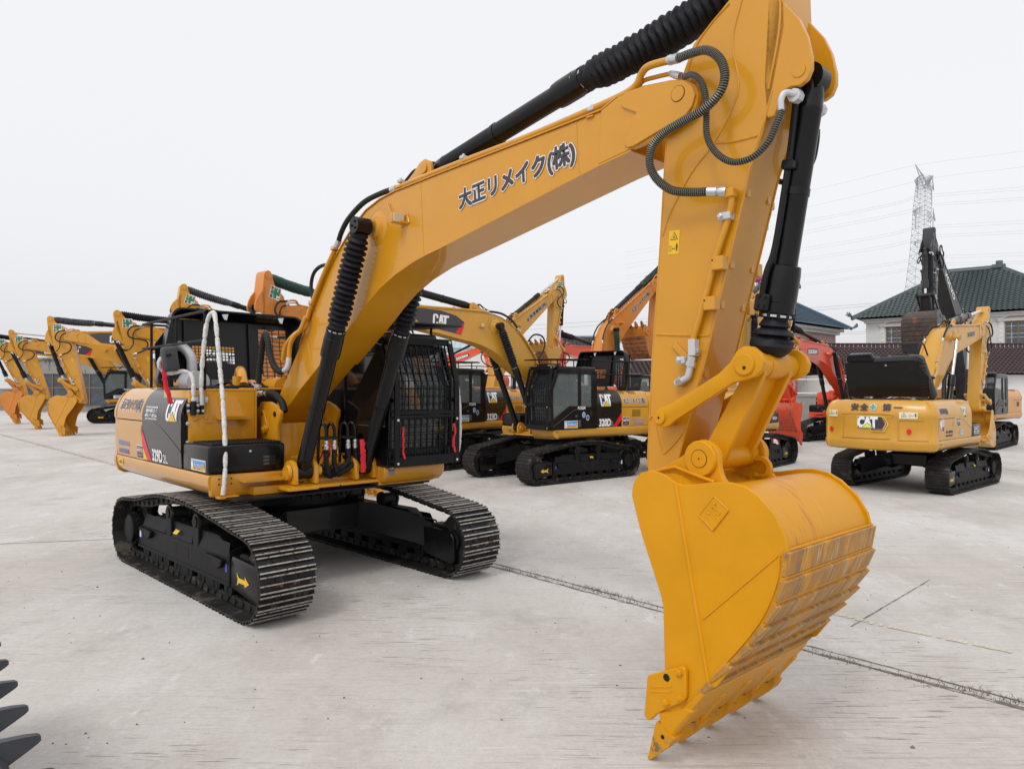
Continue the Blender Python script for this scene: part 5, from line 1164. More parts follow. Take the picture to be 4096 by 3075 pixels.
    # boom foot hoses and loops
    def loops(mb):
        for s in (-1, 1):
            mb.tube(sm([(2.70, s*.215, 4.475), (2.45, s*.22, 4.475), (2.15, s*.25, 4.43), (1.86, s*.27, 4.30), (1.70, s*.27, 4.18), (1.60, s*.26, 4.07)], 6), .030, 'hose', 12)
            mb.lathe((2.74, s*.215, 4.475), (2.60, s*.215, 4.475), [(0, .032), (.04, .036), (.10, .033)], 'zinc', 12); mb.lathe((1.62, s*.26, 4.09), (1.53, s*.26, 4.0), [(0, .034), (.05, .036), (.10, .03)], 'zinc', 12)
        for y in (-.06, .06): mb.tube(sm([(3.0, y, 4.60), (2.86, y, 4.66), (2.7, y*1.5, 4.56), (2.45, y*2, 4.47)], 5), .022, 'hose', 10)
        mb.lathe((3.02, -.06, 4.62), (2.92, -.06, 4.65), [(0, .026), (.1, .028)], 'zinc', 10)
        mb.tube(sm([(.55, .02, 2.92), (.34, .02, 3.45), (.31, .02, 3.70), (.42, .02, 3.90), (.70, .02, 3.98), (.95, .02, 3.90)], 6) if False else sm([(.75, .05, 3.15), (.42, .05, 3.48), (.33, .05, 3.74), (.46, .05, 3.92), (.80, .05, 3.93), (1.15, .05, 3.62)], 6), .024, 'hose', 10)
    obj('boom_hose', cached('boom_hose', loops), bm_, pal)
    if o.get('lamp', True):
        for s in (-1, 1):
            def lamp(mb, s=s):
                mb.prism([(2.86, 4.03), (3.02, 4.06), (2.98, 4.16), (2.86, 4.15)], min(s*.235, s*.25), max(s*.235, s*.25), 'paint', .004); mb.box(2.88, 2.98, min(s*.25, s*.33), max(s*.25, s*.33), 4.055, 4.075, 'paint')
                mb.box(2.90, 2.95, s*.33-.075, s*.33+.075, 4.05, 4.16, 'paint', .012, 2); mb.box(2.95, 2.965, s*.33-.065, s*.33+.065, 4.06, 4.15, 'lampg', .004)
                mb.tube(sm([(2.62, s*.25, 4.33), (2.70, s*.26, 4.22), (2.82, s*.28, 4.18), (2.90, s*.30, 4.14)], 5), .008, 'paint', 6)
            obj('work_lamp', cached(('work_lamp', s), lamp), bm_, pal)
    k = o.get('boomtext')
    sides = o.get('textsides', (-1,))
    def side_plane(s, y, org, ang=0):
        c, s_ = math.cos(R(ang)), math.sin(R(ang))
        # p runs to the viewer's right on that side
        return plane((org[0], s*y, org[1]), (c*(-s), 0, s_*(-s)) if s > 0 else (c, 0, s_), (-s_, 0, c), (0, s, 0))
    for s in sides:
        mb = MB()
        if k == 'cat':
            F = side_plane(s, .2395, (3.55, 3.84), 4.5)
            sgn = 1 if s < 0 else -1
            L_ = [(0, .05), (.15, .33), (.32, .42), (.9, .47), (1.85, .42), (1.70, .30), (1.45, -.02+.03)] 
            bb = [(-.0, .33), (.30, .46), (.8, .52), (1.45, .50), (1.92, .44), (1.40, .10), (.10, .0)]
            if s < 0: bb = [(1.9-x, z) for x, z in bb][::-1]; off = 0
            else: bb = [(-1.9+(1.9-x), z) for x, z in bb]; bb = [(-x-0, z) for x, z in [(x, z) for x, z in [(0, .33), (.30, .46), (.8, .52), (1.45, .50), (1.92, .44), (1.40, .10), (.10, .0)]]]
            patch(mb, F, bb, 'ink', .002)
            x0 = (.55 if s < 0 else -1.05)
            cat_logo(mb, F, x0, .12, .52, .30, .004)
            if s > 0: patch(mb, F, [(-.0, .33), (-.0, .20), (-.14, .06), (-.28, .04)] if False else [(0, .33), (-.02, .19), (-.10, 0), (-.30, .03)], 'red', .004)
            else: patch(mb, F, [(1.9, .33), (1.88, .19), (1.8, 0), (1.6, .03)], 'red', .004)
        elif k:
            a, w_, h_, org, bold = o.get('tf', (4.4, 1.46, .205, (3.84, 4.015), .04))
            F = side_plane(s, .2395, org, a)
            if o.get('badge'): patch(mb, F, [(x0_+xx, zz) for x0_ in ((0 if s < 0 else -w_),) for xx, zz in ((-.10, -.04), (w_+.12, -.05), (w_+.16, h_*.6), (w_+.08, h_+.06), (-.06, h_+.06), (-.12, h_*.4))], 'ink', .001)
            letter(mb, k, F, 0 if s < 0 else -w_, 0, w_, h_, o.get('tcol', 'ink'), .002, bold, 0, o.get('tout', True), .05)
            if o.get('mark'): patch(mb, F, [(-.22, 0), (-.08, 0), (-.05, .14), (-.19, .14)], 'inkb', .003); patch(mb, F, [(-.20, .03), (-.12, .0), (-.12, .08)], 'red', .005)
        if len(mb.bm.faces): obj('lettering', mb.mesh('lettering'), bm_, pal)
        mb = MB()
        if o.get('sign'):
            F = side_plane(s, .191, (6.70, 4.72), 8 if s < 0 else 8)
            cross_sign(mb, F, -.20 if s < 0 else -.08, -.10, .32, o['sign'])
        F = side_plane(s, .190, (6.14, 3.31), -3)
        warn(mb, F, -.005 if s < 0 else -.10, 0, .088, .165)
        if len(mb.bm.faces): obj('safety_sticker', mb.mesh('lettering'), st, pal)
    return bm_, st, bk

def excavator(name, loc, yaw, label, s=1, tyaw=None, group=None, sz=1, **o):
    """yaw: direction the upper body faces; tyaw: direction of the tracks (degrees, world)"""
    root = empty(name, (loc[0], loc[1], o.get('lift', 0)), R(yaw), s); root.scale = (s, s, s*sz); tag(root, label, 'excavator', group)
    pal = dict(o.get('pal', {}))
    if o.get('tracks', True): undercarriage(root, R((tyaw if tyaw is not None else yaw)-yaw), pal, o.get('detail', False))
    if o.get('body', True): upper(root, pal, o)
    if o.get('arm', True): arm(root, {**pal, **o.get('apal', {})}, o)
    return root, pal
# ------------------------------------------------------------------ the yard
def ground_material():
    m = bpy.data.materials.new('concrete_slab'); m.use_nodes = True; t = m.node_tree; p = t.nodes['Principled BSDF']; N = t.nodes.new; Lk = t.links.new
    co = N('ShaderNodeTexCoord')
    def noise(scale, detail=6, rough=.6, rot=0, st=(1, 1, 1), loc=(0, 0, 0)):
        mp = N('ShaderNodeMapping'); mp.inputs['Rotation'].default_value = (0, 0, R(rot)); mp.inputs['Scale'].default_value = st; mp.inputs['Location'].default_value = loc; Lk(co.outputs['Object'], mp.inputs[0])
        n = N('ShaderNodeTexNoise'); n.inputs['Scale'].default_value = scale; n.inputs['Detail'].default_value = detail; n.inputs['Roughness'].default_value = rough; Lk(mp.outputs[0], n.inputs['Vector']); return n.outputs[0]
    def ramp(v, a, b, c0, c1):
        r = N('ShaderNodeMapRange'); r.inputs[1].default_value = a; r.inputs[2].default_value = b; r.inputs[3].default_value = c0; r.inputs[4].default_value = c1; Lk(v, r.inputs[0]); return r.outputs[0]
    def mix(f, a, b, mode='MIX'):
        x = N('ShaderNodeMix'); x.data_type = 'RGBA'; x.blend_type = mode
        for v, i in ((f, 0), (a, 6), (b, 7)):
            if isinstance(v, (int, float)): x.inputs[i].default_value = v
            elif isinstance(v, tuple): x.inputs[i].default_value = (*v, 1)
            else: Lk(v, x.inputs[i])
        return x.outputs[2]
    c = mix(ramp(noise(.18, 6, .62), .35, .65, 0, 1), (.53, .492, .45), (.62, .592, .56))
    c = mix(ramp(noise(.55, 9, .75, 15, (1, .5, 1)), .47, .66, 0, .8), c, (.69, .675, .655))             # pale laitance patches
    c = mix(ramp(noise(.42, 9, .72, -20, (1, .6, 1), (9, 3, 0)), .50, .70, 0, .75), c, (.41, .365, .315))  # clay staining
    c = mix(ramp(noise(1.3, 9, .75, 40, (1, .7, 1), (5, 13, 0)), .54, .68, 0, .55), c, (.36, .335, .305))
    c = mix(ramp(noise(2.6, 8, .75, 0, (1, 1, 1), (4, 4, 0)), .60, .70, 0, .55), c, (.33, .29, .245))
    c = mix(ramp(noise(1.9, 7, .7, 70, (1, .5, 1), (14, 4, 0)), .60, .66, 0, .7), c, (.70, .69, .68))    # white cement smears
    c = mix(ramp(noise(18, 6, .75), .32, .68, 0, .42), c, (.37, .35, .325))
    c = mix(ramp(noise(60, 4, .7), .55, .75, 0, .4), c, (.24, .225, .205))
    # trowel and bucket drag marks: thin dark dashes, several directions
    def dashes(rot, loc, th, st=(.5, 8, 1), sc_=4.5, msc=.5, mth=.48):
        s1 = ramp(noise(sc_, 4, .6, rot, st, loc), th, th+.035, 0, 1); s2 = ramp(noise(msc, 4, .6, 0, (1, 1, 1), (loc[1]+20, 7, 0)), mth, mth+.1, 0, 1)
        mm = N('ShaderNodeMath'); mm.operation = 'MULTIPLY'; Lk(s1, mm.inputs[0]); Lk(s2, mm.inputs[1]); return mm
    mm = dashes(44, (0, 0, 0), .60)
    for q, (k, col) in enumerate(((mm, (.13, .12, .11)), (dashes(52, (3, 5, 2), .61, (.4, 9, 1)), (.17, .16, .145)), (dashes(20, (8, 2, 4), .60, (.5, 7, 1), 5, .35, .45), (.22, .20, .18)), (dashes(-38, (1, 9, 4), .60, (.4, 8, 1), 4, .4, .5), (.70, .69, .68)), (dashes(62, (6, 3, 7), .62, (.35, 9, 1), 3.2, .4, .5), (.69, .68, .67)), (dashes(80, (2, 6, 1), .58, (.16, 11, 1), 2.4, .3, .47), (.33, .30, .27)))):
        m2 = N('ShaderNodeMath'); m2.operation = 'MULTIPLY'; m2.inputs[1].default_value = (.55, .28, .22, .45, .5, .35)[q]; Lk(k.outputs[0], m2.inputs[0]); c = mix(m2.outputs[0], c, col)
    t2 = ramp(noise(26, 3, .6, 0, (1, 1, 1), (1, 2, 0)), .72, .76, 0, .7); c = mix(t2, c, (.10, .09, .08))
    oil = ramp(noise(.30, 5, .6, 0, (1, 1, 1), (31, 17, 0)), .66, .76, 0, .45); c = mix(oil, c, (.26, .235, .21))
    Lk(c, p.inputs['Base Color']); p.inputs['Roughness'].default_value = .85; p.inputs['Specular IOR Level'].default_value = .3
    b = N('ShaderNodeBump'); b.inputs['Strength'].default_value = .5; b.inputs['Distance'].default_value = .012
    a1 = N('ShaderNodeMath'); a1.operation = 'SUBTRACT'; Lk(noise(9, 8, .7, 44, (.6, 2.4, 1)), a1.inputs[0]); Lk(mm.outputs[0], a1.inputs[1]); Lk(a1.outputs[0], b.inputs['Height']); Lk(b.outputs[0], p.inputs['Normal'])
    return m
conc = ground_material(); MATS['conc'] = conc
mb = MB(); mb.poly([(-420, -30, 0), (420, -30, 0), (420, 700, 0), (-420, 700, 0)], 'conc'); g = obj('concrete_yard', mb); g['kind'] = 'structure'
# joints between slabs: dark grooves with mortar crumbs and weeds
jm = mat('joint_filler', (.16, .145, .125), .9, var=.4, vscale=9, bump=.5, bscale=30, wear=((.42, .40, .37), .52, 5)); 
def gp(px, py):   # only used here to find the drawn joint lines in plan
    f_, h_ = 2900.0, 2.355; pt = math.atan(22.5/2900); a = (px-2048)/f_; b = -(py-1537.5)/f_
    d = Vector((a, math.cos(pt)-b*math.sin(pt), math.sin(pt)+b*math.cos(pt))); k = -h_/d.z; return (d.x*k, d.y*k)
def joint(name, A, B, w=.035):
    A, B = Vector((*A, 0)), Vector((*B, 0)); d = (B-A).normalized(); n = Vector((-d.y, d.x, 0)); L = (B-A).length; k = int(L/.12); mb = MB(); rr = random.Random(name+str(L))
    prev = None
    for i in range(k+1):
        c = A+d*(L*i/k); wl, wr = w*rr.uniform(.25, .9), w*rr.uniform(.25, .9); z = .004
        cur = (mb.bm.verts.new(c+n*wl+Vector((0, 0, z))), mb.bm.verts.new(c-n*wr+Vector((0, 0, z))))
        if prev: mb.bm.faces.new([prev[0], prev[1], cur[1], cur[0]]).material_index = mb.mi('joint_filler')
        prev = cur
    o = obj(name, mb); o['kind'] = 'structure'; return A, d, n, L
# ------------------------------------------------------------------ the near excavator
MX, MY, MYAW = -2.908, 9.756, -47.4
main, mpal = excavator('excavator', (MX, MY), MYAW, 'large glossy yellow excavator in front, its open black hood beside a white wrapped rail', tyaw=-45.5,
    detail=True, rdecal='main', toolsticker='idling', plate=True, boomtext='大正リメイク(株)', bel_bucket=rubber, crumple=True, pal={'bpaint': paint_bucket})
def part(name, fn, pal=None, parent=main):
    mb = MB(); fn(mb); return obj(name, mb, parent, pal or mpal)
rnd = random.Random(11)
def wrapped(mb, pts, r, n=14, step=.022):
    P = sm(pts, 10); L = [0]
    for i in range(len(P)-1): L.append(L[-1]+(P[i+1]-P[i]).length)
    k = int(L[-1]/step); Q = []; j = 0
    for i in range(k+1):
        t = L[-1]*i/k
        while j < len(P)-2 and L[j+1] < t: j += 1
        Q.append(P[j].lerp(P[j+1], (t-L[j])/max(1e-6, L[j+1]-L[j])))
    ph = [1+(-.30 if i % 9 == 4 else (.05 if i % 9 in (0, 8, 7) else 0))+rnd.uniform(-.08, .08) for i in range(k+2)]
    mb.tube(Q, lambda t: r*ph[int(t*k)], 'wrap', n)
def wr(mb):
    wrapped(mb, [(.02, -1.25, 2.30), (.03, -1.245, 2.6), (.04, -1.225, 2.9), (.05, -1.20, 3.15), (.09, -1.175, 3.27), (.17, -1.165, 3.30), (.25, -1.175, 3.27), (.35, -1.19, 3.1), (.45, -1.20, 2.78), (.55, -1.21, 2.50), (.66, -1.225, 2.2), (.78, -1.25, 1.8), (.86, -1.275, 1.5), (.895, -1.30, 1.30), (.905, -1.32, 1.17)], .026)
part('wrapped_handrail', wr)
def hb(mb):
    mb.box(-.01, .015, -1.33, -1.16, 2.20, 2.27, 'zinc', .004); mb.cyl((.035, -1.245, 2.17), (.035, -1.245, 2.30), .036, 'zinc', 18)
    for y in (-1.31, -1.18): mb.bolt((.015, y, 2.235), (1, 0, 0), .018, .016, 'zinc')
    mb.cyl((.03, -1.245, 2.07), (.03, -1.245, 2.18), .022, 'black', 14); mb.bolt((.035, -1.235, 2.10), (1, 0, 0), .018, .02, 'zinc'); mb.box(-.005, .02, -1.28, -1.21, 2.06, 2.17, 'black', .006)
    mb.box(-.01, .02, -1.42, -1.27, 2.08, 2.20, 'black', .006); mb.cyl((.035, -1.345, 2.05), (.035, -1.345, 2.22), .034, 'black', 18)
    for y in (-1.40, -1.285):
        for z in (2.10, 2.17): mb.bolt((.02, y, z), (1, 0, 0), .016, .014, 'zinc')
part('handrail_bracket', hb)
def mir(mb):
    wrapped(mb, [(.035, -1.345, 2.2), (.03, -1.345, 2.40), (.0, -1.345, 2.50), (-.04, -1.37, 2.56), (-.08, -1.44, 2.585), (-.12, -1.54, 2.56), (-.14, -1.62, 2.57), (-.14, -1.68, 2.63), (-.12, -1.69, 2.70), (-.10, -1.65, 2.76)], .024, step=.018)
part('mirror_arm', mir)
def mirror(mb):
    M = Matrix.Translation((-.06, -1.585, 2.73)) @ Matrix.Rotation(R(12), 4, 'Z') @ Matrix.Rotation(R(8), 4, 'X')
    mb.box(-.04, .04, -.105, .095, -.15, .15, 'plast', .038, 3, M=M); mb.cyl(M @ Vector((.04, -.05, .05)), M @ Vector((.10, -.05, .05)), .02, 'plastd', 10)
part('mirror', mirror)
def ribbon_strip(pts, wv, seed=0):
    def f(mb):
        q = random.Random(seed); rr = []
        P = sm(pts, 5)
        for i, p in enumerate(P):
            w_ = Vector(wv)*(.85+.3*q.random()); o = Vector((q.uniform(-.006, .006), q.uniform(-.006, .006), 0))
            rr.append([p+o-w_, p+o-w_*.2+Vector((.008, .0, 0)), p+o+w_, p+o+w_+Vector((-.003, 0, 0)), p+o-w_*.2+Vector((.004, 0, 0)), p+o-w_+Vector((-.003, 0, 0))])
        mb.rings(rr, 'ribbon')
    return f
part('ribbon', ribbon_strip([(-.04, -1.66, 2.78), (-.04, -1.655, 2.60), (-.035, -1.64, 2.42), (-.02, -1.60, 2.24), (-.02, -1.585, 2.19)], (0, .028, .003), 1))
part('ribbon', ribbon_strip([(1.61, .635, 1.90), (1.61, .64, 1.72), (1.60, .65, 1.58), (1.61, .655, 1.50)], (0, .013, .002), 2))
part('ribbon', ribbon_strip([(1.61, 1.44, 1.92), (1.61, 1.45, 1.80), (1.60, 1.43, 1.68), (1.61, 1.455, 1.54)], (0, .018, .002), 3))
part('ribbon', ribbon_strip([(1.20, .30, 1.74), (1.22, .30, 1.60), (1.22, .305, 1.45), (1.22, .305, 1.33)], (.01, .028, .003), 4))
part('ribbon', ribbon_strip([(1.08, -.10, 1.70), (1.09, -.12, 1.62), (1.09, -.15, 1.54)], (.005, .04, .01), 5))
# wrapped handrail on the cab's far front corner
part('wrapped_handrail', lambda mb: wrapped(mb, [(1.44, 1.60, 1.42), (1.50, 1.61, 1.7), (1.50, 1.61, 2.1), (1.46, 1.60, 2.45), (1.42, 1.585, 2.52)], .028))
# boom foot hoses
def fh(mb):
    q = random.Random(5)
    for y0, y1 in ((-.16, -.05), (.14, .24)):
        for k, (yy) in enumerate((y0, y1)):
            mb.tube(sm([(.98-.02*k, yy-.03, 1.45), (.98, yy-.02, 1.78), (1.0, yy-.02, 1.90), (1.05, yy, 1.945), (1.09, yy+.02, 1.88), (1.10, yy+.02, 1.72)], 6), .020, 'black', 12)
            mb.lathe((1.10, yy+.02, 1.74), (1.10, yy+.02, 1.58), [(0, .024), (.03, .03), (.05, .024), (.06, .032), (.11, .03)], 'zinc', 12)
        mb.box(.96, 1.12, y0-.06, y1+.05, 1.755, 1.785, 'black', .006)
        mb.box(.97, 1.0, y0-.2 if y0 < 0 else y1, y0 if y0 < 0 else y1+.2, 1.73, 1.80, 'black', .01)
    for a, b in (((1.10, -.14, 1.63), (.98, -.02, 1.30)), ((1.10, -.03, 1.63), (1.02, .08, 1.32)), ((1.10, .16, 1.63), (.98, -.02, 1.36)), ((1.10, .26, 1.63), (1.0, -.05, 1.32))):
        m_ = ((a[0]+b[0])/2+.05, (a[1]+b[1])/2+(-.02), min(a[2], b[2])+.02)
        mb.tube(sm([a, (a[0], a[1], a[2]-.16), m_, b, (b[0]-.25, b[1]-.05, b[2]+.05)], 8), lambda t: .032+.004*math.sin(t*60), 'rubb', 12)
    for i in range(8): mb.tube(sm([(.75, -.2+.05*i, 1.30), (.82+.02*i, -.1+.03*i, 1.46), (.72, .05+.02*i, 1.62), (.55, .1, 1.5+.02*i)], 5), .007, ['black', 'yelw', 'black'][i % 3], 6)
    mb.box(.60, .66, -.37, .37, 1.50, 1.53, 'paint', .004); mb.box(.62, .66, -.37, .37, 1.36, 1.38, 'paint', .004)
part('hydraulic_hose', fh, {**mpal, 'rubb': rubber, 'yelw': paint})
def rearhose(mb):
    P = [(-.10, -.48, 2.44), (-.06, -.48, 2.60), (.02, -.49, 2.80), (.10, -.50, 3.00), (.17, -.50, 3.07), (.24, -.50, 2.98), (.29, -.49, 2.80), (.36, -.47, 2.66), (.46, -.44, 2.585), (.52, -.42, 2.60)]
    Q = sm(P, 22); mb.tube(Q, lambda t: .040*(1+.06*math.sin(t*len(Q)*1.35)), 'hose', 14)
    mb.lathe((-.11, -.48, 2.37), (-.10, -.48, 2.47), [(0, .045), (.04, .05), (.045, .04), (.10, .042)], 'zinc', 12)
    mb.tube(sm([(.50, -.42, 2.59), (.56, -.40, 2.62), (.58, -.385, 2.69), (.585, -.38, 2.76)], 5), .036, 'silver', 14)
    mb.tube(sm([(.585, -.38, 2.74), (.60, -.375, 2.90), (.68, -.36, 3.02), (.80, -.33, 3.10), (.90, -.31, 3.25)], 6), .030, 'paint', 12)
    mb.lathe((-.10, -.50, 2.31), (.14, -.45, 2.31), [(0, .028), (.05, .04), (.055, .03), (.12, .04), (.16, .03), (.22, .035)], 'zinc', 10)
    mb.tube(sm([(.05, -.46, 2.31), (.2, -.40, 2.30), (.35, -.36, 2.2), (.42, -.36, 2.08)], 6), .045, 'rubb', 14)
part('hydraulic_hose', rearhose, {**mpal, 'rubb': rubber})
# ------------------------------------------------------------------ the other machines
YP = {'paint': paint_pale, 'door': paint_pale, 'bpaint': paint_pale, 'scr': paint_pale, 'wear': paint_pale, 'teeth': paint_teeth}
RP = {'paint': paint_row, 'door': paint_row, 'bpaint': paint_row, 'scr': paint_row, 'wear': paint_wear, 'teeth': paint_teeth}
OP = {'paint': paint_or, 'door': paint_row, 'bpaint': paint_or, 'scr': paint_or, 'wear': paint_wear, 'teeth': paint_teeth}
RUST = {'bpaint': paint_or, 'scr': paint_rusty, 'wear': paint_rusty, 'teeth': paint_rusty}
DP = {'paint': paint_red, 'door': paint_red, 'bpaint': paint_red, 'scr': paint_redw, 'wear': paint_redw, 'teeth': paint_redw}
charc = mat('charcoal_paint', (.022, .023, .026), .42, coat=.2, coatr=.2, spec=.4, var=.15)
brownb = mat('brown_scuffed_steel', (.075, .055, .045), .6, var=.25, vscale=5, wear=((.20, .085, .045), .55, 3))
VP = {'paint': mat('amber_paint', (.60, .25, .03), .4, coat=.3, coatr=.1), 'door': MATS['amber_paint']}
VA = {'paint': charc, 'bpaint': charc, 'scr': brownb, 'wear': brownb, 'teeth': brownb, 'cyl': charc}
common = dict(rail=True, cabdecal=True)
excavator('excavator', (1.10, 19.90), 219.5, 'caged cab excavator facing left with brown lamp covers and a raised black hood', s=.875, sz=1.115, tyaw=219,
          db=-.8, pal=YP, ldecal='320D', railL=True, lamps=True, boomtext='cat', textsides=(1,), **common)
excavator('excavator', (-2.21, 23.04), 232, 'black cab excavator glimpsed in the gap between the two caged cabs', s=.946, sz=1.05, tyaw=228,
          ds=5.9, pal=OP, ldecal='323D', hood_open=False, guard=False, bel_stick=rubberg, sign='green', textsides=(1,), **common)
row = dict(pal=RP, boomtext='cat', textsides=(1,), sign='green', cabdecal=True, guard=False, hood_open=False)
excavator('excavator', (-6.3, 29.2), 214, 'ochre excavator whose stick top peeks straight above the near open black hood', s=1.0, db=6.9, ds=0, bel_stick=rubberp, **row)
excavator('excavator', (-9.17, 33.31), 212, 'ochre excavator whose arm stands just left of the near black hood, dark green cross sign', s=1.119, db=-1.7, ds=-9.7, dk=10.5, bel_stick=rubber, **row)
excavator('excavator', (-15.6, 39.3), 191, 'ochre excavator with a four ribbed orange bucket, third arm in from the left edge', s=1.2, sz=1.06, db=-3, ds=-4.7, dk=17, bel_stick=rubberp, **row)
excavator('excavator', (-22.26, 47.16), 206, 'ochre excavator with a bare steel stick rod, second whole arm in from the left edge', s=1.209, db=-1.9, ds=-10.4, dk=12.9, bel_stick=None, **row)
excavator('excavator', (-27.94, 53.46), 204, 'excavator at the left edge whose orange bucket and arm the frame cuts', s=1.2, sz=1.03, db=-.9, ds=-10.4, dk=13.4, **{**row, 'pal': {**RP, 'bpaint': paint_or, 'scr': paint_or}})
excavator('excavator', (-.93, 31.6), 48.8, 'far yellow excavator whose raised boom has a red and blue mark', s=.996, db=28.1, ds=-26.1, dk=-112, pal=YP, bel_stick=None, apal={'wear': paint_rusty, 'teeth': paint_rusty},
          boomtext='長濱建設(株)', mark=True, sign='greenp', textsides=(-1,), hood_open=False, guard=False)
excavator('excavator', (2.95, 25.75), 40.3, 'orange boom excavator with green bellows and a curled rusty bucket left of the near stick', s=.885, sz=1.0, db=34, ds=-35, dk=-122, pal=OP, apal=RUST,
          boomtext='大正リメイク(株)', textsides=(-1,), hood_open=False, bel_stick=rubberg, bel_boom=rubberg, guard=False)
excavator('excavator', (6.7, 22.9), 46, 'yellow excavator behind the near bucket link with white letters on its black tool box', s=.968, tyaw=50, db=24.4, ds=-25.6, dk=-79, pal=YP,
          toolsticker='rega', sign='greenp', textsides=(-1,), hood_open=False, guard=False, bel_bucket=rubber)
excavator('excavator', (15.46, 33.71), 225, 'orange red excavator left of the green roofed villa, scraped bucket on the ground', s=.922, sz=1.03, db=1.3, ds=4.4, dk=-2.5, pal=DP,
          boomtext='DOOSAN', badge=True, tcol='white', tout=None, tf=(-3, .95, .17, (4.0, 4.03), .06), textsides=(1,), hood_open=False, guard=False, rail=False, bel_bucket=rubber, visor=False, twotone=False)
excavator('excavator', (6.62, 41.63), 231.7, 'orange red excavator whose boom shows left of the boom with green bellows', s=1.059, db=-1.8, ds=4, pal=DP,
          boomtext='DOOSAN', badge=True, tcol='white', tout=None, tf=(-3, .95, .17, (4.0, 4.03), .06), textsides=(1,), hood_open=False, guard=False, rail=False, visor=False, twotone=False)
excavator('excavator', (-7.55, 63.0), -23.3, 'orange red excavator seen under an arched yellow boom beside a pale blue roof', s=1.02, db=13, ds=7.8, pal=DP,
          boomtext='DOOSAN', badge=True, tcol='white', tout=None, tf=(4, 1.1, .19, (3.7, 4.0), .06), textsides=(-1,), hood_open=False, guard=False, rail=False, visor=False, twotone=False)
excavator('excavator', (10.2, 18.25), 42.6, 'yellow excavator seen from behind with a green cross on its counterweight', s=.825, sz=1.08, tyaw=221.2, db=2.6, ds=-9.5, dk=-57, pal=YP, bel_stick=None, bel_boom=None, plainhood=True,
          rear='new', rdecal='new', twotone=False, toolsticker='hazard', boomtext='國土開發工業', textsides=(-1,), tf=(4, .75, .15, (4.25, 4.12), .03), rail=False, tilt=16)
excavator('excavator', (19.18, 30.86), 222.5, 'amber excavator at the right edge with a raised black boom and brown bucket', s=.998, tyaw=225.5, db=36.7, ds=-24.1, dk=8, pal=VP, apal=VA, bel_stick=None, bel_boom=None,
          boomtext='VOLVO', tcol='white', tout=None, tf=(4, 1.5, .22, (3.9, 4.05), .05), textsides=(1, -1), hood_open=False, guard=False, rail=False, visor=False, twotone=False)

# ------------------------------------------------------------------ loose toothed bucket in the near left corner
def loose():
    root = empty('loose_bucket', (-2.0, 2.9, 0)); tag(root, 'dark grey steel bucket cut by the bottom left corner, its long teeth pointing out', 'bucket')
    gm = {'g': mat('dark_grey_steel_paint', (.045, .048, .056), .45, spec=.4, var=.15, vscale=10, bump=.1, bscale=40)}
    e_ = Vector((.65, -.76, 0)).normalized(); n_ = Vector((.76, .65, 0)).normalized(); up = Vector((0, 0, 1))
    def Pt(a, b, c): return Vector((-2.76, 3.914, 1.0))+e_*a+n_*b+up*c
    root.location = (0, 0, 0)
    def shellp(mb):
        prof = [(-.17, -.03), (-.30, -.10), (-.52, -.28), (-.66, -.52), (-.62, -.80), (-.45, -.94), (-.2, -.99), (.0, -.995)]
        P = [(p.x, p.z) for p in sm([(a, 0, b) for a, b in prof], 4)]
        mb.rings([[Pt(-1.2, b, c), Pt(-1.2, b+.02, c-.03), Pt(2.3, b+.02, c-.03), Pt(2.3, b, c)] for b, c in P], 'g')
        mb.rings([[Pt(a, -.36, -.02), Pt(a, -.135, -.035), Pt(a, -.105, -.06), Pt(a, -.11, -.10), Pt(a, -.36, -.12)] for a in (-1.2, 2.3)], 'g')
        mb.rings([[Pt(a, -.30, -.11), Pt(a, -.15, -.10), Pt(a, -.16, -.40), Pt(a, -.30, -.42)] for a in (-1.2, 2.3)], 'g')
    obj('bucket_shell', MB_from(shellp), root, gm)
    for i in range(-3, 7):
        a = i*.345
        def tt(mb):
            rr = []
            for b, z0, z1, hw in ((-.34, -.10, .020, .022), (-.22, -.115, .018, .026), (-.12, -.09, .014, .026), (-.05, -.052, .010, .023), (-.006, -.028, .004, .019), (.006, -.018, -.004, .017)):
                rr.append([Pt(a-hw, b, z0), Pt(a+hw, b, z0), Pt(a+hw*.75, b, z1), Pt(a-hw*.75, b, z1)])
            mb.rings(rr, 'g')
        obj('tooth', MB_from(tt), root, gm)
def MB_from(fn): mb = MB(); fn(mb); return mb
loose()
# ------------------------------------------------------------------ buildings behind the yard
wallw = mat('stained_white_render', (.66, .66, .64), .8, var=.06, vscale=.8, wear=((.42, .42, .41), .60, .9, (1, 1, .5)), bump=.15, bscale=12)
trimw = mat('white_trim', (.70, .70, .68), .6, var=.05)
pinkt = mat('pink_relief', (.50, .27, .27), .8, bump=.6, bscale=18)
tileg = mat('green_roof_tile', (.075, .105, .105), .45, var=.25, vscale=2.5, spec=.6)
tileb = mat('blue_roof_tile', (.055, .12, .17), .42, var=.18, vscale=2, spec=.6)
tilem = mat('maroon_roof_tile', (.075, .035, .04), .5, var=.3, vscale=1.6, wear=((.20, .05, .055), .66, .5))
tileg2 = mat('grey_roof_tile', (.06, .075, .085), .5, var=.2, vscale=2)
winf = mat('brown_window_frame', (.20, .13, .07), .5); wing = mat('window_pane', (.045, .06, .075), .08, spec=.8, var=.4, vscale=1.5)
wallc = mat('old_concrete_wall', (.25, .24, .22), .9, var=.2, vscale=.8, wear=((.10, .10, .095), .55, .9, (1, 1, .35)), bump=.2, bscale=10)
rooflt = mat('pale_blue_sheet_roof', (.38, .50, .54), .5, var=.06)
galv = mat('galvanised_steel', (.36, .38, .42), .5, metal=.3)
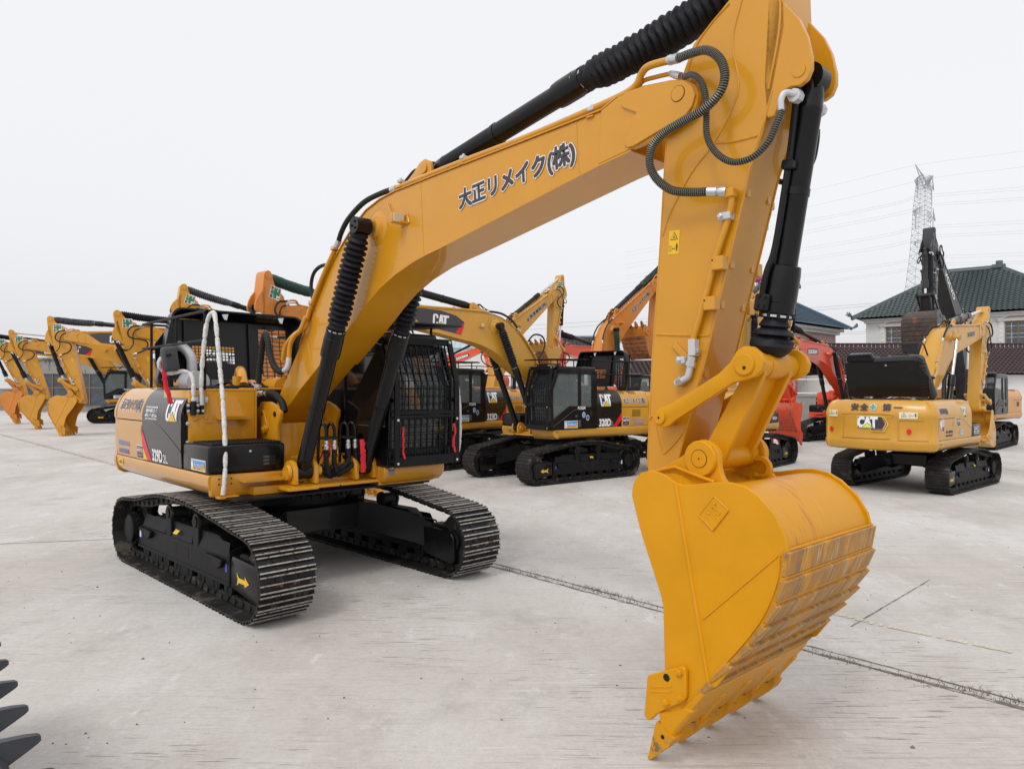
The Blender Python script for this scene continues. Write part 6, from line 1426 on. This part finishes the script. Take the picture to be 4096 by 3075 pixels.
for k_, c_ in (('tgd', (.010, .020, .020)), ('tbd', (.015, .03, .045)), ('tmd', (.018, .010, .010)), ('tg2d', (.02, .025, .03))): MATS[k_] = mat('tile_edge_shade_'+{'tgd': 'green', 'tbd': 'blue', 'tmd': 'maroon', 'tg2d': 'grey'}[k_], c_, .8)  # darkened tile colours that paint the shade under each row's edge
def brick_mat():
    m = bpy.data.materials.new('pink_brick'); m.use_nodes = True; t = m.node_tree; p = t.nodes['Principled BSDF']
    co = t.nodes.new('ShaderNodeTexCoord'); mp = t.nodes.new('ShaderNodeMapping'); mp.inputs['Rotation'].default_value = (R(90), 0, 0); t.links.new(co.outputs['Object'], mp.inputs[0])
    b = t.nodes.new('ShaderNodeTexBrick'); b.inputs['Color1'].default_value = (.36, .15, .14, 1); b.inputs['Color2'].default_value = (.42, .19, .17, 1); b.inputs['Mortar'].default_value = (.55, .50, .48, 1)
    b.inputs['Scale'].default_value = 1; b.inputs['Brick Width'].default_value = .48; b.inputs['Row Height'].default_value = .17; b.inputs['Mortar Size'].default_value = .035; b.inputs['Bias'].default_value = -.1
    t.links.new(mp.outputs[0], b.inputs['Vector']); t.links.new(b.outputs[0], p.inputs['Base Color']); p.inputs['Roughness'].default_value = .85; return m
MATS['brick'] = brick_mat()
for n_, k_ in (('stained_white_render', 'wallw'), ('white_trim', 'trim'), ('pink_relief', 'pinkt'), ('green_roof_tile', 'tg'), ('blue_roof_tile', 'tb'), ('maroon_roof_tile', 'tm'), ('grey_roof_tile', 'tg2'), ('brown_window_frame', 'wf'), ('window_pane', 'wp'), ('old_concrete_wall', 'wc'), ('pale_blue_sheet_roof', 'rl'), ('galvanised_steel', 'gv')): MATS[k_] = MATS[n_]
def tiled_slope(mb, P00, P10, P01, P11, m, nu, nv, h=.06):
    """roof slope with real rows of curved tiles; P00-P10 eave, P01-P11 ridge (may be shorter)"""
    P00, P10, P01, P11 = map(Vector, (P00, P10, P01, P11)); n = (P10-P00).cross(P01-P00).normalized()
    if n.z < 0: n = -n
    i = mb.mi(m); prev = None; W = (P10-P00).length
    for r in range(nv):
        for half in (0, 1):
            t = (r+half*.999)/nv; A = P00.lerp(P01, t); B = P10.lerp(P11, t); row = []
            n_here = nu*4
            for c in range(n_here+1):
                # keep tile columns aligned with the slope, clipped at the hips
                x = c/n_here; q = P00.lerp(P10, x)+(P01-P00 if False else Vector())
                s = x; g = A.lerp(B, s)
                col = (g-P00).dot((P10-P00).normalized())/W*nu
                hh = h*.7*(1+math.cos(2*math.pi*col))+(h*1.5 if half == 0 else 0)
                row.append(mb.bm.verts.new(g+n*hh))
            if prev:
                ii = mb.mi(m+'d') if half == 0 else i  # step faces between rows take the painted shade colour
                for c in range(len(row)-1):
                    mb.bm.faces.new([prev[c], prev[c+1], row[c+1], row[c]]).material_index = ii
            prev = row
def bar(mb, a, b, r, m, n=8): mb.tube([a, b], r, m, n)
def window(root, F, cx, cz, w, h, pal=None, pediment=True, k=1):
    sk = k
    mb = MB()
    for x, z, a, b in ((-w/2, -h/2, .08, h), (w/2-.08, -h/2, .08, h), (-w/2, -h/2, w, .08), (-w/2, h/2-.08, w, .08), (-.04, -h/2, .08, h), (-w/2, h*.12, w, .07)):
        mb.prism([(cx+x, cz+z), (cx+x+a, cz+z), (cx+x+a, cz+z+b), (cx+x, cz+z+b)], .0, .06, 'wf', f=lambda p, q, d: F(p, q, d))
    for k in (-.25, .25):
        for z0, z1 in ((-h/2, h*.12), (h*.12, h/2)): mb.prism([(cx+k*w-.015, cz+z0), (cx+k*w+.015, cz+z0), (cx+k*w+.015, cz+z1), (cx+k*w-.015, cz+z1)], .01, .035, 'trim', f=lambda p, q, d: F(p, q, d))
        for zz in (-.2, -.03, .3): mb.prism([(cx+k*w-w*.22, cz+zz*h-.012), (cx+k*w+w*.22, cz+zz*h-.012), (cx+k*w+w*.22, cz+zz*h+.012), (cx+k*w-w*.22, cz+zz*h+.012)], .012, .032, 'trim', f=lambda p, q, d: F(p, q, d))
    fr = obj('window', mb, root)
    mb = MB(); rect(mb, F, cx-w/2, cz-h/2, w, h, 'wp', .004); obj('pane', mb, fr)
    if pediment:
        mb = MB(); pf = lambda p, q, d: F(p, q, d)
        for s in (-1, 1):
            mb.prism([(cx+s*(w/2+.08), cz-h/2-.1), (cx+s*(w/2+.42), cz-h/2-.1), (cx+s*(w/2+.42), cz+h/2+.05), (cx+s*(w/2+.08), cz+h/2+.05)], .0, .09, 'trim', f=pf)
            for k in range(5): mb.prism([(cx+s*(w/2+.16), cz-h/2+.2+k*h/5), (cx+s*(w/2+.34), cz-h/2+.2+k*h/5), (cx+s*(w/2+.34), cz-h/2+.2+k*h/5+h*.10), (cx+s*(w/2+.16), cz-h/2+.2+k*h/5+h*.10)], .09, .12, 'trim', f=pf)
        mb.prism([(cx-w/2-.45, cz+h/2+.05), (cx+w/2+.45, cz+h/2+.05), (cx+w/2+.5, cz+h/2+.05+.2*sk), (cx-w/2-.5, cz+h/2+.05+.2*sk)], .0, .2, 'trim', f=pf)
        a = [(cx-w/2-.6, cz+h/2+.06+.2*sk), (cx+w/2+.6, cz+h/2+.06+.2*sk), (cx, cz+h/2+.06+1.15*sk)]; b = [(cx-w/2-.15, cz+h/2+.06+.34*sk), (cx+w/2+.15, cz+h/2+.06+.34*sk), (cx, cz+h/2+.06+.90*sk)]
        for i in range(3): j = (i+1) % 3; mb.prism([a[i], a[j], b[j], b[i]], .0, .22, 'trim', f=pf)
        mb.prism(b, .0, .06, 'pinkt', f=pf)
        obj('window_surround', mb, root)
def px2w(px, py, Y):   # plan helper: point of the pixel ray at depth Y
    a = (px-2048)/2900; b = -(py-1537.5)/2900; pt = math.atan(22.5/2900); d = Vector((a, math.cos(pt)-b*math.sin(pt), math.sin(pt)+b*math.cos(pt))); k = Y/d.y
    return Vector((a*k, Y, 2.355+d.z*k))

# --- white villa with green tiled hip roof
def villa():
    zE, zR = 8.45, 12.6; root = empty('white_villa', (30.3, 62.0, 0), R(-38)); tag(root, 'stained white two storey villa with a green tiled hip roof and pink window pediments', 'house')
    W, D_ = 14.6, 13.0
    mb = MB(); mb.box(0, W, 0, D_, 0, zE-.05, 'wallw'); obj('wall', mb, root)
    mb = MB(); mb.box(-.3, W+.3, -.3, D_+.3, zE-.22, zE-.06, 'trim'); mb.box(-.15, W+.15, -.15, D_+.15, zE-.4, zE-.22, 'trim'); obj('cornice', mb, root)
    o = .8; xr0, xr1 = 5.4, 9.2; zz = zE-.06
    mb = MB()
    tiled_slope(mb, (-o, -o, zz), (W+o, -o, zz), (xr0, D_/2, zR), (xr1, D_/2, zR), 'tg', 46, 25, .07)
    tiled_slope(mb, (-o, D_+o, zz), (-o, -o, zz), (xr0, D_/2, zR), (xr0, D_/2-.01, zR), 'tg', 40, 25, .07); tiled_slope(mb, (W+o, -o, zz), (W+o, D_+o, zz), (xr1, D_/2, zR), (xr1, D_/2+.01, zR), 'tg', 40, 25, .07)
    tiled_slope(mb, (W+o, D_+o, zz), (-o, D_+o, zz), (xr1, D_/2, zR), (xr0, D_/2, zR), 'tg', 30, 12)
    rf = obj('roof', mb, root)
    mb = MB()
    for a, b in (((-o, -o, zz+.1), (xr0, D_/2, zR+.1)), ((W+o, -o, zz+.1), (xr1, D_/2, zR+.1)), ((-o, D_+o, zz+.1), (xr0, D_/2, zR+.1)), ((W+o, D_+o, zz+.1), (xr1, D_/2, zR+.1)), ((xr0, D_/2, zR+.15), (xr1, D_/2, zR+.15))):
        a, b = Vector(a), Vector(b); d = (b-a).normalized(); mb.tube([a-d*.2, b+d*.1], .15, 'tg', 8); mb.tube([a-d*.2+Vector((0, 0, .17)), b+d*.1+Vector((0, 0, .17))], .09, 'tg', 8)
    mb.box(xr1-.7, xr1+.3, D_/2-.25, D_/2+.25, zR+.1, zR+.45, 'tg', .05); mb.box(xr1-.4, xr1+.1, D_/2-.22, D_/2+.22, zR+.4, zR+.75, 'tg', .05)
    obj('ridge', mb, rf)
    mb = MB()
    for k in range(7): a = k*.5; mb.tube(sm([(-o-.1, -o-.1, zz+.15), (-o-.25-.1*math.cos(a), -o-.25, zz+.3+.12*math.sin(a)), (-o-.35-.22*math.cos(a*2), -o-.3, zz+.42+.22*math.sin(a*2))], 4), .045, 'tg', 6)
    obj('roof_ornament', mb, rf)
    F = plane((0, 0, 0), (1, 0, 0), (0, 0, 1), (0, -1, 0))
    window(root, F, 2.35, 6.75, 1.6, 1.75, k=.6); window(root, F, 10.7, 6.75, 1.7, 1.75, k=.6)
    window(root, F, 6.5, 2.6, 1.6, 1.8, k=.6)
villa()
# --- low outbuilding with maroon tiles in front of it
def lowhouse():
    Y = 50.0; a, b = px2w(3341, 1392, Y+4), px2w(4096, 1377, Y+4); ea = px2w(3310, 1498, Y)
    root = empty('low_outbuilding', (ea.x, Y, 0)); tag(root, 'long low outbuilding with a maroon tiled roof in front of the white villa', 'building')
    W = 20; zR = a.z; zE = ea.z
    mb = MB(); mb.box(0, W, .5, 8, 0, zE, 'wallw'); obj('wall', mb, root)
    mb = MB(); tiled_slope(mb, (-.3, 0, zE), (W, 0, zE), (-.3, 4, zR), (W, 4, zR), 'tm', 64, 14, .07); tiled_slope(mb, (W, 8.5, zE), (-.3, 8.5, zE), (W, 4, zR), (-.3, 4, zR), 'tm', 20, 5); rf = obj('roof', mb, root)
    mb = MB(); mb.box(-.35, W, 3.9, 4.15, zR-.05, zR+.30, 'tm', .02); mb.box(-.35, W, 3.82, 4.23, zR+.30, zR+.36, 'tm'); mb.box(-.5, .9, 3.8, 4.2, zR+.3, zR+.62, 'tm', .05)
    for i in range(60): mb.box(i*.33, i*.33+.02, 3.88, 3.90, zR, zR+.3, 'trim')
    obj('ridge', mb, rf)
lowhouse()
# --- pink brick house with blue tiles
def brickhouse():
    zE = 7.0; root = empty('brick_house', (18.75, 52.5, 0), R(43)); tag(root, 'pink brick house with a blue tiled roof left of the white villa', 'house')
    W, D_ = 11.0, 8.0; o = .95
    mb = MB(); mb.box(0, W, 0, D_, 0, zE, 'brick'); obj('wall', mb, root)
    mb = MB(); mb.box(-.25, W+.25, -.25, D_+.25, zE-.12, zE+.12, 'trim'); mb.box(-.5, W+.5, -.5, D_+.5, zE+.12, zE+.32, 'trim')
    for i in range(54): mb.box(-.25+i*.207, -.15+i*.207, -.34, -.25, zE-.02, zE+.12, 'trim')
    obj('cornice', mb, root)
    zR = zE+3.6; zz = zE+.32; mb = MB()
    tiled_slope(mb, (-o, -o, zz), (W+o, -o, zz), (4.2, D_/2, zR), (W-4.4, D_/2, zR), 'tb', 36, 22, .05); tiled_slope(mb, (W+o, -o, zz), (W+o, D_+o, zz), (W-4.4, D_/2, zR), (W-4.4, D_/2+.01, zR), 'tb', 34, 22, .05); tiled_slope(mb, (-o, D_+o, zz), (-o, -o, zz), (4.2, D_/2, zR), (4.2, D_/2-.01, zR), 'tb', 30, 14)
    tiled_slope(mb, (W+o, D_+o, zz), (-o, D_+o, zz), (W-4.4, D_/2, zR), (4.2, D_/2, zR), 'tb', 30, 10); rf = obj('roof', mb, root)
    mb = MB()
    for a, b in (((W+o, -o, zz+.1), (W-4.4, D_/2, zR+.1)), ((W+o, D_+o, zz+.1), (W-4.4, D_/2, zR+.1)), ((4.2, D_/2, zR+.1), (W-4.4, D_/2, zR+.1)), ((-o, -o, zz+.1), (4.2, D_/2, zR+.1))): mb.tube([a, b], .14, 'tb', 8)
    for k in range(5): a = k*.6; mb.tube(sm([(W+o, -o, zz+.1), (W+o+.35, -o-.2, zz+.25+.05*k), (W+o+.45+.2*math.cos(a), -o-.2, zz+.35+.2*math.sin(a))], 4), .05, 'tb', 6)
    obj('ridge', mb, rf)
    F = plane((0, 0, 0), (1, 0, 0), (0, 0, 1), (0, -1, 0))
    for x_ in (6.0, 2.4): window(root, F, x_, 2.85, .95, 1.5, pediment=False)
    mb = MB(); mb.box(5.3, 6.7, -.06, 0, 1.95, 2.06, 'trim'); mb.box(5.4, 6.6, -.05, 0, 3.64, 3.78, 'trim'); obj('window_surround', mb, root)
brickhouse()
# --- second tiled roof seen between the booms in the middle
def midhouse(px0, px1, pyr, pye, Y, key, lab, cat, dep=6):
    a, b = px2w(px0, pye, Y), px2w(px1, pye, Y); zR = px2w((px0+px1)/2, pyr, Y+dep/2).z; W = b.x-a.x; zE = a.z
    root = empty('tiled_house', (a.x, Y, 0)); tag(root, lab, cat)
    mb = MB(); mb.box(.3, W-.3, .4, dep-.4, 0, zE, 'wallw'); obj('wall', mb, root)
    mb = MB(); tiled_slope(mb, (0, 0, zE), (W, 0, zE), (W*.12, dep/2, zR), (W*.88, dep/2, zR), key, max(10, int(W*2.4)), 12); tiled_slope(mb, (W, dep, zE), (0, dep, zE), (W*.88, dep/2, zR), (W*.12, dep/2, zR), key, 14, 5)
    tiled_slope(mb, (0, dep, zE), (0, 0, zE), (W*.12, dep/2, zR), (W*.12, dep/2-.01, zR), key, 12, 6); tiled_slope(mb, (W, 0, zE), (W, dep, zE), (W*.88, dep/2, zR), (W*.88, dep/2+.01, zR), key, 12, 6); rf = obj('roof', mb, root)
    mb = MB(); mb.tube([(W*.12, dep/2, zR+.05), (W*.88, dep/2, zR+.05)], .14, key, 8); obj('ridge', mb, rf)
    mb = MB(); mb.box(W*.2, W*.2+.7, dep/2-.3, dep/2+.3, zR-.3, zR+.9, 'tg2'); obj('chimney', mb, rf)
midhouse(2180, 2480, 1350, 1400, 85, 'tg2', 'grey tiled house roof showing beyond the booms in the middle', 'house', 9)
midhouse(2330, 2950, 1448, 1510, 62, 'tm', 'maroon tiled roof low behind the rusty curled bucket', 'house', 8)
def shed(px0, px1, pyt, pyb, Y, lab, wallk, roofk, name='storage_shed', dep=10):
    a, b = px2w(px0, pyb, Y), px2w(px1, pyb, Y); zE = a.z; zT = px2w(px0, pyt, Y).z; W = b.x-a.x
    root = empty(name, (a.x, Y, 0)); tag(root, lab, 'building')
    mb = MB(); mb.box(0, W, 0, dep, 0, zE, wallk); obj('wall', mb, root)
    mb = MB(); mb.prism([(-.4, zE), (dep+.4, zE), (dep/2, zT)], -.3, W+.3, roofk, f=lambda q, r, d: (d, q, r))
    for i in range(int(W/.8)): mb.prism([(-.4, zE+.01), (-.4, zE+.06), (dep/2, zT+.06), (dep/2, zT+.01)], i*.8, i*.8+.06, roofk, f=lambda q, r, d: (d, q, r))
    obj('roof', mb, root); return root, W, zE
shed(1690, 1960, 1336, 1392, 95, 'shed with a pale blue sheet roof under the arched boom of the 320D', 'wallw', 'rl', dep=14)
# left workshop with dark glazed front
def workshop():
    Y = 78; a = px2w(60, 1500, Y); b = px2w(300, 1500, Y); W = 14; zT = px2w(200, 1438, Y).z; zG = px2w(200, 1495, Y).z
    root = empty('workshop', (a.x, Y, 0)); tag(root, 'grey concrete workshop with a dark glazed front behind the left row of arms', 'building')
    mb = MB(); mb.box(0, W, .3, 12, 0, zT, 'wc'); mb.box(-.2, W+.2, 0, .3, zG, zT, 'wc'); mb.box(-.2, W+.2, -.2, 12, zT, zT+.2, 'wc'); obj('wall', mb, root)
    mb = MB(); mb.box(.1, W-.1, .15, .25, .8, zG, 'wp')
    w_ = obj('window', mb, root); mb = MB()
    for i in range(8): mb.box(i*W/7-.05, i*W/7+.05, .05, .15, .8, zG, 'wf')
    mb.box(0, W, .06, .14, zG*.62, zG*.62+.1, 'wf'); obj('frame', mb, w_)
workshop()
# --- compound wall with a pipe rail
def yardwall(x0, x1, Y, h, lab):
    root = empty('compound_wall', (x0, Y, 0)); tag(root, lab, 'wall')
    mb = MB(); mb.box(0, x1-x0, 0, .25, 0, h, 'wc'); mb.box(-.05, x1-x0+.05, -.05, .30, h, h+.12, 'wc'); obj('wall_panel', mb, root)
    mb = MB(); mb.tube([(0, .1, h+.22), (x1-x0, .1, h+.22)], .04, 'trim', 8); mb.tube([(0, .1, h+1.05), (x1-x0, .1, h+1.05)], .035, 'trim', 8)
    for i in range(int((x1-x0)/3)+1): mb.tube([(i*3, .1, h+.1), (i*3, .1, h+1.05)], .025, 'trim', 6)
    obj('pipe_rail', mb, root)
yardwall(13.0, 22.2, 44, 1.95, 'weathered grey concrete wall with a white pipe rail before the pink brick house')
yardwall(-1.0, 10.0, 66, 2.6, 'grey concrete yard wall far behind the machines in the middle')
yardwall(-60.0, -24.0, 84, 2.4, 'grey concrete yard wall beyond the left row of arms')
# --- magenta roofed steel canopy
def canopy():
    p = px2w(3010, 1118, 70); root = empty('steel_canopy', (p.x-4, 70, 0)); tag(root, 'magenta steel canopy top poking out beside the near stick', 'canopy')
    mag = {'mg': mat('magenta_paint', (.42, .06, .20), .5)}
    mb = MB(); mb.tube([(0, 0, p.z-.3), (5.5, 0, p.z+.15)], .35, 'mg', 12); mb.tube([(0, 0, 0), (0, 0, p.z-.3)], .12, 'mg', 8); mb.tube([(4.6, 0, 0), (4.6, 0, p.z)], .12, 'mg', 8); obj('frame', mb, root, mag)
    mb = MB()
    for i in range(26): mb.tube([(i*.2, .1, p.z-.4+i*.016), (i*.2+.05, .1, p.z-1.3+i*.016)], .03, 'grey', 5)
    for k in range(6): mb.tube(sm([(k*.9, 0, p.z-.4), (k*.9+.3, 0, p.z-1.1), (k*.9+.8, 0, p.z-1.2), (k*.9+.9, 0, p.z-.5)], 4), .05, 'mg', 6)
    obj('grille', mb, root, mag)
canopy()
# --- pylon and wires
def pylon():
    Y = 210.0; base = px2w(3690, 1560, Y); sc_ = Y/2900
    root = empty('pylon', (base.x, Y, 0)); tag(root, 'tall lattice steel power pylon rising behind the green roof', 'pylon')
    def Z(py): return 2.355+(1560-py)*sc_
    def X(px): return (px-2048)*sc_-base.x
    mb = MB()
    lv = [(1300, 58), (1143, 34), (1020, 27), (910, 24), (836, 24), (760, 20), (705, 17)]   # (image height, half width px) along the mast
    q = []
    for py, hw in lv: q.append((Z(py), hw*sc_))
    q.insert(0, (0, 85*sc_))
    cx = lambda z: X(3676+ (z-Z(1143))/(Z(705)-Z(1143))*22)
    P = [[Vector((cx(z)+sx_*h, sy*h, z)) for sx_, sy in ((-1, -1), (1, -1), (1, 1), (-1, 1))] for z, h in q]
    fine = []
    for i in range(len(P)-1):
        n = 6 if i < 2 else 4
        for k in range(n): fine.append([P[i][j].lerp(P[i+1][j], k/n) for j in range(4)])
    fine.append(P[-1])
    r = .055
    for i in range(len(fine)-1):
        for j in range(4):
            k = (j+1) % 4
            bar(mb, fine[i][j], fine[i+1][j], r*1.3, 'gv', 5); bar(mb, fine[i][j], fine[i+1][k], r*.7, 'gv', 4); bar(mb, fine[i][k], fine[i+1][j], r*.7, 'gv', 4)
            bar(mb, fine[i+1][j], fine[i+1][k], r*.7, 'gv', 4)
    obj('mast', mb, root)
    def arm_(pxa, pya, pxb, pyb, pxt, pyt, hw):   # tapered lattice arm from mast edge to the tip
        mb = MB(); tip = Vector((X(pxt), 0, Z(pyt))); A = [Vector((X(pxa), s*hw, Z(pya))) for s in (-1, 1)]; B = [Vector((X(pxb), s*hw, Z(pyb))) for s in (-1, 1)]
        for c in A+B: bar(mb, c, tip, r, 'gv', 5)
        n = 6
        for k in range(n):
            t0, t1 = k/n, (k+1)/n
            for s in (0, 1): bar(mb, A[s].lerp(tip, t0), B[s].lerp(tip, t1), r*.6, 'gv', 4); bar(mb, B[s].lerp(tip, t0), A[s].lerp(tip, t0), r*.6, 'gv', 4)
            bar(mb, A[0].lerp(tip, t0), A[1].lerp(tip, t1), r*.6, 'gv', 4)
        obj('cross_arm', mb, root)
    h = 20*sc_
    arm_(3690, 705, 3712, 755, 3664, 655, h*.7); arm_(3700, 755, 3722, 705, 3738, 702, h*.6)
    arm_(3685, 700, 3690, 755, 3661, 722, h); arm_(3722, 710, 3722, 755, 3740, 760, h)
    arm_(3680, 828, 3680, 868, 3655, 846, h); arm_(3724, 836, 3724, 880, 3745, 882, h); arm_(3678, 962, 3676, 980, 3658, 968, h)
    mb = MB()
    for px, y0, y1 in ((3672, 725, 790), (3665, 860, 915), (3730, 760, 822), (3735, 885, 930)): bar(mb, (X(px), 0, Z(y0)), (X(px), 0, Z(y1)), .12, 'gv', 6)
    obj('insulator', mb, root)
pylon()
wm = mat('cable', (.40, .41, .43), .6)
MATS['wire2'] = wm
def cable(pts, label, r=.035):
    mb = MB(); P = sm(pts, 10); mb.tube(P, r, 'wire2', 4); o = obj('power_cable', mb); tag(o, label, 'cable', 'power lines strung across the sky'); return o
K = [((3664, 662), (3400, 725), (2900, 845), (4096, 605)), ((3738, 712), (3400, 790), (2900, 905), (4096, 668)),
     ((3672, 785), (3400, 848), (2500, 1010), None), ((3672, 792), (3400, 857), (2500, 1025), None), ((3672, 832), (3400, 890), (2500, 1060), None), ((3660, 846), (3400, 900), (2500, 1075), None),
     ((3665, 908), (3400, 962), (2500, 1105), None), ((3665, 917), (3400, 972), (2500, 1118), None), ((3658, 955), (3400, 1005), (2400, 1150), None), ((3658, 965), (3400, 1015), (2400, 1163), None),
     ((3665, 1032), (3400, 1075), (2500, 1190), None), ((3665, 1040), (3400, 1084), (2500, 1200), None), ((3658, 1068), (3400, 1110), (2500, 1225), None), ((3658, 1077), (3400, 1118), (2500, 1238), None),
     ((3730, 777), None, None, (4096, 748)), ((3730, 787), None, None, (4096, 760)), ((3730, 815), None, None, (4096, 790)), ((3730, 823), None, None, (4096, 800)),
     ((3735, 902), None, None, (4096, 882)), ((3735, 912), None, None, (4096, 894)), ((3735, 940), None, None, (4096, 924)), ((3735, 949), None, None, (4096, 934)),
     ((3740, 1024), None, None, (4096, 1011)), ((3740, 1034), None, None, (4096, 1023)), ((3740, 1052), None, None, (4096, 1046)), ((3740, 1062), None, None, (4096, 1054))]
nL = nR = -1; ORD = 'first second third fourth fifth sixth seventh eighth ninth tenth eleventh twelfth'.split()
for i, (a, b, c, d) in enumerate(K):
    pts = []
    if c: pts.append(px2w(*c, 330))
    if b: pts.append(px2w(*b, 240))
    pts.append(px2w(*a, 210))
    if d: pts.append(px2w(*d, 190)); 
    if d: e2 = pts[-1]+(pts[-1]-pts[-2])*1.2; pts.append(e2)
    if b and not d: nL = nL+1; lab = '%s power cable from the top among those sloping down left from the pylon' % ORD[nL]
    elif not b: nR = nR+1; lab = '%s power cable from the top among those running right from the pylon' % ORD[nR]
    else: lab = 'topmost earth wire passing over the pylon %s' % ('head' if i == 0 else 'side horn')
    cable(pts, lab, .028)
for q_, (a, b, c) in enumerate((((2050, 1305), (2800, 1262), (3515, 1212)), ((2050, 1322), (2800, 1275), (3515, 1222)), ((2000, 1345), (3345, 1330), (3466, 1317)), ((2000, 1352), (3345, 1337), (3466, 1326)))):
    o = cable([px2w(*a, 90), px2w(*b, 80), px2w(*c, 71)], '%s of the four dark low cables running in to the villa, counted from the top' % ORD[q_], .022)

# ------------------------------------------------------------------ joints, weeds and litter on the slab
A, B = gp(0, 1738), gp(4096, 2834); d_ = (Vector(B)-Vector(A)).normalized(); A2 = Vector(A)-d_*40; B2 = Vector(B)+d_*3
jA = joint('slab_joint', A2, B2, .038)
n2_ = Vector((-d_.y, d_.x))*.13; joint('slab_joint', A2+n2_, B2+n2_, .018)
joint('slab_joint', gp(3250, 1816), gp(4096, 1884), .03)
joint('slab_joint', gp(3405, 2505), gp(3720, 2318), .012)
joint('slab_joint', gp(0, 2175), gp(470, 2155), .02)
ylm = mat('faded_yellow_line', (.60, .54, .42), .9, var=.1, vscale=4)
mb = MB(); MATS['fyl'] = ylm
for a, b in (((3480, 2490), (4096, 2618)), ((3300, 2445), (3470, 2486))):
    a, b = Vector((*gp(*a), .006)), Vector((*gp(*b), .006)); n = Vector((-(b-a).y, (b-a).x, 0)).normalized()*.05
    k = 30
    for i in range(k):
        if rnd.random() < .25: continue
        p, q = a.lerp(b, i/k), a.lerp(b, (i+.9)/k); mb.poly([p+n*rnd.uniform(.6, 1), q+n*rnd.uniform(.6, 1), q-n*rnd.uniform(.6, 1), p-n*rnd.uniform(.6, 1)], 'fyl')
o = obj('road_marking', mb); o['kind'] = 'structure'
weed = mat('dry_weed', (.10, .095, .045), .9, var=.3, vscale=30); weed2 = mat('brown_litter', (.13, .085, .055), .9, var=.4, vscale=20); MATS['weed'] = weed; MATS['weed2'] = weed2
mb = MB(); rr = random.Random(4); d3 = Vector((d_.x, d_.y, 0)); n3 = Vector((-d_.y, d_.x, 0)); L0 = (Vector(B)-Vector(A)).length
cl = [(rr.uniform(0, L0), rr.uniform(.15, .8)) for _ in range(90)]
for (px, py, n) in ((2060, 2285, 160), (2170, 2308, 120), (2370, 2358, 200), (2450, 2380, 140), (2590, 2420, 60), (3330, 2625, 70), (3900, 2765, 90), (4010, 2800, 120), (3700, 2730, 60)):
    c = Vector((*gp(px, py), 0))
    for i in range(n):
        p = c+d3*rr.gauss(0, .22)+n3*rr.gauss(0, .05); h = rr.uniform(.01, .045); a = rr.uniform(0, 6.28); w_ = Vector((math.cos(a), math.sin(a), 0))*.003; t = Vector((rr.uniform(-.03, .03), rr.uniform(-.03, .03), h))
        mb.poly([p-w_, p+w_, p+w_*.3+t], 'weed' if rr.random() < .7 else 'weed2')
for t, s in cl:
    for i in range(int(14*s)):
        p = Vector((*A, 0))+d3*(t+rr.gauss(0, .12))+n3*rr.gauss(0, .05); h = rr.uniform(.006, .025); a = rr.uniform(0, 6.28); w_ = Vector((math.cos(a), math.sin(a), 0))*.004; q = Vector((rr.uniform(-.02, .02), rr.uniform(-.02, .02), h)); mb.poly([p-w_, p+w_, p+w_*.3+q], 'weed' if rr.random() < .5 else 'weed2')
o = obj('joint_weeds', mb); tag(o, 'dry weeds and crumbs growing along the joint between the slabs', 'weeds', kind='stuff')
stone = mat('pebble', (.16, .14, .12), .9, var=.4, vscale=30); MATS['stone'] = stone; MATS['redbit'] = mat('red_brown_bit', (.30, .09, .05), .9)
mb = MB()
for i in range(420):
    Yd = 3.2+rr.random()**1.6*24; Xd = rr.uniform(-.75, .75)*Yd; s = rr.uniform(.003, .011)*(1 if rr.random() < .93 else 1.8); c = Vector((Xd, Yd, s*.5)); k = rr.choice(['stone', 'stone', 'stone', 'weed2', 'redbit' if rr.random() < .3 else 'stone'])
    fl = rr.uniform(.3, .8); P = [c+Vector((math.cos(a_)*s*rr.uniform(.7, 1.6), math.sin(a_)*s*rr.uniform(.6, 1.2), -s*.5)) for a_ in (0, 1.3, 2.6, 3.9, 5.1)]; t = c+Vector((0, 0, s*fl))
    for j in range(5): mb.poly([P[j], P[(j+1) % 5], t], k)
o = obj('ground_litter', mb); tag(o, 'scattered pebbles and crumbs lying over the pale concrete', 'litter', kind='stuff')
